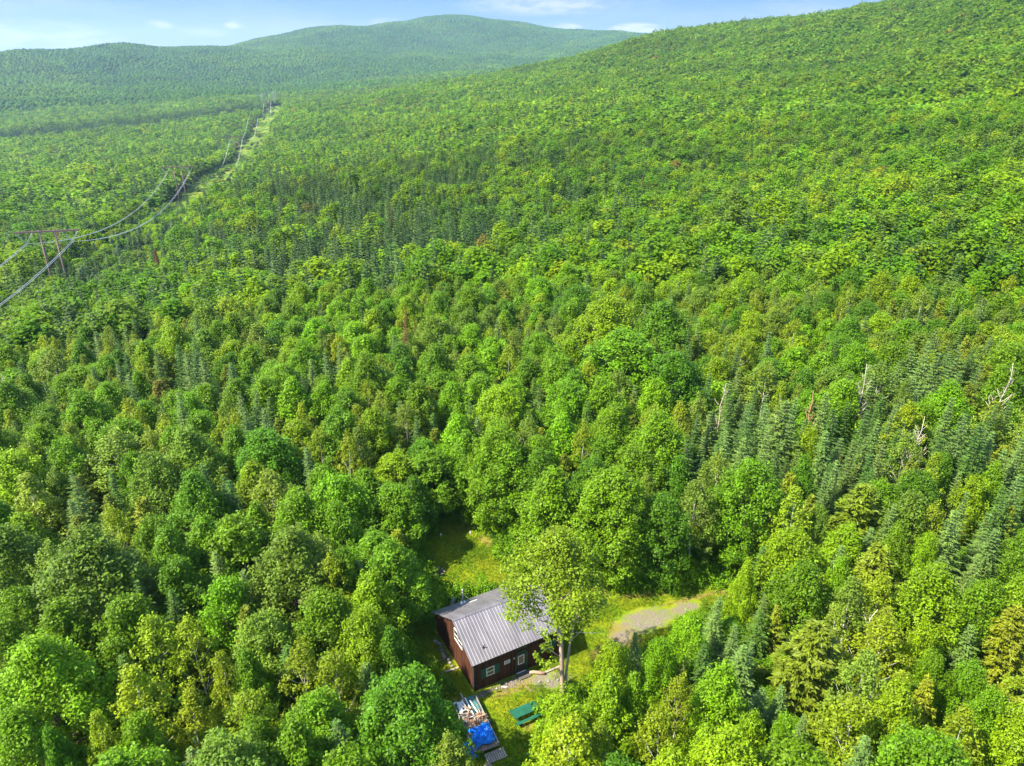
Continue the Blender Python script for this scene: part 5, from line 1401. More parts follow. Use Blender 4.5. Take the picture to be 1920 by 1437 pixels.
-27.2 115.0 11.2 3.2 l bright lime-green broadleaf tree deep forest left of centre, second from left
-23.5 107.1 11.4 3.2 l bright lime-green broadleaf tree deep forest left of centre, third from left
44.7 112.8 10.2 3.3 s grey-green broadleaf tree deep forest behind the drive
-77.4 108.8 11.4 3.2 g green broadleaf tree left edge below the nearest pylon
-51.6 122.4 11.9 3.3 y yellow-green broadleaf tree deep forest left of centre, leftmost
-46.6 109.4 10.6 3.1 y yellow-green broadleaf tree deep forest left of centre, second from left
-36.3 106.2 9.9 2.8 y yellow-green broadleaf tree deep forest left of centre, third from left
-36.6 110.8 10.0 3.1 y yellow-green broadleaf tree deep forest left of centre, fourth from left
-23.9 117.7 12.0 3.4 y yellow-green broadleaf tree deep forest left of centre, fifth from left
62.3 129.4 11.8 3.6 d large dark green broadleaf tree distant rows at the right edge
-60.8 109.0 11.9 3.2 y yellow-green broadleaf tree left edge below the nearest pylon
-57.2 91.2 11.4 2.8 l bright lime-green broadleaf tree left edge, second zone up from cabin, leftmost
-44.0 86.9 11.2 2.6 l bright lime-green broadleaf tree left edge, second zone up from cabin, second from left
20.1 78.8 9.8 2.4 y yellow-green broadleaf tree well behind the gravel drive
18.4 69.0 10.7 2.1 d small dark green broadleaf tree just behind the gravel drive
39.8 64.2 10.2 1.8 g small green broadleaf tree at the right edge above the drive, leftmost
51.6 64.9 10.5 2.0 g small green broadleaf tree at the right edge above the drive, second from left
19.3 86.7 12.1 2.5 l bright lime-green broadleaf tree well behind the gravel drive, leftmost
29.1 90.3 9.6 2.5 l bright lime-green broadleaf tree well behind the gravel drive, second from left
-33.2 133.5 11.0 3.6 g large green broadleaf tree distant rows left of centre, leftmost
-30.7 144.1 11.3 3.9 g large green broadleaf tree distant rows left of centre, second from left
-26.0 136.4 10.9 3.5 g large green broadleaf tree distant rows left of centre, third from left
-20.9 135.6 11.5 3.7 g large green broadleaf tree distant rows left of centre, fourth from left
64.2 134.8 10.7 3.2 g green broadleaf tree distant rows at the right edge, leftmost
68.2 119.4 9.7 2.9 g green broadleaf tree distant rows at the right edge, second from left
76.6 116.1 10.7 3.0 g green broadleaf tree distant rows at the right edge, third from left
82.2 114.6 9.3 3.1 g green broadleaf tree distant rows at the right edge, fourth from left
-42.2 106.2 10.9 2.7 g green broadleaf tree deep forest left of centre, leftmost
-47.8 123.7 10.5 3.3 g green broadleaf tree deep forest left of centre, second from left
-41.6 126.8 11.8 3.3 g green broadleaf tree deep forest left of centre, third from left
-32.7 109.2 9.2 2.8 g green broadleaf tree deep forest left of centre, fourth from left
-30.5 124.2 9.7 3.4 g green broadleaf tree deep forest left of centre, fifth from left
-28.8 129.0 11.5 3.4 g green broadleaf tree deep forest left of centre, sixth from left
-24.6 123.6 11.7 3.1 g green broadleaf tree deep forest left of centre, seventh from left
-22.2 110.6 10.9 2.9 g green broadleaf tree deep forest left of centre, eighth from left
-33.2 128.7 11.2 3.5 l large bright lime-green broadleaf tree deep forest left of centre
40.6 90.6 10.5 2.5 d dark green broadleaf tree well behind the gravel drive
41.4 104.5 8.9 2.8 g green broadleaf tree deep forest behind the drive
-11.0 68.9 8.2 2.0 d small dark green broadleaf tree just behind the back lawn
-48.5 140.4 11.5 3.7 d large dark green broadleaf tree distant rows left of centre
-70.2 93.7 10.3 2.6 s grey-green broadleaf tree left edge, second zone up from cabin
-45.9 105.4 9.9 2.7 d dark green broadleaf tree deep forest left of centre, leftmost
-41.7 119.9 10.8 3.2 d dark green broadleaf tree deep forest left of centre, second from left
51.1 130.5 11.6 3.3 g green broadleaf tree distant rows right of centre, leftmost
56.0 136.8 11.8 3.4 g green broadleaf tree distant rows right of centre, second from left
9.0 90.7 12.1 2.5 d dark green broadleaf tree well behind the back lawn
5.2 129.3 10.4 3.3 y yellow-green broadleaf tree distant rows straight behind the cabin
-19.0 95.9 10.2 2.5 s grey-green broadleaf tree well behind the cabin to the left
45.6 95.5 10.3 2.5 l bright lime-green broadleaf tree deep forest at the right edge
-44.0 70.2 10.4 1.9 l small bright lime-green broadleaf tree at the left edge above cabin level
29.9 52.3 10.0 1.5 l small bright lime-green broadleaf tree far right of the gravel drive
48.7 63.3 10.2 1.8 y small yellow-green broadleaf tree at the right edge above the drive
38.4 132.2 9.7 3.2 s grey-green broadleaf tree distant rows right of centre
45.2 132.0 11.7 3.1 y yellow-green broadleaf tree distant rows right of centre
15.1 105.8 8.7 2.6 d dark green broadleaf tree deep forest straight behind the cabin'''}
SRC = {'b': [], 'p': [], 'f': [], 'c': []}
for kind, rows in NEAR.items():
    n_ = 0
    for row in rows.strip().split('\n'):
        x, y, h, r, tone, label = row.split(' ', 5)
        if kind == 'f': r = float(r) * 1.18
        big = kind == 'b' and float(r) > 3.45
        e, c = tree_object(kind, tone, float(x), float(y), float(h), float(r), label, GROUPS[kind], proto=n_ % len(PROTO[kind]) if not big else n_ % 2, big=big)
        if not big:
            if len(SRC[kind]) < len(PROTO[kind]): SRC[kind].append(c)
        n_ += 1
# ---------------------------------------------------------------- the uncountable rest of the forest
def scatter(name, P, rot, scl, tone, sources, label, cat):
    me = bpy.data.meshes.new(name); n = len(P); me.vertices.add(n); me.vertices.foreach_set('co', np.asarray(P, np.float32).ravel())
    def put(nm, ty, arr, key):
        a = me.attributes.new(nm, ty, 'POINT'); a.data.foreach_set(key, np.asarray(arr, np.float32 if ty != 'INT' else np.int32).ravel())
    put('rot', 'FLOAT_VECTOR', rot, 'vector'); put('scl', 'FLOAT_VECTOR', scl, 'vector')
    put('tone', 'FLOAT_COLOR', np.c_[tone, np.ones(n)], 'color'); put('inst', 'FLOAT', np.ones(n), 'value')
    put('pick', 'INT', np.random.default_rng(n).integers(0, len(sources), n), 'value')
    o = bpy.data.objects.new(name, me); C.objects.link(o); tag(o, label, cat, kind='stuff')
    ng = bpy.data.node_groups.new(name, 'GeometryNodeTree')
    ng.interface.new_socket('Geometry', in_out='INPUT', socket_type='NodeSocketGeometry'); ng.interface.new_socket('Geometry', in_out='OUTPUT', socket_type='NodeSocketGeometry')
    a = ng.nodes.new('NodeGroupInput'); b = ng.nodes.new('NodeGroupOutput'); ip = ng.nodes.new('GeometryNodeInstanceOnPoints'); jn = ng.nodes.new('GeometryNodeJoinGeometry')
    for s in sources:
        oi = ng.nodes.new('GeometryNodeObjectInfo'); oi.inputs['Object'].default_value = s; oi.inputs['As Instance'].default_value = True; oi.transform_space = 'ORIGINAL'
        ng.links.new(oi.outputs['Geometry'], jn.inputs[0])
    def na(nm, ty):
        q = ng.nodes.new('GeometryNodeInputNamedAttribute'); q.data_type = ty; q.inputs['Name'].default_value = nm; return q.outputs['Attribute']
    ng.links.new(a.outputs[0], ip.inputs['Points']); ng.links.new(jn.outputs[0], ip.inputs['Instance']); ip.inputs['Pick Instance'].default_value = True
    ng.links.new(na('pick', 'INT'), ip.inputs['Instance Index']); ng.links.new(na('rot', 'FLOAT_VECTOR'), ip.inputs['Rotation']); ng.links.new(na('scl', 'FLOAT_VECTOR'), ip.inputs['Scale'])
    ng.links.new(ip.outputs[0], b.inputs[0])
    md = o.modifiers.new('scatter', 'NODES'); md.node_group = ng
    return o
frng = np.random.default_rng(99)
def vnoise(x, y, s, seed):
    return (np.sin(x / s * 1.7 + seed + 1.3 * np.sin(y / s * .9 + seed)) * np.cos(y / s * 1.3 + seed * 2.1) + .6 * np.sin(x / s * 3.1 + y / s * 2.3 + seed * 3) + .35 * np.sin(x / s * 6.3 - y / s * 5.1 + seed * 5)) / 1.95
def sector(d0, d1, half, sp):
    """jittered points covering a ring sector around the yard's forest"""
    n = int(math.radians(half) * (d1 * d1 - d0 * d0) / (sp * sp))
    g = sp; xs = np.arange(-d1 * math.sin(R(half)), d1 * math.sin(R(half)), g); ys = np.arange(d0 * math.cos(R(half)), d1, g)
    X, Y = np.meshgrid(xs, ys); X = X + frng.uniform(-.42, .42, X.shape) * g + (np.arange(len(ys)) % 2 * g / 2)[:, None]; Y = Y + frng.uniform(-.42, .42, Y.shape) * g
    X = X.ravel(); Y = Y.ravel(); d = np.hypot(X, Y); a = np.degrees(np.arctan2(np.abs(X), Y))
    k = (d >= d0) & (d < d1) & (a < half); return X[k], Y[k]
def one_mesh_tree(name, label, cat, mesh, x, y, col):
    o = bpy.data.objects.new(name, mesh); C.objects.link(o); o.location = (x, y, float(ground(x, y)[0])); o.color = (*col, 1); tag(o, label, cat); return o
mid_b, mid_f, far_b, far_f, mid_c = [], [], [], [], []
for i in range(5):
    V, F, cen = broadleaf(60 + i, Hh=10.0, ncl=40, nlf=52, leaf=.29, cr=(.7, 1.3), base=.34, point=(i % 3) * .4, lobes=3 + i % 3)
    mid_b.append(one_mesh_tree('broadleaf_tree', ['rounded green broadleaf tree far behind the cabin just left of the picture middle', 'green broadleaf tree far behind the cabin in the picture middle', 'green broadleaf tree far behind the cabin right of the picture middle', 'green broadleaf tree far up the forest above the gravel drive', 'green broadleaf tree far up the forest towards the right hill foot'][i], 'broadleaf tree', np_mesh('broadleaf_tree', V, F, LEAF_MID), -24 + i * 19, 156 + i * 1.5, TONE[('b', 'gdygd'[i])]))
for i in range(3):
    V, F = conifer(70 + i, Rr=1.5, Hh=10.5, whorls=17, nb=9, spray=.55, hw=.5, twigs=5, irr=.2, power=.95)
    mid_f.append(one_mesh_tree('fir_tree', ['narrow dark fir in the far conifer belt, left one', 'narrow dark fir in the far conifer belt, middle one', 'narrow dark fir in the far conifer belt, right one'][i], 'fir tree', np_mesh('fir_tree', V, F, NEEDLE), -40 + i * 27, 163, TONE[('f', 'd')]))
for i in range(4):
    V, F, cen = broadleaf(80 + i, Hh=9.5, ncl=15, nlf=12, leaf=.85, cr=(1.2, 1.9), base=.42, lobes=3 + i % 2)
    far_b.append(one_mesh_tree('broadleaf_tree', ['tiny round tree crown on the lower right hillside, left one of a row', 'tiny round tree crown on the lower right hillside, second of a row', 'tiny round tree crown on the lower right hillside, third of a row', 'tiny round tree crown on the lower right hillside, right one of a row'][i], 'broadleaf tree', np_mesh('broadleaf_tree', V, F, LEAF_MID), 150 + i * 30, 545, TONE[('b', 'gdyg'[i])]))
for i in range(2):
    V, F = conifer(90 + i, Rr=1.6, Hh=11, whorls=13, nb=6, spray=.85, hw=.5, twigs=1, irr=.15)
    far_f.append(one_mesh_tree('fir_tree', ['tiny dark fir beside the cleared power line strip, left one', 'tiny dark fir beside the cleared power line strip, right one'][i], 'fir tree', np_mesh('fir_tree', V, F, NEEDLE), -150 + i * 9, 545, TONE[('f', 'd')]))
EXTRA = {'p': '''-80.4 96.8 11.5 2.0
-76.6 89.3 9.8 1.7
60.9 70.1 11.6 2.3
-90.9 108.1 9.9 1.6
-79.0 91.9 11.7 2.4
-73.7 86.0 9.4 1.7
-96.0 114.9 10.6 1.8
-1.3 30.9 10.0 2.0
93.7 116.7 9.2 2.2''',
'c': '''-20.6 31.9 9.1 1.6
-4.5 31.5 10.0 1.8
22.4 30.6 8.7 1.9
-74.1 88.7 9.4 2.1
84.8 104.5 7.7 1.5
-67.3 77.7 8.6 1.6
-93.8 114.6 9.3 1.4''',
'f': '''-46.1 137.3 10.9 1.5
9.4 134.2 10.6 1.5
12.2 115.3 8.9 1.3
20.9 115.7 9.9 1.3
-6.3 138.7 11.8 1.5
-59.3 132.4 10.8 1.4
-75.8 121.0 10.5 1.3
79.4 123.8 11.4 1.3
-26.6 141.2 11.8 1.5
31.2 121.1 9.1 1.3
50.3 123.7 9.4 1.3
-14.3 122.7 10.1 1.3
29.3 126.8 11.5 1.3
-59.6 121.2 9.5 1.3
-45.7 121.5 9.3 1.3
41.6 124.1 11.1 1.3
-50.0 126.2 10.4 1.3
-69.7 117.6 10.1 1.3
-55.3 116.7 11.1 1.2
-59.4 119.0 11.0 1.3
20.5 123.0 9.1 1.3
-80.2 118.1 9.9 1.3
1.1 112.8 10.6 1.2
-88.3 120.1 9.3 1.3
-62.6 134.0 9.3 1.4
58.7 134.7 11.3 1.4
53.1 121.8 10.2 1.2
8.4 137.1 11.7 1.4
-36.7 122.5 11.2 1.3
-17.2 129.1 9.1 1.3
53.1 123.5 10.8 1.2
12.7 133.7 9.5 1.3
-70.7 130.0 9.1 1.3
16.8 129.5 10.5 1.3
48.4 133.4 10.2 1.3
-58.2 123.9 11.2 1.2
67.7 127.7 9.5 1.2
63.6 126.3 8.7 1.2
-27.7 146.5 9.3 1.4
-17.4 123.2 8.7 1.2
-22.6 147.2 10.2 1.4
1.2 133.5 11.3 1.3
-21.8 123.5 9.0 1.2
-1.4 131.0 10.1 1.2
-48.6 127.9 10.7 1.2
-62.3 128.6 9.1 1.2
31.9 143.2 11.0 1.3
-17.3 141.2 11.1 1.3
-60.0 136.7 9.2 1.3
11.2 139.8 9.8 1.2
14.1 142.4 9.1 1.2
17.9 141.3 9.6 1.2
86.4 106.0 10.9 1.3
-27.3 32.1 8.6 1.4
63.7 74.2 10.7 1.2
-23.8 33.3 7.8 1.2
-6.7 30.8 9.8 1.5
83.1 103.3 9.2 1.4''',
'b': '''33.1 69.5 10.3 1.8
39.0 84.4 10.7 2.1
-73.9 113.2 11.4 2.8
-64.8 127.1 10.9 3.1
77.0 102.5 9.2 2.5
51.9 126.0 9.1 3.0
25.0 129.9 11.5 3.0
36.3 120.9 9.5 2.9
42.2 116.5 9.1 2.8
55.4 110.4 9.4 2.6
21.4 52.0 10.2 1.4
-1.1 146.6 9.9 3.4
-56.5 98.1 10.5 2.4
34.8 125.2 11.3 2.9
38.9 124.2 11.3 2.9
-45.6 127.0 10.3 3.0
-69.0 108.0 8.7 2.6
48.7 113.1 10.8 2.6
-23.9 143.0 9.2 3.2
58.9 98.5 9.0 2.3
17.2 132.6 9.4 3.0
-12.6 138.3 10.9 3.1
78.0 126.4 9.7 2.8
41.4 120.4 9.3 2.7
-23.3 127.7 11.2 2.9
40.1 112.2 10.8 2.5
-38.7 117.8 10.8 2.7
41.9 127.8 11.2 2.8
3.5 101.2 9.3 2.4
73.7 128.8 10.2 2.8
18.9 144.2 10.3 3.1
-23.0 103.1 8.8 2.4
-10.0 119.8 10.3 2.7
55.5 120.0 10.7 2.6
51.2 108.5 10.1 2.4
-30.7 138.0 9.7 3.0
-62.4 91.4 10.6 2.1
36.4 128.4 10.9 2.8
80.4 105.2 8.6 2.3
-14.5 134.8 10.4 2.9
-65.7 106.0 10.6 2.4
47.9 68.4 10.1 1.6
-4.0 132.4 10.2 2.8
42.5 141.8 10.5 3.0
1.3 127.9 10.5 2.7
21.3 147.3 9.7 3.0
-80.4 125.7 10.7 2.7
4.0 121.5 9.1 2.6
68.6 108.9 8.7 2.3
-44.0 123.3 8.7 2.6
72.7 125.5 10.7 2.6
-65.3 122.1 9.9 2.6
-16.9 113.3 8.7 2.4
-39.5 123.5 10.2 2.6
-20.0 115.0 9.7 2.4
36.1 76.2 10.2 1.7
-39.7 82.1 10.3 1.8
-1.3 125.5 10.8 2.6
-24.5 131.4 9.8 2.7
9.9 113.5 9.7 2.4
-12.0 117.2 10.2 2.4
-2.7 139.7 10.8 2.8
-65.7 114.8 9.9 2.4
-35.6 125.5 9.3 2.6
-4.3 118.8 10.4 2.4
37.5 113.7 10.6 2.3
-8.9 139.5 10.5 2.8
-6.4 149.6 10.3 3.0
-62.5 114.9 10.6 2.4
-40.2 135.3 9.6 2.7
-43.6 117.0 8.6 2.4
73.6 120.1 10.5 2.4
69.8 122.7 9.1 2.5
-4.8 143.1 9.2 2.8
-4.5 126.5 8.9 2.5
-15.5 148.9 11.1 2.9
84.0 124.0 10.7 2.4
-3.9 123.2 10.4 2.5
11.4 124.4 10.7 2.5
31.5 61.0 9.8 1.4
-11.3 65.3 8.4 1.5
-48.6 134.9 11.2 2.7
81.6 121.8 9.0 2.4
20.3 139.5 9.9 2.7
66.9 131.2 10.1 2.5
-27.8 132.7 10.2 2.6
51.4 138.8 10.4 2.7
-75.3 129.3 10.8 2.6
1.9 131.2 9.2 2.5
47.6 135.7 10.2 2.6
29.4 131.9 10.8 2.5
-45.0 134.8 9.3 2.6
-4.4 136.2 10.0 2.6
-43.0 131.6 9.4 2.5
24.5 140.6 10.8 2.6
33.2 140.9 9.4 2.6
14.8 139.6 9.3 2.6
-34.2 120.5 9.6 2.3
29.4 123.0 8.4 2.3
-11.3 144.9 10.6 2.7
70.1 128.7 9.6 2.3
16.9 137.1 8.7 2.5
-14.6 145.4 9.3 2.6
-52.6 127.7 10.7 2.4
30.9 128.6 10.0 2.4
13.1 149.4 10.9 2.7
-69.4 132.9 10.0 2.4
39.8 55.8 9.6 1.2
-38.0 139.0 10.4 2.5
-11.5 149.2 9.3 2.6
31.3 137.6 8.5 2.4
-23.0 138.9 10.4 2.4
-33.7 141.3 10.3 2.3
-8.0 143.3 9.0 2.4
33.9 145.4 8.5 2.3
-88.0 105.5 11.0 4.1
68.4 80.7 10.8 2.5
-92.9 111.1 9.1 2.6
74.2 90.9 9.8 2.3
80.5 101.7 10.8 2.5
73.4 87.4 10.6 2.8
-84.0 102.4 10.9 2.8
77.7 94.1 9.6 3.2
89.4 111.7 10.1 2.7
86.2 109.9 10.5 2.5
70.9 84.0 8.8 2.5
80.7 97.9 9.4 3.0
-71.4 83.1 9.4 2.9
-84.9 99.2 9.6 2.5'''}
ETONE = {'b': 'gdyls', 'p': 'pys', 'f': 'bbd', 'c': 'oy'}
def tones(kind, keys, n):
    T_ = np.array([TONE[(kind, k)] for k in keys]); i = frng.integers(0, len(keys), n); return T_[i]
def jt(T_, a=.14):
    n = len(T_); return T_ * (1 + frng.uniform(-a, a, (n, 1))) * (1 + frng.uniform(-a * .4, a * .4, (n, 3)))
for k, rows in EXTRA.items():
    E_ = np.array([[float(q) for q in r_.split()] for r_ in rows.strip().split('\n')])
    n = len(E_); pr = PROTO[k][0]
    P = np.c_[E_[:, 0], E_[:, 1], ground(E_[:, 0], E_[:, 1])]
    scatter({'b': 'broadleaf_wood', 'p': 'aspen_wood', 'f': 'fir_wood', 'c': 'cedar_wood'}[k], P, np.c_[np.zeros(n), np.zeros(n), frng.uniform(0, 6.28, n)], np.c_[E_[:, 3] / pr[2], E_[:, 3] / pr[2], E_[:, 2] / pr[3]],
            jt(tones(k, ETONE[k], n)), SRC[k], {'b': 'broadleaf trees filling the wood around the numbered nearer trees'.replace('numbered ', ''), 'p': 'pale aspens among the wood at the picture edges', 'f': 'firs among the wood at the picture edges', 'c': 'olive cedars among the wood at the picture edges'}[k], 'trees')
# young trees and saplings closing the gaps under the nearer canopy
X, Y = sector(24, 150, 41, 2.9); k_ = ~in_clear(X, Y, 1.3); X, Y = X[k_], Y[k_]
k_ = ~((Y < 62) & (X > -13) & (X < 27) & in_clear(X, Y, 3.2)); X, Y = X[k_], Y[k_]; n = len(X)
r_ = frng.uniform(1.2, 2.0, n) / 3.0; scatter('understory', np.c_[X, Y, ground(X, Y) - .3], np.c_[np.zeros((n, 2)), frng.uniform(0, 6.28, n)], np.c_[r_, r_, frng.uniform(.26, .48, n)], jt(tones('b', 'gdgy', n)), SRC['b'][:4], 'saplings and brush growing between the nearer trees', 'brush')
def species(X, Y):
    d = np.hypot(X, Y); az = np.degrees(np.arctan2(X, Y)); ls_, lt_ = line_st(X, Y)
    belt = np.exp(-((az + 12) / 17) ** 2) * np.clip((d - 140) / 60, 0, 1) * np.clip((560 - d) / 220, 0, 1)
    f = .25 + .78 * belt * (.45 + .75 * (vnoise(X, Y, 33, 2) > .05)) + .10 * (vnoise(X, Y, 60, 5) > .35)
    f += .25 * np.exp(-((az - 32) / 7) ** 2) * (d < 190)
    hill = np.clip((ground(X, Y) - 12) / 20, 0, 1); f *= 1 - .93 * hill
    dark = np.exp(-(((d - 1500 - 90 * vnoise(X, Y, 300, 3)) / 130) ** 2)) * (az < -17) + .8 * np.exp(-(((d - 1050) / 60) ** 2)) * (az < -24) * (vnoise(X, Y, 120, 8) > 0)
    f = np.maximum(f, .95 * dark)
    f = np.maximum(f, .85 * np.exp(-((lt_ + 27) / 7.) ** 2) * (ls_ > 60))
    return np.clip(f, 0, .96), hill
def leaf_tone(X, Y, hill):
    n = len(X); T_ = np.array([TONE[('b', k)] for k in 'gdyls']) * .95
    p = vnoise(X, Y, 38, 1) * .8 + frng.normal(0, .42, n); q = vnoise(X, Y, 110, 4)
    idx_ = np.where(p < -.5, 1, np.where(p < .25, 0, np.where(p < .8, 2, 3))); idx_ = np.where(frng.random(n) < .12 + .12 * (q < -.3), 4, idx_)
    return jt(T_[idx_], .13) * (1 + .17 * q)[:, None] * (1 - .14 * hill)[:, None]
def grow(X, Y, sp, nameb, namef, srcb, srcf, labb, labf, rb=(2.9, 5.2), big=1.0):
    ls_, lt_ = line_st(X, Y); cm = corridor_mask(ls_, lt_)
    young = (cm > .35) & (ls_ < 175) & (frng.random(len(X)) < .8)
    shrub = (cm > .35) & (ls_ >= 175) & (vnoise(X, Y, 30, 7) > -.15) & (frng.random(len(X)) < .6)
    keep = (cm <= .35) | young | shrub
    X, Y, young, shrub = X[keep], Y[keep], young[keep], shrub[keep]
    f, hill = species(X, Y); isf = frng.random(len(X)) < np.where(young, .6, f); n = len(X); Z = ground(X, Y)
    hh = np.where(young, .55, np.where(shrub, .22, 1.0)) * frng.uniform(.86, 1.2, n) * (1 + .12 * vnoise(X, Y, 70, 9))
    hh = hh * np.where(frng.random(n) < .06, 1.25, 1)
    for m, nm, src, lab, con in ((~isf, nameb, srcb, labb, 0), (isf, namef, srcf, labf, 1)):
        k = int(m.sum())
        if not k: continue
        if con: r_ = frng.uniform(1.0, 1.6, k) * big; sc = np.c_[r_, r_, hh[m] * frng.uniform(1.05, 1.42, k)]; tn = jt(tones('f', 'dddb', k), .25) * .8
        else:
            r_ = frng.uniform(*rb, k) / 3.0 * big * np.sqrt(hh[m]); sc = np.c_[r_, r_, hh[m] * (1.02 + .12 * hill[m])]
            tn = leaf_tone(X[m], Y[m], hill[m]); u_ = frng.random(k); tn = np.where((u_ < .04 * (1 - hill[m]))[:, None], np.array(TONE[('p', 'y')]), tn); tn = np.where((u_ > .997)[:, None], np.array([.18, .15, .02]), tn)
        scatter(nm, np.c_[X[m], Y[m], Z[m] - .2], np.c_[frng.normal(0, .05, k), frng.normal(0, .05, k), frng.uniform(0, 6.28, k)], sc, tn, src, lab, 'trees')
X, Y = sector(147, 430, 42, 4.5); grow(X, Y, 4.5, 'broadleaf_forest', 'conifer_forest', mid_b, mid_f, 'green broadleaf forest filling the middle distance behind the cabin', 'dark pointed conifers mixed through the middle distance forest')
X, Y = sector(430, 950, 41, 5.6); grow(X, Y, 5.6, 'hillside_forest', 'hillside_conifers', far_b, far_f, 'dense rounded crowns covering the right hillside and valley', 'dark conifers of the valley beside the cleared power line strip', rb=(3.2, 5.4), big=1.08)
X, Y = sector(950, 2050, 41, 7.4); grow(X, Y, 7.4, 'valley_forest', 'valley_conifers', far_b, far_f, 'hazy green forest covering the far valley and hill crest', 'dark bluish band of conifers across the far left valley', rb=(3.8, 5.2), big=1.12)
# far ridges: patches of crowns
prng = np.random.default_rng(3); Vp = []; Fp = []; base_i = 0
S_ = 56.0
for gx_ in np.arange(-S_ / 2, S_ / 2, 9.0):
    for gy_ in np.arange(-S_ / 2, S_ / 2, 9.0):
        cx, cy_ = gx_ + prng.uniform(0, 9), gy_ + prng.uniform(0, 9); r_ = prng.uniform(4.2, 7.6); h_ = prng.uniform(6, 15)
        a = np.arange(6) * math.pi / 3 + prng.uniform(0, 1); rr_ = r_ * prng.uniform(.8, 1.15, 6)
        ring0 = np.stack([cx + rr_ * np.cos(a), cy_ + rr_ * np.sin(a), np.full(6, h_ * .25)], 1); ring1 = np.stack([cx + rr_ * .72 * np.cos(a), cy_ + rr_ * .72 * np.sin(a), np.full(6, h_ * .78) + prng.uniform(-.5, .5, 6)], 1)
        Vp += [ring0, ring1, np.array([[cx, cy_, h_]])]
        k = np.arange(6); k2 = (k + 1) % 6
        Fp += [np.stack([base_i + k, base_i + k2, base_i + 6 + k2], 1), np.stack([base_i + k, base_i + 6 + k2, base_i + 6 + k], 1), np.stack([base_i + 6 + k, base_i + 6 + k2, np.full(6, base_i + 12)], 1)]
        base_i += 13
patch = bpy.data.objects.new('ridge_wood', np_mesh('ridge_wood', np.concatenate(Vp), np.concatenate(Fp), mat_foliage('ridge_crowns', .1, .8, .05, .045, 1.0))); C.objects.link(patch)
px_, py_ = -420., 2075.; patch.location = (px_, py_, float(ground(px_, py_)[0]) - 1); patch.color = (*TONE[('b', 'd')], 1); tag(patch, 'small patch of distant wood at the foot of the far ridge', 'wood', kind='stuff')
X, Y = sector(2030, 5900, 41, 44.0); n = len(X); Z = ground(X, Y)
gxr = (ground(X + 15, Y) - ground(X - 15, Y)) / 30; gyr = (ground(X, Y + 15) - ground(X, Y - 15)) / 30
q = frng.integers(0, 4, n) * math.pi / 2
from mathutils import Matrix
rots = np.empty((n, 3))
for i in range(n):
    nz = Vector((-gxr[i], -gyr[i], 1)).normalized(); mt = (nz.to_track_quat('Z', 'Y').to_matrix() @ Matrix.Rotation(q[i], 3, 'Z')); rots[i] = mt.to_euler()
vn = vnoise(X, Y, 330, 6); T3 = .68 * np.where((vn > .15)[:, None], np.array(TONE[('b', 'g')]), np.array(TONE[('b', 'd')]))
T3 = .68 * np.where((vnoise(X, Y, 500, 2) < -.35)[:, None], np.array(TONE[('f', 'd')]) * 1.15, T3)
scatter('ridge_forest', np.c_[X, Y, Z - 1.5], rots, np.c_[np.ones(n), np.ones(n), frng.uniform(.9, 1.15, n)], jt(T3, .22), [patch], 'blue-green forest covering the distant ridges under the sky', 'trees')

# ---------------------------------------------------------------- the cabin
HX, HY, HR = -3.37, 46.42, R(28.6)
W_, D_ = 8.9, 8.5                     # along the front, front to back
HE, HB, HRG, RD = 3.45, 2.35, 5.25, 3.8  # front eave, back eave, ridge heights; ridge distance from the front
house = empty('cabin', (HX, HY, 0), HR); tag(house, 'dark brown wooden cabin with grey ribbed metal roof in the clearing', 'cabin')
def wood_mat():
    m, n, l, b = new_mat('brown_boards')
    t = n.new('ShaderNodeTexCoord'); s = n.new('ShaderNodeSeparateXYZ'); l.new(t.outputs['Object'], s.inputs[0])
    ad = n.new('ShaderNodeMath'); ad.operation = 'ADD'; l.new(s.outputs[0], ad.inputs[0]); l.new(s.outputs[1], ad.inputs[1])
    ml = n.new('ShaderNodeMath'); ml.operation = 'MULTIPLY'; ml.inputs[1].default_value = 1 / .2; l.new(ad.outputs[0], ml.inputs[0])
    fl = n.new('ShaderNodeMath'); fl.operation = 'FLOOR'; l.new(ml.outputs[0], fl.inputs[0])
    wn = n.new('ShaderNodeTexWhiteNoise'); wn.noise_dimensions = '1D'; l.new(fl.outputs[0], wn.inputs['W'])
    z = n.new('ShaderNodeTexNoise'); z.inputs['Scale'].default_value = 2.2; z.inputs['Detail'].default_value = 7
    mp2 = n.new('ShaderNodeMapping'); mp2.inputs['Scale'].default_value = (3, 3, .5); l.new(t.outputs['Object'], mp2.inputs[0]); l.new(mp2.outputs[0], z.inputs['Vector'])
    a = n.new('ShaderNodeMath'); a.operation = 'ADD'; l.new(wn.outputs['Value'], a.inputs[0]); l.new(z.outputs['Fac'], a.inputs[1])
    r = n.new('ShaderNodeValToRGB'); r.color_ramp.elements[0].position = .25; r.color_ramp.elements[0].color = (.045, .018, .011, 1); r.color_ramp.elements[1].position = 1; r.color_ramp.elements[1].color = (.105, .040, .021, 1)
    h = n.new('ShaderNodeMath'); h.operation = 'MULTIPLY'; h.inputs[1].default_value = .6; l.new(a.outputs[0], h.inputs[0]); l.new(h.outputs[0], r.inputs[0])
    l.new(r.outputs[0], b.inputs['Base Color']); b.inputs['Roughness'].default_value = .8; b.inputs['Specular IOR Level'].default_value = .2
    return m
BROWN = wood_mat()
TRIM = mat_plain('dark_trim', (.035, .02, .015), .7)
GREEN = mat_plain('green_paint', (.012, .10, .062), .55, var=.2)
DGREEN = mat_plain('dark_green_paint', (.008, .045, .028), .55)
WHITE = mat_plain('white_paint', (.75, .74, .70), .5, var=.08)
GLASS = mat_plain('window_glass', (.03, .035, .04), .08, var=.3, scale=1, spec=.8)
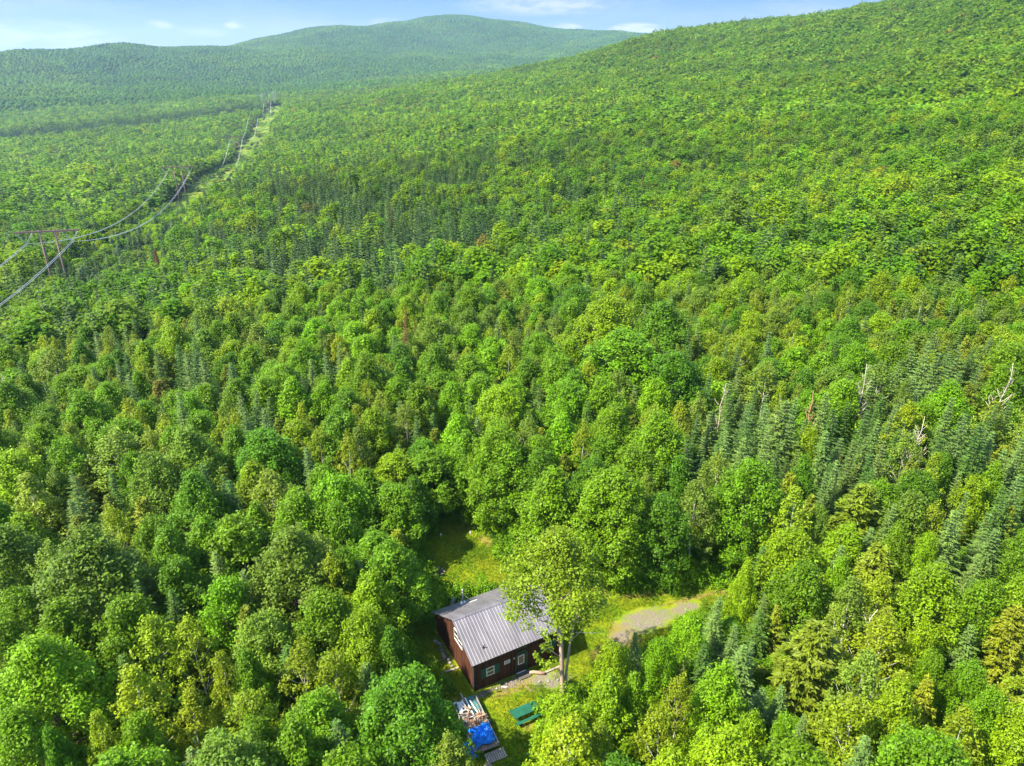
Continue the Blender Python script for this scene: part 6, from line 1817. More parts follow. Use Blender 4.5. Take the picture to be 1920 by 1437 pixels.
def roof_mat():
    m, n, l, b = new_mat('ribbed_metal')
    t = n.new('ShaderNodeTexCoord'); z = n.new('ShaderNodeTexNoise'); z.inputs['Scale'].default_value = .55; z.inputs['Detail'].default_value = 6; z.inputs['Roughness'].default_value = .6
    mp2 = n.new('ShaderNodeMapping'); mp2.inputs['Scale'].default_value = (2.2, .5, .5); l.new(t.outputs['Object'], mp2.inputs[0]); l.new(mp2.outputs[0], z.inputs['Vector'])
    r = n.new('ShaderNodeValToRGB'); r.color_ramp.elements[0].position = .3; r.color_ramp.elements[0].color = (.125, .118, .132, 1); r.color_ramp.elements[1].position = .72; r.color_ramp.elements[1].color = (.225, .213, .235, 1)
    l.new(z.outputs['Fac'], r.inputs[0]); l.new(r.outputs[0], b.inputs['Base Color'])
    b.inputs['Metallic'].default_value = .35; b.inputs['Roughness'].default_value = .42
    return m
ROOFM = roof_mat()
BT = .06
# walls: boards with battens, butted to each other
mb = MB()
def wall_poly(pts, axis, off):  # pts (s,z) polygon, thin slab; axis 'x' lies along x at y=off..off+t
    n_ = len(pts)
    if axis == 'x': a = [(s, off[0], z) for s, z in pts]; b_ = [(s, off[1], z) for s, z in pts]
    else: a = [(off[0], s, z) for s, z in pts]; b_ = [(off[1], s, z) for s, z in pts]
    fs = [tuple(range(n_)), tuple(range(2 * n_ - 1, n_ - 1, -1))] + [(i, n_ + i, n_ + (i + 1) % n_, (i + 1) % n_) for i in range(n_)]
    mb.add(a + b_, fs)
wall_poly([(0, -.1), (W_, -.1), (W_, HE), (0, HE)], 'x', (0, .12))
wall_poly([(0, -.1), (W_, -.1), (W_, HB), (0, HB)], 'x', (D_ - .12, D_))
prof = [(.12, -.1), (D_ - .12, -.1), (D_ - .12, HB + .02), (RD, HRG), (.12, HE + .03)]
wall_poly(prof, 'y', (0, .12)); wall_poly(prof, 'y', (W_ - .12, W_))
s = .2
while s < W_ - .1: mb.box(s, s + .045, -.022, 0, -.1, HE - .02); s += .3
s = .35
def rz_(y): return HE + (HRG - HE) * y / RD if y < RD else HRG + (HB - HRG) * (y - RD) / (D_ - RD)
while s < D_ - .2: mb.box(-.022, 0, s, s + .045, -.1, rz_(s) - .04); s += .3
mb.build('wall', BROWN, house)
mb = MB()
for x_ in (-.03, W_ + .0):
    mb.box(x_, x_ + .03, -.03, .1, -.1, HE - .02)
mb.box(-.03, .09, -.032, -.0225, -.1, HE - .02)
mb.build('corner_board', mat_plain('corner_trim', (.035, .05, .06), .6), house)
def roof_slab(y0, z0, y1, z1, over0, over1, name):
    """ribbed sheet from (y0,z0) up/down to (y1,z1) with overhangs; ribs run with the slope"""
    d = Vector((0, y1 - y0, z1 - z0)).normalized(); nrm = Vector((0, -d.z, d.y));
    if nrm.z < 0: nrm = -nrm
    a = Vector((0, y0, z0)) - d * over0; b_ = Vector((0, y1, z1)) + d * over1; th = .05
    rng_ = random.Random(8); X0, X1 = -.28, W_ + .28; pit = .31; n_ = int((X1 - X0) / pit); mb = MB(); pr = []
    for i in range(n_):
        x = X0 + i * pit; pr += [(x, 0), (x + pit * .62, 0), (x + pit * .70, .010), (x + pit * .92, .010)]
    pr.append((X0 + n_ * pit, 0)); k = len(pr)
    vs = [a + nrm * (th + h_) + Vector((x, 0, 0)) for x, h_ in pr] + [b_ + nrm * (th + h_) + Vector((x, 0, 0)) for x, h_ in pr]
    vs += [a + nrm * .012 + Vector((x, 0, 0)) for x, h_ in pr] + [b_ + nrm * .012 + Vector((x, 0, 0)) for x, h_ in pr]
    fs = [(i, i + 1, k + i + 1, k + i) for i in range(k - 1)] + [(2 * k + i, 3 * k + i, 3 * k + i + 1, 2 * k + i + 1) for i in range(k - 1)]
    fs += [(i, 2 * k + i, 2 * k + i + 1, i + 1) for i in range(k - 1)] + [(k + i, k + i + 1, 3 * k + i + 1, 3 * k + i) for i in range(k - 1)]
    fs += [(0, k, 3 * k, 2 * k), (k - 1, 3 * k - 1, 4 * k - 1, 2 * k - 1)]
    mb.add(vs, fs); return mb.build(name, ROOFM, house)
rf = roof_slab(0, HE, RD, HRG, .30, -.02, 'roof')
rb_ = roof_slab(RD, HRG, D_, HB, -.02, .32, 'roof')
mb = MB(); mb.add([(-.29, RD - .22, HRG - .0), (W_ + .29, RD - .22, HRG - .0), (W_ + .29, RD, HRG + .115), (-.29, RD, HRG + .115), (W_ + .29, RD + .22, HRG - .02), (-.29, RD + .22, HRG - .02)], [(0, 1, 2, 3), (3, 2, 4, 5), (0, 3, 5), (1, 4, 2), (0, 5, 4, 1)])
mb.build('ridge_cap', ROOFM, rf)
mb = MB(); mb.box(-.2, W_ + .2, -.27, -.24, HE - .30, HE - .155); mb.build('fascia', TRIM, house)
mb = MB()
for x_ in (-.24, W_ + .2):
    mb.bar((x_ + .02, -.22, HE - .14), (x_ + .02, RD, HRG - .04), .03, .12); mb.bar((x_ + .02, RD, HRG - .04), (x_ + .02, D_ + .2, HB - .17), .03, .12)
mb.build('barge_board', TRIM, house)
mb = MB(); mb.tube([(1.35, .75, HE + .25), (1.35, .75, HE + .62), (1.42, .68, HE + .72)], .06, 8); mb.tube([(1.35, .75, HE + .36), (1.35, .75, HE + .43)], .12, 10); mb.build('roof_vent', mat_plain('black_pipe', (.02, .02, .022), .5), rf, True)
# stove pipe with cap and stay on the back slope
yb = D_ - .55; zb = rz_(yb)
STEEL = mat_plain('galvanised', (.33, .33, .33), .4, .5, var=.15)
ch = MB(); ch.tube([(2.7, yb, zb), (2.7, yb, zb + 1.6)], .065, 10); ch.tube([(2.7, yb, zb + 1.70), (2.7, yb, zb + 1.77)], [.16, .03], 10); ch.tube([(2.7, yb, zb + 1.58), (2.7, yb, zb + 1.68)], .10, 10)
ch = ch.build('chimney', STEEL, house, True)
mb = MB(); mb.tube([(2.72, yb - .05, zb + 1.1), (3.45, yb - .6, zb + .5)], .02, 5); mb.tube([(2.72, yb - .05, zb + 1.1), (2.15, yb - .55, zb + .5)], .02, 5); mb.build('stay', STEEL, ch)
mb = MB(); mb.box(3.15, 3.95, yb - 1.0, yb - .55, zb + .36, zb + .44); mb.box(2.45, 2.95, yb - .3, yb + .2, zb + .08, zb + .13); mb.build('flashing', mat_plain('pale_flashing', (.6, .6, .6), .6), ch)
# windows and door on the front (normal -y)
def window(x0, x1, z0, z1, panes=2, horiz=True, shutters=False, depth=-.03, sh_w=.48):
    f = MB(); t = .075
    f.box(x0, x1, -.055, -.024, z0, z0 + t); f.box(x0, x1, -.055, -.024, z1 - t, z1); f.box(x0, x0 + t, -.055, -.024, z0 + t, z1 - t); f.box(x1 - t, x1, -.055, -.024, z0 + t, z1 - t)
    for i in range(1, panes):
        if horiz: zc = z0 + (z1 - z0) * i / panes; f.box(x0 + t, x1 - t, -.052, -.024, zc - .03, zc + .03)
        else: xc = x0 + (x1 - x0) * i / panes; f.box(xc - .03, xc + .03, -.052, -.024, z0 + t, z1 - t)
    fo = f.build('window', WHITE, house)
    g = MB(); g.box(x0 + t, x1 - t, -.034, -.0235, z0 + t, z1 - t); g.build('pane', GLASS, fo)
    if shutters:
        for a, b_ in ((x0 - sh_w - .03, x0 - .03), (x1 + .03, x1 + .03 + sh_w)):
            q = MB(); q.box(a, b_, -.05, -.024, z0 - .06, z1 + .06)
            zz = z0
            while zz < z1: q.box(a + .05, b_ - .05, -.062, -.05, zz, zz + .03); zz += .07
            q.build('shutter', GREEN, fo)
    return fo
window(1.22, 2.02, 1.2, 2.15, 2, True, True)
window(3.02, 3.62, 1.72, 2.12, 2, True)
window(7.15, 8.0, 1.45, 2.35, 2, True, True, sh_w=.42)
# door: dark, green surround, white-framed glass
dx = 4.28
dr = MB(); dr.box(dx, dx + .92, -.045, -.024, .06, 2.12); dr = dr.build('door', mat_plain('door_brown', (.03, .018, .014), .5), house)
fr = MB(); fr.box(dx - .16, dx, -.06, -.024, -.05, 2.3); fr.box(dx + .92, dx + 1.2, -.06, -.024, -.05, 2.3); fr.box(dx, dx + .92, -.06, -.024, 2.12, 2.3); fr.build('door_surround', DGREEN, dr)
fr = MB(); a, b_, c_, d_ = dx + .14, dx + .8, 1.02, 2.04
fr.box(a, b_, -.07, -.0455, c_, c_ + .07); fr.box(a, b_, -.07, -.0455, d_ - .07, d_); fr.box(a, a + .07, -.07, -.0455, c_ + .07, d_ - .07); fr.box(b_ - .07, b_, -.07, -.0455, c_ + .07, d_ - .07); fr.build('door_window_frame', WHITE, dr)
g = MB(); g.box(a + .07, b_ - .07, -.055, -.0455, c_ + .07, d_ - .07); g.build('pane', GLASS, dr)
g = MB(); g.tube([(dx + .86, -.05, 1.0), (dx + .86, -.11, 1.0), (dx + .76, -.11, 1.0)], .018, 6); g.build('door_handle', STEEL, dr)
g = MB(); g.box(dx + .02, dx + .95, -.16, -.03, .0, .055); g.build('door_sill', WHITE, dr)
g = MB(); g.box(dx + .05, dx + 1.12, -.05, -.024, 2.82, 3.12); g.box(dx + .02, dx + .9, -.14, -.024, 2.52, 2.57); g.build('sign_board', mat_plain('faded_green', (.03, .10, .045), .7), house)
g = MB(); g.box(3.98, 4.06, -.10, -.024, 1.95, 2.08); g.build('porch_lamp', WHITE, house)
# gable window (normal -x)
f = MB(); y0, y1, z0, z1, t = 2.15, 3.85, 3.0, 4.22, .075
def gz(y): return rz_(y) - .28
f.add([(-.06, y, z) for y, z in ((y0, z0), (y1, z0), (y1, gz(y1) - .0), (y0, gz(y0)))] , [(0, 3, 2, 1)])
fm = MB()
for p, q in (((y0, z0), (y1, z0)), ((y1, z0), (y1, z1)), ((y1, z1), (y0, gz(y0))), ((y0, gz(y0)), (y0, z0)), (((y0 + y1) / 2, z0), ((y0 + y1) / 2, (z1 + gz(y0)) / 2))):
    fm.bar((-.05, p[0], p[1]), (-.05, q[0], q[1]), .05, t)
for k in range(2, 3): fm.bar((-.045, y0, z0 + k * .28), (-.045, y1, z0 + k * .28), .03, .03)
fm = fm.build('window', WHITE, house)
g = MB(); g.add([(-.030, y0, z0), (-.030, y1, z0), (-.030, y1, z1), (-.030, y0, gz(y0))], [(3, 2, 1, 0)]); g.build('pane', GLASS, fm)
def wl(x, y, z=0.0):
    c, s_ = math.cos(HR), math.sin(HR); return (HX + x * c - y * s_, HY + x * s_ + y * c, z)
# ladder leaning at the back eave
mb = MB(); a1, a2 = (1.9, D_ + 1.3, 0), (1.9, D_ + .35, 3.1)
for dx_ in (0, .42): mb.bar((a1[0] + dx_, a1[1], a1[2]), (a2[0] + dx_, a2[1], a2[2]), .04, .07)
for i in range(1, 11):
    f_ = i / 11; mb.bar((1.92, a1[1] + (a2[1] - a1[1]) * f_, 3.1 * f_), (2.3, a1[1] + (a2[1] - a1[1]) * f_, 3.1 * f_), .03, .03)
lad = mb.build('ladder', STEEL); lad.location = (HX, HY, 0); lad.rotation_euler = (0, 0, HR); tag(lad, 'grey ladder leaning on the back eave beside the stovepipe', 'ladder')
# ---------------------------------------------------------------- yard things
LOGW = mat_plain('weathered_wood', (.19, .14, .105), .9, var=.35, scale=4, bump=.01, stretch=(1, 1, 1))
PALEW = mat_plain('pale_wood', (.30, .255, .20), .85, var=.3, scale=4)
REDLOG = mat_plain('reddish_log', (.36, .22, .16), .9, var=.35, scale=5, bump=.01)
STONE = mat_plain('stone', (.19, .155, .13), .9, var=.35, scale=5, bump=.02)
PSTONE = mat_plain('pale_stone', (.21, .195, .17), .9, var=.3, scale=5, bump=.02)
def stick(name, label, cat, a, b_, r, mat, square=False, group=None, n=8):
    mb = MB(); A_v = Vector(a); B_v = Vector(b_); d = B_v - A_v
    if square: mb.bar(Vector((0, 0, 0)), d, r * 2, r * 1.3)
    else:
        rs = random.Random(len(label)); mb.tube([d * t + Vector((rs.uniform(-1, 1), rs.uniform(-1, 1), 0)) * r * .25 for t in (0, .3, .6, 1)], [r, r * .97, r * .93, r * .88], n)
    o = mb.build(name, mat, None, not square); o.location = a; return tag(o, label, cat, group)
stick('log', 'thick reddish log lying by the front door', 'log', wl(5.35, -.55, .16), wl(6.5, -1.35, .16), .16, REDLOG)
stick('timber_edging', 'long pale timber edging strip between the log and the tall tree', 'timber', wl(6.55, -1.25, .08), wl(8.6, -1.25, .08), .08, PALEW, True)
stick('plank', 'short white plank leaning beside the bent pipe', 'plank', wl(2.35, -.75, .07), wl(2.8, -1.0, .05), .05, WHITE, True)
mb = MB(); mb.tube([(0, 0, .02), (0, -.02, .5), (-.05, -.1, .58)], .05, 8); o = mb.build('drain_pipe', WHITE, None, True); o.location = wl(1.75, -1.05, 0); tag(o, 'upright white drain pipe in front of the cabin corner', 'pipe')
stick('plank', 'grey board lying against the left cabin wall', 'plank', wl(-.12, 3.1, .06), wl(-1.75, 3.3, .06), .1, PALEW, True)
stick('pole', 'thin brown pole on the grass left of the cabin', 'pole', wl(-.3, 4.6, .05), wl(-2.8, 4.9, .05), .05, LOGW)
mb = MB(); mb.box(0, 1.25, -.75, 0, 0, .12); o = mb.build('door_step', mat_plain('dark_slab', (.07, .065, .06), .9, var=.3), None, bevel=.015); o.location = wl(4.15, -.19, 0); o.rotation_euler = (0, 0, HR); tag(o, 'dark flat step below the cabin door', 'step')
mb = MB(); mb.box(0, .07, -2.4, -.8, .0, .06); o = mb.build('timber_edging', LOGW, None); o.location = wl(4.1, -.1, 0); o.rotation_euler = (0, 0, HR + R(8)); tag(o, 'dark timber strip running out from the door step', 'timber')
def rock_mesh(name, seed, mat):
    bm_ = bpy.data.meshes.new(name); rs = np.random.default_rng(seed)
    phi = (1 + 5 ** .5) / 2
    v = unit(np.array([(-1, phi, 0), (1, phi, 0), (-1, -phi, 0), (1, -phi, 0), (0, -1, phi), (0, 1, phi), (0, -1, -phi), (0, 1, -phi), (phi, 0, -1), (phi, 0, 1), (-phi, 0, -1), (-phi, 0, 1)], float))
    f = np.array([(0, 11, 5), (0, 5, 1), (0, 1, 7), (0, 7, 10), (0, 10, 11), (1, 5, 9), (5, 11, 4), (11, 10, 2), (10, 7, 6), (7, 1, 8), (3, 9, 4), (3, 4, 2), (3, 2, 6), (3, 6, 8), (3, 8, 9), (4, 9, 5), (2, 4, 11), (6, 2, 10), (8, 6, 7), (9, 8, 1)])
    v *= rs.uniform(.7, 1.15, (12, 1)); v[:, 2] *= .65
    return np_mesh(name, v, f, mat)
ROCKS = [rock_mesh('rock', i, STONE) for i in range(4)]; PROCKS = [rock_mesh('rock', 10 + i, PSTONE) for i in range(4)]
def rock(loc, s, label, group=None, meshes=ROCKS, name='rock'):
    o = bpy.data.objects.new(name, random.Random(loc[0] * 7).choice(meshes)); C.objects.link(o); o.location = (loc[0], loc[1], loc[2] + s * .3); o.scale = (s, s * .8, s * .8); o.rotation_euler = (0, 0, loc[0] * 13 % 6.28)
    return tag(o, label, 'rock', group)
rr0 = random.Random(4)
for i in range(9):
    rock(wl(-.45 - rr0.random() * .3, 3.6 + i * .45), rr0.uniform(.16, .32), ('nearest', 'second nearest', 'third nearest', 'fourth nearest', 'fifth nearest', 'sixth nearest', 'seventh nearest', 'second farthest', 'farthest')[i] + ' grey rock in the row along the left cabin wall', 'rocks along the left cabin wall', PROCKS)
for i in range(9):
    a = i / 9 * 6.28
    rock((-8.25 + .72 * math.cos(a), 62.7 + .72 * math.sin(a), 0), rr0.uniform(.18, .30), ('right', 'upper right', 'top', 'upper left', 'left', 'lower left', 'bottom left', 'bottom', 'lower right')[i] + ' stone of the fire ring on the back lawn', 'stones of the fire ring')
mb = MB(); mb.tube([(0, 0, 0), (0, 0, .06)], [.5, .35], 12); o = mb.build('ash_heap', mat_plain('ash', (.03, .022, .02), 1, var=.5, scale=9), None); o.location = (-8.25, 62.7, 0.004); tag(o, 'dark ash heap inside the fire ring', 'ash heap')
for i, (a, L_) in enumerate(((.4, .9), (1.7, .8), (2.7, 1.0))):
    stick('log', ['charred log across the fire ring pointing right', 'charred log across the fire ring pointing back', 'charred log across the fire ring pointing left'][i], 'log', (-8.25 - math.cos(a) * L_ / 2, 62.7 - math.sin(a) * L_ / 2, .12 + i * .05), (-8.25 + math.cos(a) * L_ / 2, 62.7 + math.sin(a) * L_ / 2, .2 + i * .05), .06, mat_plain('charred', (.16, .09, .07), .9, var=.5))
for i, (x_, y_) in enumerate(((-8.4, 69.2), (-4.95, 69.6))):
    mb = MB(); mb.tube([(0, 0, 0), (0, 0, .42)], .05, 8); mb.tube([(0, 0, .42), (0, 0, .5)], [.05, .015], 8); mb.box(-.12, .12, -.02, .02, .2, .3); o = mb.build('stake', WHITE, None); o.location = (x_, y_, 0); tag(o, ['white stake at the left of the back lawn end', 'white stake at the right of the back lawn end'][i], 'stake')
# rubble and gravel by the wall: loose stones nobody could count
rg = np.random.default_rng(12)
def stones(name, ells, n, smin, smax, tone_mesh, label):
    P = []
    for e in ells:
        k = int(n * e[5]); u = rg.normal(size=(k, 2)) * .5; c, s_ = math.cos(R(e[4])), math.sin(R(e[4]))
        P.append(np.c_[e[0] + u[:, 0] * e[2] * c - u[:, 1] * e[3] * s_, e[1] + u[:, 0] * e[2] * s_ + u[:, 1] * e[3] * c, np.zeros(k)])
    P = np.concatenate(P); m = len(P); sc = rg.uniform(smin, smax, (m, 1)) * np.ones((1, 3))
    scatter(name, P, rg.uniform(0, 3, (m, 3)), sc, np.ones((m, 3)) * .3, tone_mesh, label, 'stones')
PS = []
for i in range(3):
    PS.append(rock(wl(5.6 + i * .8, -1.9 - i * .3), .2, ['pale rock at the left of the gravel patch before the door', 'pale rock in the gravel patch before the door', 'pale rock of the gravel patch nearest the tall tree'][i], None, PROCKS))
BS = [rock(wl(2.9 + i * .5, -.6), .2, ['brown rubble stone near the white plank', 'brown rubble stone left of the door'][i]) for i in range(2)]
stones('gravel', [(*wl(6.2, -1.9)[:2], 1.9, .8, 28, .5), (*wl(7.6, -2.6)[:2], 1.3, .8, 20, .2), (13.6, 54.9, 3.0, 1.0, 22, .3)], 1500, .015, .06, PS, 'pale gravel strewn before the door and on the drive')
stones('rubble', [(*wl(3.2, -.8)[:2], 1.3, .5, 28, .5), (*wl(.6, -.6)[:2], 1.2, .4, 28, .25), (*wl(-.5, 5.5)[:2], .3, 1.4, 28, .12)], 800, .03, .11, BS, 'rubble and debris along the foot of the cabin walls')
# picnic table
pt = empty('picnic_table', (1.15, 43.75, 0), R(27)); tag(pt, 'dark green wooden picnic table on the grass in front of the cabin', 'picnic table')
TG = mat_plain('table_green', (.008, .085, .048), .5, var=.25, scale=2)
tp = MB()
for i in range(5): tp.box(-1.22, 1.22, -.36 + i * .148, -.36 + i * .148 + .138, .71, .75)
tp.build('tabletop', TG, pt)
for s_ in (-1, 1):
    q = MB()
    for k in range(2): q.box(-1.22, 1.22, s_ * .68 - .14 + k * .145, s_ * .68 - .14 + k * .145 + .135, .42, .455)
    q.build('bench', TG, pt)
for s_ in (-1, 1):
    for e in (-1, 1):
        q = MB(); q.bar((s_ * .85, e * .25, .71), (s_ * .85, e * .62, 0), .045, .09); q.build('leg', TG, pt)
    q = MB(); q.box(s_ * .9 - .02, s_ * .9 + .02, -.8, .8, .34, .42); q.box(s_ * .9 - .02, s_ * .9 + .02, -.34, .34, .64, .71); q.bar((s_ * .86, 0, .40), (s_ * .3, 0, .71), .04, .07); q.build('brace', TG, pt)
# ---------------------------------------------------------------- trailer with scrap and a blue tarp
TX, TY, TR = -3.05, 42.55, R(-66)     # long axis
tr = empty('flat_trailer', (TX, TY, 0), TR); tag(tr, 'low flat trailer piled with scrap beside the green picnic table', 'trailer')
METAL = mat_plain('grey_metal', (.35, .35, .35), .5, .4, var=.3)
RUST = mat_plain('rusty_metal', (.20, .075, .035), .8, .2, var=.45, scale=6)
RUBBER = mat_plain('rubber', (.02, .02, .02), .8)
mb = MB(); mb.box(-2.6, 2.6, -1.0, 1.0, .42, .48); mb.build('deck', LOGW, tr)
for s_ in (-1, 1):
    q = MB(); q.box(-2.6, 2.6, s_ * 1.03 - .025, s_ * 1.03 + .025, .36, .72); q.build('side_rail', METAL, tr)
q = MB(); q.bar((-2.6, 0, .4), (-3.7, 0, .38), .09, .09); q.build('tow_bar', METAL, tr)
def wheel(name, parent, loc, r=.34, wd=.2, axis='y', rot=None, label=None, group=None, cat=None):
    t_ = MB(); seg = 18; vs = []
    pr = [(r * .62, -wd / 2), (r * .92, -wd / 2), (r, -wd * .3), (r, wd * .3), (r * .92, wd / 2), (r * .62, wd / 2)]
    for k in range(seg):
        a = k / seg * 2 * math.pi
        for rad, ww in pr: vs.append((rad * math.cos(a), ww, rad * math.sin(a)))
    m_ = len(pr); fs = [(k * m_ + i, k * m_ + (i + 1) % m_, ((k + 1) % seg) * m_ + (i + 1) % m_, ((k + 1) % seg) * m_ + i) for k in range(seg) for i in range(m_)]
    t_.add(vs, fs); o = t_.build(name, RUBBER, parent, True); o.location = loc
    if rot: o.rotation_euler = rot
    rm = MB(); rm.tube([(0, -wd * .25, 0), (0, wd * .25, 0)], r * .61, 14); rm.build('rim', mat_plain('rim_white', (.45, .45, .43), .5), o)
    if label: tag(o, label, cat, group)
    return o
for s_ in (-1, 1): wheel('wheel', tr, (.2, s_ * 1.18, .34))
def tl(x, y, z=0.0):
    c, s_ = math.cos(TR), math.sin(TR); return (TX + x * c - y * s_, TY + x * s_ + y * c, z)
# x axis of the trailer runs down the photo (towards the camera); +y is the right side
def panel(name, label, cat, x, y, z, lx, ly, th, rz, tilt, mat, n=0):
    m_ = MB(); m_.box(-lx / 2, lx / 2, -ly / 2, ly / 2, 0, th)
    if n:
        for k in range(n): m_.box(-lx / 2, lx / 2, -ly / 2 + (k + .3) * ly / n, -ly / 2 + (k + .5) * ly / n, th, th + .03)
    o = m_.build(name, mat, None); o.location = tl(x, y, z); o.rotation_euler = (tilt, 0, TR + rz); return tag(o, label, cat)
TEAL = mat_plain('faded_teal', (.035, .13, .13), .6, var=.3)
panel('metal_sheet', 'teal ribbed sheet on the far end of the scrap trailer', 'sheet', -1.95, .45, .56, 1.7, .85, .03, .05, .08, TEAL, 4)
panel('metal_sheet', 'pale grey sheet beside the teal sheet on the trailer', 'sheet', -1.9, -.5, .55, 1.5, .6, .03, -.1, -.1, mat_plain('pale_sheet', (.55, .58, .6), .4, .2, var=.2), 3)
for i, (x, y, z, L_, rz) in enumerate(((-1.8, .1, .72, 1.9, .02), (-1.55, .45, .74, 1.5, .12), (-1.0, .75, .6, 1.6, -.05), (-2.0, -.2, .72, 1.3, .08))):
    c, s_ = math.cos(rz), math.sin(rz)
    stick('plank', ['long white strip on the teal sheet of the trailer', 'short white strip on the teal sheet of the trailer', 'tan plank along the right rail of the trailer', 'white strip between the two sheets on the trailer'][i], 'plank', tl(x - L_ / 2 * c, y - L_ / 2 * s_, z), tl(x + L_ / 2 * c, y + L_ / 2 * s_, z), .04, [WHITE, WHITE, PALEW, WHITE][i], True)
wheel('tire', None, tl(-1.1, -.45, .72), .33, .2, rot=(R(62), .2, TR), label='black tyre with pale rim lying on the scrap trailer', cat='tire')
wheel('tire', None, tl(-2.75, -.75, .4), .34, .22, rot=(R(80), 0, .4), label='black tyre on the grass at the far trailer end', cat='tire')
wheel('tire', None, (-1.35, 38.3, .2), .36, .22, rot=(R(70), .1, .8), label='black tyre near the broken pallet at the bottom edge', cat='tire')
rs_ = random.Random(21)
words = ['rusty bent bar', 'pale broken board', 'brown board', 'grey pipe', 'rusty strip', 'splintered board']
mats_ = [RUST, PALEW, LOGW, METAL, RUST, LOGW]
where = ['on the far part of the trailer load', 'beside the tyre on the trailer load', 'in the middle of the trailer load', 'just above the blue tarp on the trailer', 'at the left edge of the trailer load', 'at the right rail of the trailer load']
wx = [(-1.3, 0), (-.8, -.5), (-.4, .1), (.2, .2), (-.3, -.75), (-.2, .75)]
for j, wd_ in enumerate(where):
    for i, nm in enumerate(words):
        L_ = rs_.uniform(.4, .95); a = rs_.uniform(0, 3.14); x = wx[j][0] + rs_.uniform(-.35, .35); y = wx[j][1] + rs_.uniform(-.25, .25); z = rs_.uniform(.55, .95)
        stick({'bar': 'metal_bar', 'board': 'board', 'pipe': 'pipe', 'strip': 'metal_strip'}[nm.split()[-1]], nm + ' ' + wd_, nm.split()[-1], tl(x - math.cos(a) * L_ / 2, y - math.sin(a) * L_ / 2, z), tl(x + math.cos(a) * L_ / 2, y + math.sin(a) * L_ / 2, z + rs_.uniform(-.15, .2)), rs_.uniform(.025, .05), mats_[i], nm.endswith('board'))
def crumple(name, label, cat, loc, lx, ly, hh, mat, seed, rz=0.0, n=34):
    rs = np.random.default_rng(seed); X_, Y_ = np.meshgrid(np.linspace(-1, 1, n), np.linspace(-1, 1, n)); rim = np.clip(1 - np.maximum(abs(X_), abs(Y_)) ** 4, 0, 1)
    Z_ = hh * rim * (.55 + .25 * np.abs(np.sin(X_ * 4.1 + Y_ * 2.7 + seed)) + .28 * np.abs(np.sin(X_ * -3.3 + Y_ * 6.1 + seed * 2)) + .16 * np.abs(np.sin(X_ * 11 + Y_ * 8)) + .05 * rs.normal(size=X_.shape))
    V = np.stack([X_ * lx * (1 + .1 * np.sin(Y_ * 5)), Y_ * ly * (1 + .12 * np.sin(X_ * 6 + 1)), Z_], -1).reshape(-1, 3); ii = np.arange(n * n).reshape(n, n)
    F = np.stack([ii[:-1, :-1], ii[:-1, 1:], ii[1:, 1:], ii[1:, :-1]], -1).reshape(-1, 4)
    me = np_mesh(name, V, F, mat, smooth=False); o = bpy.data.objects.new(name, me); C.objects.link(o); o.location = loc; o.rotation_euler = (0, 0, rz)
    so = o.modifiers.new('thick', 'SOLIDIFY'); so.thickness = .01
    return tag(o, label, cat)
BLUE = mat_plain('blue_tarp', (.015, .23, .82), .35, var=.3, scale=4, spec=.5)
crumple('tarp', 'crumpled bright blue tarp on the near end of the trailer', 'tarp', tl(1.3, .1, .62), .9, .9, .6, BLUE, 3, TR)
crumple('tarp', 'smaller loose blue tarp hanging low left of the trailer', 'tarp', tl(1.9, -1.25, .1), .75, .35, .5, BLUE, 5, TR + .3)
stick('pipe', 'white pipe lying across the blue tarp', 'pipe', tl(.75, -.15, 1.05), tl(1.25, -.3, 1.0), .05, WHITE)
stick('plank', 'white lath on the right side of the blue tarp', 'plank', tl(1.0, .5, 1.0), tl(1.9, .75, .8), .03, WHITE, True)
stick('plank', 'short pale lath at the near edge of the blue tarp', 'plank', tl(1.9, .3, .85), tl(2.15, .8, .75), .03, PALEW, True)
# pallets and boards on the ground at the near end
def pallet(label, x, y, rz, tilt, n=9, L_=1.7, wd=.9, mat=PALEW):
    m_ = MB()
    for i in range(n): m_.box(-L_ / 2 + i * L_ / n, -L_ / 2 + i * L_ / n + L_ / n * .72, -wd / 2, wd / 2, .10, .125)
    for s_ in (-1, 0, 1): m_.box(-L_ / 2, L_ / 2, s_ * (wd / 2 - .05) - .04, s_ * (wd / 2 - .05) + .04, 0, .10)
    o = m_.build('pallet', mat, None); o.location = (x, y, .0); o.rotation_euler = (tilt, 0, rz); return tag(o, label, 'pallet')
pallet('slatted wooden pallet just below the blue tarp', -1.3, 39.95, R(25), .08)
LOGG = mat_plain('grey_boards', (.33, .28, .23), .9, var=.35, scale=3)
for i in range(3): stick('board', ['upper of three long grey boards below the pallet', 'middle of three long grey boards below the pallet', 'lower of three long grey boards below the pallet'][i], 'board', (-3.3 + i * .12, 37.9 - i * .2, .12), (-1.75 + i * .12, 39.2 - i * .2, .2), .09, LOGG, True)
for i in range(4): stick('board', ['short red-brown board at the bottom edge left of the tyre', 'second red-brown board at the bottom edge', 'pale board crossing the red-brown boards', 'thin lath at the bottom edge by the tyre'][i], 'board', (-3.1 + i * .25, 37.2 - (i % 2) * .3, .1), (-2.5 + i * .3, 37.6 - i * .2, .2), .06, [REDLOG, REDLOG, PALEW, PALEW][i], True)
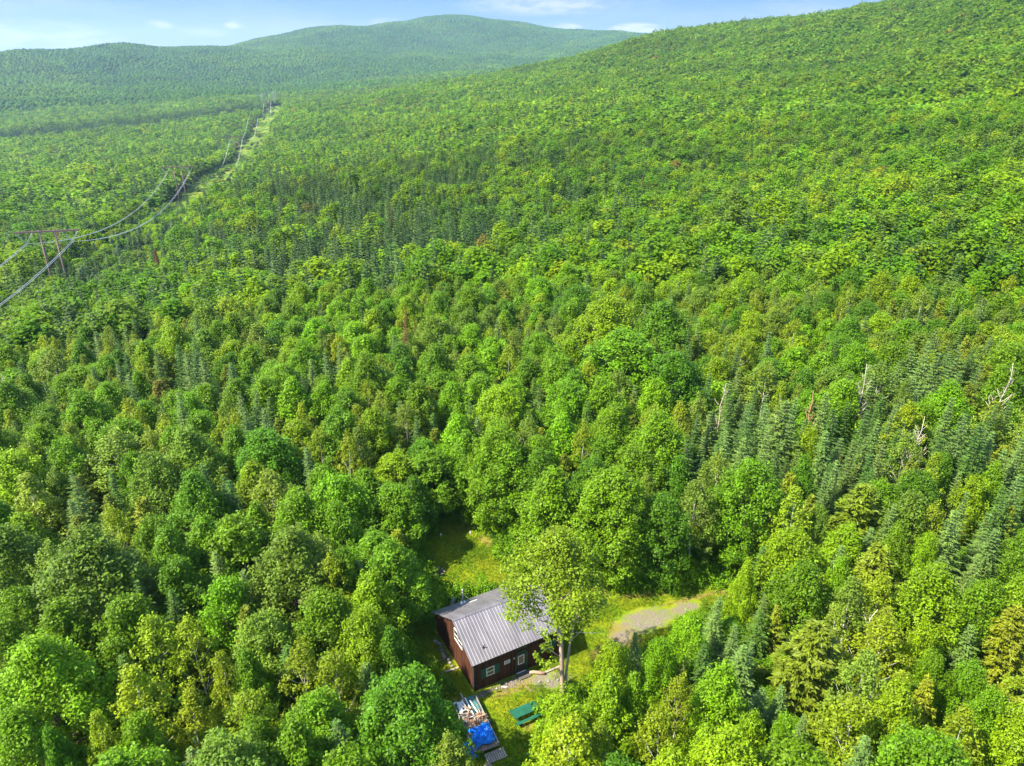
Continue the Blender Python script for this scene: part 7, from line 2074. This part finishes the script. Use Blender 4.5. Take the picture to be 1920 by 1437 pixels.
# ---------------------------------------------------------------- the tall yard tree in front of the cabin
V, F, cen = broadleaf(101, Rr=3.9, Hh=17.3, base=.57, ncl=130, nlf=215, leaf=.12, cr=(.42, .8), lobes=5, open_=.35)
shift = np.array([-1.15, .1, 0]); V[:, :2] += shift[:2] * np.clip((V[:, 2:3] - 5) / 5, 0, 1)
V2, F2, cen2 = broadleaf(102, Rr=.7, Hh=5.6, base=.78, ncl=5, nlf=90, leaf=.12, cr=(1.0, 1.6)); V2[:, 0] -= 1.6
V3, F3, cen3 = broadleaf(103, Rr=1.1, Hh=10.2, base=.55, ncl=14, nlf=120, leaf=.12, cr=(1.2, 2.1)); V3[:, 0] += 1.6
V4, F4, cen4 = broadleaf(104, Rr=.7, Hh=4.4, base=.8, ncl=3, nlf=110, leaf=.12, cr=(1.0, 1.8)); V4[:, 0] -= 1.9; V4[:, 1] += .2
Va = np.concatenate([V, V2, V4])
bt = empty('maple_tree', (4.47, 45.78, 0)); tag(bt, 'tall yellow-green tree with long bare pinkish trunk before the cabin', 'maple tree')
cr_ = bpy.data.objects.new('crown', np_mesh('maple_crown', Va, np.arange(len(Va)).reshape(-1, 4), LEAF)); C.objects.link(cr_); cr_.parent = bt; cr_.color = (.155, .235, .006, 1)
tm = MB(); tp_ = [(0.05, 0, -.2), (0, 0, .6), (-.15, 0, 3), (-.3, .05, 6), (-.5, .1, 9), (-.7, .1, 12.5), (-.8, .1, 15.8)]
tm.tube(tp_, [.36, .25, .21, .19, .14, .09, .03], 9); tm.tube([(.2, .1, -.2), (.2, .1, .6), (.25, .2, 3), (.5, .3, 6.2), (.9, .4, 9.5), (1.3, .4, 12)], [.2, .15, .12, .10, .07, .03], 7)
tm.tube([(-.3, .05, 5.6), (-.65, .0, 8), (-1.3, -.2, 11), (-1.6, -.3, 14)], [.15, .12, .08, .03], 7)
rs_ = random.Random(9); cc = cen.copy(); cc[:, :2] += shift[:2]
for j in rs_.sample(range(len(cc)), 26):
    c = Vector(cc[j]); zz = max(6.5, c.z - 2.2); f_ = min(.999, (zz - 3) / 12.8); k = min(3, int(f_ * 4)) + 2; a = Vector(tp_[k]).lerp(Vector(tp_[k + 1]), f_ * 4 % 1) if k < 6 else Vector(tp_[6])
    tm.tube([a, a.lerp(c, .5) + Vector((0, 0, -.2)), c], [.06, .04, .015], 5)
tm.tube([(-.25, .05, 4.6), (-1.0, 0, 5.3), (-1.7, 0, 5.9)], [.05, .035, .015], 5); tm.tube([(-.2, .0, 3.2), (-1.2, .1, 3.5), (-2.1, .2, 4.0)], [.04, .03, .012], 5); tm.tube([(.5, .3, 6.2), (1.1, .3, 7), (1.7, .3, 7.8)], [.05, .035, .015], 5)
tm.tube([(-.2, 0, 3.6), (-.7, -.2, 3.0), (-1.0, -.3, 1.7)], [.035, .025, .01], 5); tm.tube([(-.22, 0, 4.2), (-.55, -.2, 3.4), (-.7, -.3, 2.2)], [.03, .02, .01], 5)
tm.build('trunk', TBARK, bt, True)
tm = MB()
for i in range(5):
    a = Vector((.9, .3, 8.2 + i * .5)); e = Vector((2.6 + rs_.uniform(0, 1.3), rs_.uniform(-.8, .8), 9.5 + i * .55)); m_ = a.lerp(e, .5) + Vector((0, 0, .5)); tm.tube([a, m_, e], [.03, .02, .008], 5)
    tm.tube([m_, m_ + Vector((.7, rs_.uniform(-.5, .5), .6))], [.02, .006], 4)
tm.tube([(.9, .3, 7.2), (2.2, .2, 7.2), (3.1, .1, 7.4), (3.5, .1, 7.2)], [.03, .022, .012, .006], 5)
tm.build('dead_limb', DEADW, bt, True)
# ---------------------------------------------------------------- dead trees standing in the forest
for x, y, h, seed, mat, label in [(28.1, 85.8, 12, 1, 'w', 'tall bare white snag above the firs behind the drive'), (38.4, 82.1, 12, 2, 'r', 'reddish bare dead tree right of the white snag'), (46.6, 71.9, 13, 3, 'w', 'pale bare dead tree at right among yellow-green trees'), (45.6, 84.1, 14, 4, 'w', 'pale dead treetop poking out well above the drive'), (61.2, 80.2, 14, 5, 'w', 'bare trunk near the right edge'), (31.0, 47.3, 8.5, 6, 'w', 'tangle of dead branches right of the drive among cedars'), (-20.8, 35.7, 8, 7, 'w', 'grey dead shrub at the bottom left of the scrap trailer'), (-12.1, 35.1, 7.5, 8, 'w', 'grey leafless shrub at the bottom edge left of trailer'), (-75.4, 96.1, 12, 9, 'w', 'pale dead tree on the left edge below the nearest pylon'), (-173.9, 271.4, 17, 10, 'r', 'thin dead treetop rising behind the nearest pylon')]:
    o = bare_tree(seed, h).build('dead_tree', DEADW if mat == 'w' else DEADR, None, True); o.location = (x, y, float(ground(x, y)[0])); tag(o, label, 'dead tree')
# rusty dead conifers
for x, y, h, r, label in [(-110.0, 216.4, 15.5, 1.67, 'rust-red dead fir in the forest below the power line'), (-41.6, 246.0, 15.5, 1.0, 'small rust-red dead fir in the far conifer belt'), (-17.9, 107.8, 15.5, 1.0, 'little rust-red dead fir top behind the cabin'), (49.2, 274.3, 15.5, 1.0, 'distant rust-coloured dead fir right of the centre'), (-392.7, 712.9, 15.5, 2.2, 'distant rust-coloured dead tree left of the line')]:
    tree_object('c' if r > 1.6 else 'f', None, x, y, h, r, label, None, name='dead_conifer', cat='dead conifer', col=(.20, .060, .030))
# ---------------------------------------------------------------- undergrowth along the lawn edges
ug = np.random.default_rng(77); P = []
pl = [np.array(p) for p in CLEAR]
for i in range(len(pl)):
    a, b_ = pl[i - 1], pl[i]
    if a[1] < 46 and b_[1] < 46 and (a[0] < 0): continue
    m = int(np.linalg.norm(b_ - a) * 5)
    for _ in range(m):
        t = ug.random(); p = a + (b_ - a) * t + ug.normal(size=2) * .75; P.append(p)
for _ in range(260): P.append(np.array([15.5, 61.2]) + ug.normal(size=2) * np.array([3.2, .7]))     # long green weeds behind the drive
for _ in range(120): P.append(np.array(wl(5.5, D_ + 1.6)[:2]) + ug.normal(size=2) * np.array([2.0, .6]))
P = np.array(P); c, s_ = math.cos(-HR), math.sin(-HR); lx = (P[:, 0] - HX) * c - (P[:, 1] - HY) * s_; ly = (P[:, 0] - HX) * s_ + (P[:, 1] - HY) * c
P = P[~((lx > -.5) & (lx < W_ + .4) & (ly > -.6) & (ly < D_ + .4))]
V, F, _c = broadleaf(55, Rr=.6, Hh=.9, base=.05, ncl=14, nlf=26, leaf=.09, cr=(.9, 1.7))
bush = bpy.data.objects.new('bush', np_mesh('bush', V, F, LEAF)); C.objects.link(bush); bush.location = (10.4, 61.2, 0); bush.color = (*TONE[('b', 'l')], 1); tag(bush, 'low bright green bush behind the lawn right of the tall tree', 'bush')
n = len(P); sc = ug.uniform(.5, 1.35, (n, 1)); scatter('undergrowth', np.c_[P, np.zeros(n)], np.c_[np.zeros((n, 2)), ug.uniform(0, 6, n)], np.c_[sc, sc, sc * ug.uniform(.7, 1.3, (n, 1))], jt(tones('b', 'glld', n)), [bush], 'low weeds and brush along the edges of the clearing', 'weeds')
# grass tufts over the lawns
V = []; gr = np.random.default_rng(2)
for k in range(26):
    p = np.r_[gr.normal(size=2) * .13, 0]; d = np.r_[gr.normal(size=2) * .05, gr.uniform(.06, .13)]; s__ = np.r_[gr.normal(size=2), 0]; s__ = s__ / np.linalg.norm(s__) * .012
    V += [p - s__, p + s__, p + d * .6 + s__ * .7, p + d]
tuft = bpy.data.objects.new('grass_tuft', np_mesh('grass_tuft', np.array(V), np.arange(len(V)).reshape(-1, 4), mat_foliage('grass_blades', .3, .6, .1, .5))); C.objects.link(tuft); tuft.location = (-6.2, 64.5, 0); tuft.color = (.07, .12, .008, 1); tag(tuft, 'small tuft of grass on the back lawn right of the fire ring', 'grass', kind='stuff')
X, Y = np.meshgrid(np.arange(-12, 27, .2), np.arange(35, 74, .2)); X = (X + gr.uniform(-.12, .12, X.shape)).ravel(); Y = (Y + gr.uniform(-.12, .12, Y.shape)).ravel()
k = in_clear(X, Y); X, Y = X[k], Y[k]
lx = (X - HX) * c - (Y - HY) * s_; ly = (X - HX) * s_ + (Y - HY) * c
gmask = np.zeros(len(X))
for e in GRAVEL: gmask = np.maximum(gmask, soft_ell(X, Y, e))
dm_ = np.zeros(len(X))
for e in DRY: dm_ = np.maximum(dm_, soft_ell(X, Y, e))
k = ~((lx > -.2) & (lx < W_ + .2) & (ly > -.3) & (ly < D_ + .2)) & (gmask < .45) & (gr.random(len(X)) > dm_ * .75); X, Y = X[k], Y[k]; n = len(X)
sc = gr.uniform(.6, 1.2, n) * (1 + .3 * vnoise(X, Y, 3, 4)); tn = np.where((vnoise(X, Y, 2.5, 3) > .1)[:, None], np.array([.135, .165, .012]), np.array([.06, .12, .008]))
scatter('lawn_grass', np.c_[X, Y, np.zeros(n)], np.c_[np.zeros((n, 2)), gr.uniform(0, 6, n)], np.c_[sc, sc, sc], jt(tn, .12), [tuft], 'mown green grass of the lawns around the cabin', 'grass')
# ---------------------------------------------------------------- power line
PW = mat_plain('pylon_wood', (.15, .10, .088), .85, var=.3)
INS = mat_plain('insulator', (.45, .47, .45), .3)
WIRE = mat_plain('wire', (.52, .52, .49), .7, 0.0, var=.05)
STEELW = mat_plain('tower_steel', (.40, .41, .40), .6, 0)
ROT = math.atan2(LN[1], LN[0])
TOW = [(-235., 1), (0., 1), (232., 1), (590., 1), (855., 1), (1240., 1)]
HT = 25.0; tops = []
wl_lab = {0: 'wooden double pole pylon left outside the picture edge', 1: 'nearest wooden double pole pylon at the left edge', 2: 'second nearest wooden double pole pylon', 3: 'third double pole pylon standing on the cleared strip', 4: 'fourth small double pole pylon further up the line', 5: 'tiny far double pole pylon before the steel tower'}
for i, (s__, _) in enumerate(TOW):
    x, y = L0 + LD * s__; g = float(ground(x, y)[0])
    zt = {1: 4.0, 2: -5.5, 3: -19.0, 4: -14.5, 5: -10.5}.get(i, g + HT); hh = zt - g
    e = empty('power_pylon', (x, y, g), ROT); tag(e, wl_lab[i], 'pylon', 'wooden pylons of the power line')
    for sx in (-1, 1):
        q = MB(); q.tube([(sx * 2.1, 0, -.5), (sx * 2.1, 0, hh + .5)], [.34, .27], 8); q.build('pole', PW, e, True)
    q = MB(); q.box(-9, 9, -.44, -.26, hh - .18, hh + .32); q.box(-9, 9, .26, .44, hh - .18, hh + .32); q.build('crossarm', PW, e)
    q = MB(); q.bar((-2.1, 0, hh * .5), (2.1, 0, hh * .72), .14, .14); q.bar((2.1, .16, hh * .5), (-2.1, .16, hh * .72), .14, .14)
    for sx in (-1, 1): q.bar((sx * 2.1, .3, hh - 3.2), (sx * 4.6, .3, hh - .1), .14, .14)
    q.build('brace', PW, e)
    for sx in (-1, 1):
        q = MB(); cxp = sx * 6.3
        for ax in (sx * 8.7, sx * 3.9):
            a = Vector((ax, 0, hh - .1)); b_ = Vector((cxp, 0, hh - 3.3)); q.tube([a, b_], .07, 5)
            for k in range(1, 14): p = a.lerp(b_, k / 14); q.tube([p, p + (b_ - a).normalized() * .08], .17, 6)
        q.build('insulator', INS, e)
    tops.append((x, y, zt))
# steel lattice tower at the far end of the cleared strip
sx_, sy_ = L0 + LD * 1470.; gz_ = float(ground(sx_, sy_)[0])
def lattice(e, h, w0, w1, arms, rad):
    q = MB(); lv = 8
    for i in range(lv):
        z0_, z1_ = h * i / lv, h * (i + 1) / lv; a = w0 + (w1 - w0) * i / lv; b_ = w0 + (w1 - w0) * (i + 1) / lv
        c0 = [(a, a), (-a, a), (-a, -a), (a, -a)]; c1 = [(b_, b_), (-b_, b_), (-b_, -b_), (b_, -b_)]
        for k in range(4):
            k2 = (k + 1) % 4; q.bar((*c0[k], z0_), (*c1[k], z1_), rad, rad); q.bar((*c0[k], z0_), (*c1[k2], z1_), rad * .6, rad * .6); q.bar((*c0[k2], z0_), (*c1[k], z1_), rad * .6, rad * .6); q.bar((*c1[k], z1_), (*c1[k2], z1_), rad * .6, rad * .6)
    q.build('lattice_body', STEELW, e)
    if arms:
        q = MB(); q.bar((-arms, 0, h), (arms, 0, h), rad * 1.4, rad * 1.4); q.bar((-arms, 0, h), (0, 0, h - 3), rad, rad); q.bar((arms, 0, h), (0, 0, h - 3), rad, rad)
        for s2 in (-1, 1): q.bar((s2 * arms * .6, 0, h), (s2 * arms * .75, 0, h + 4), rad, rad)
        q.build('crossarm', STEELW, e)
e = empty('steel_tower', (sx_, sy_, gz_), ROT); tag(e, 'pale steel lattice tower where the power line meets the far wood', 'tower'); lattice(e, 28, 3.0, 1.2, 11, .32)
e2 = empty('steel_tower', (sx_ - 26, sy_ + 10, gz_), ROT); tag(e2, 'pale steel lattice tower left of the other at the line end', 'tower'); lattice(e2, 23, 2.5, 1.0, 9, .28)
ends = tops + [(sx_, sy_, gz_ + 28)]
tn_names = ['before the nearest pylon', 'from the nearest to the second pylon', 'from the second to the third pylon', 'from the third to the fourth pylon', 'from the fourth to the fifth pylon', 'from the fifth pylon to the steel tower']
for i in range(len(ends) - 1):
    for sx, side in ((-1, 'left'), (1, 'right')):
        for kk, off in ((0, -.28), (1, .28)):
            a = Vector(ends[i]); b_ = Vector(ends[i + 1]); o_ = Vector((LN[0], LN[1], 0)) * (sx * 6.3 + off); a = a + o_ + Vector((0, 0, -3.4)); b_ = b_ + o_ + Vector((0, 0, -3.4))
            sag = .0002 * (b_ - a).length ** 2 * .9; pts = []
            for k in range(25): t = k / 24; p = a.lerp(b_, t); p.z -= 4 * sag * t * (1 - t); pts.append(p - a)
            q = MB(); q.tube(pts, .075, 4); w__ = q.build('power_cable', WIRE, None); w__.location = a; tag(w__, f'{"outer" if (kk == 0) == (sx < 0) else "inner"} wire of the {side} pair {tn_names[i]}', 'cable', 'cables of the power line')
# radio mast on the crest of the right hill, pale sheds and quarry in the far valley
mx_, my_ = 238., 1235.; mz = float(ground(mx_, my_)[0])
q = MB(); q.tube([(0, 0, 0), (0, 0, 36)], [.3, .12], 6)
for k in range(5): q.tube([(-.7, 0, 18 + k * 4), (.7, 0, 18.8 + k * 4)], .08, 4)
e = q.build('radio_mast', STEELW, None); e.location = (mx_, my_, mz); tag(e, 'thin radio mast on the crest where the right hill meets sky', 'mast')
# ---------------------------------------------------------------- the air
hz = MB(); hz.box(-7200, 7200, -700, 9600, -170, 420); hz = hz.build('haze', None)
hm = bpy.data.materials.new('haze'); hm.use_nodes = True; nn_ = hm.node_tree.nodes; nn_.remove(nn_['Principled BSDF'])
pv = nn_.new('ShaderNodeVolumePrincipled'); pv.inputs['Color'].default_value = (.45, .72, 1.0, 1); pv.inputs['Density'].default_value = 7e-5; pv.inputs['Anisotropy'].default_value = 0.2
hm.node_tree.links.new(pv.outputs[0], nn_['Material Output'].inputs['Volume'])
hz.data.materials.clear(); hz.data.materials.append(hm); tag(hz, kind='stuff')
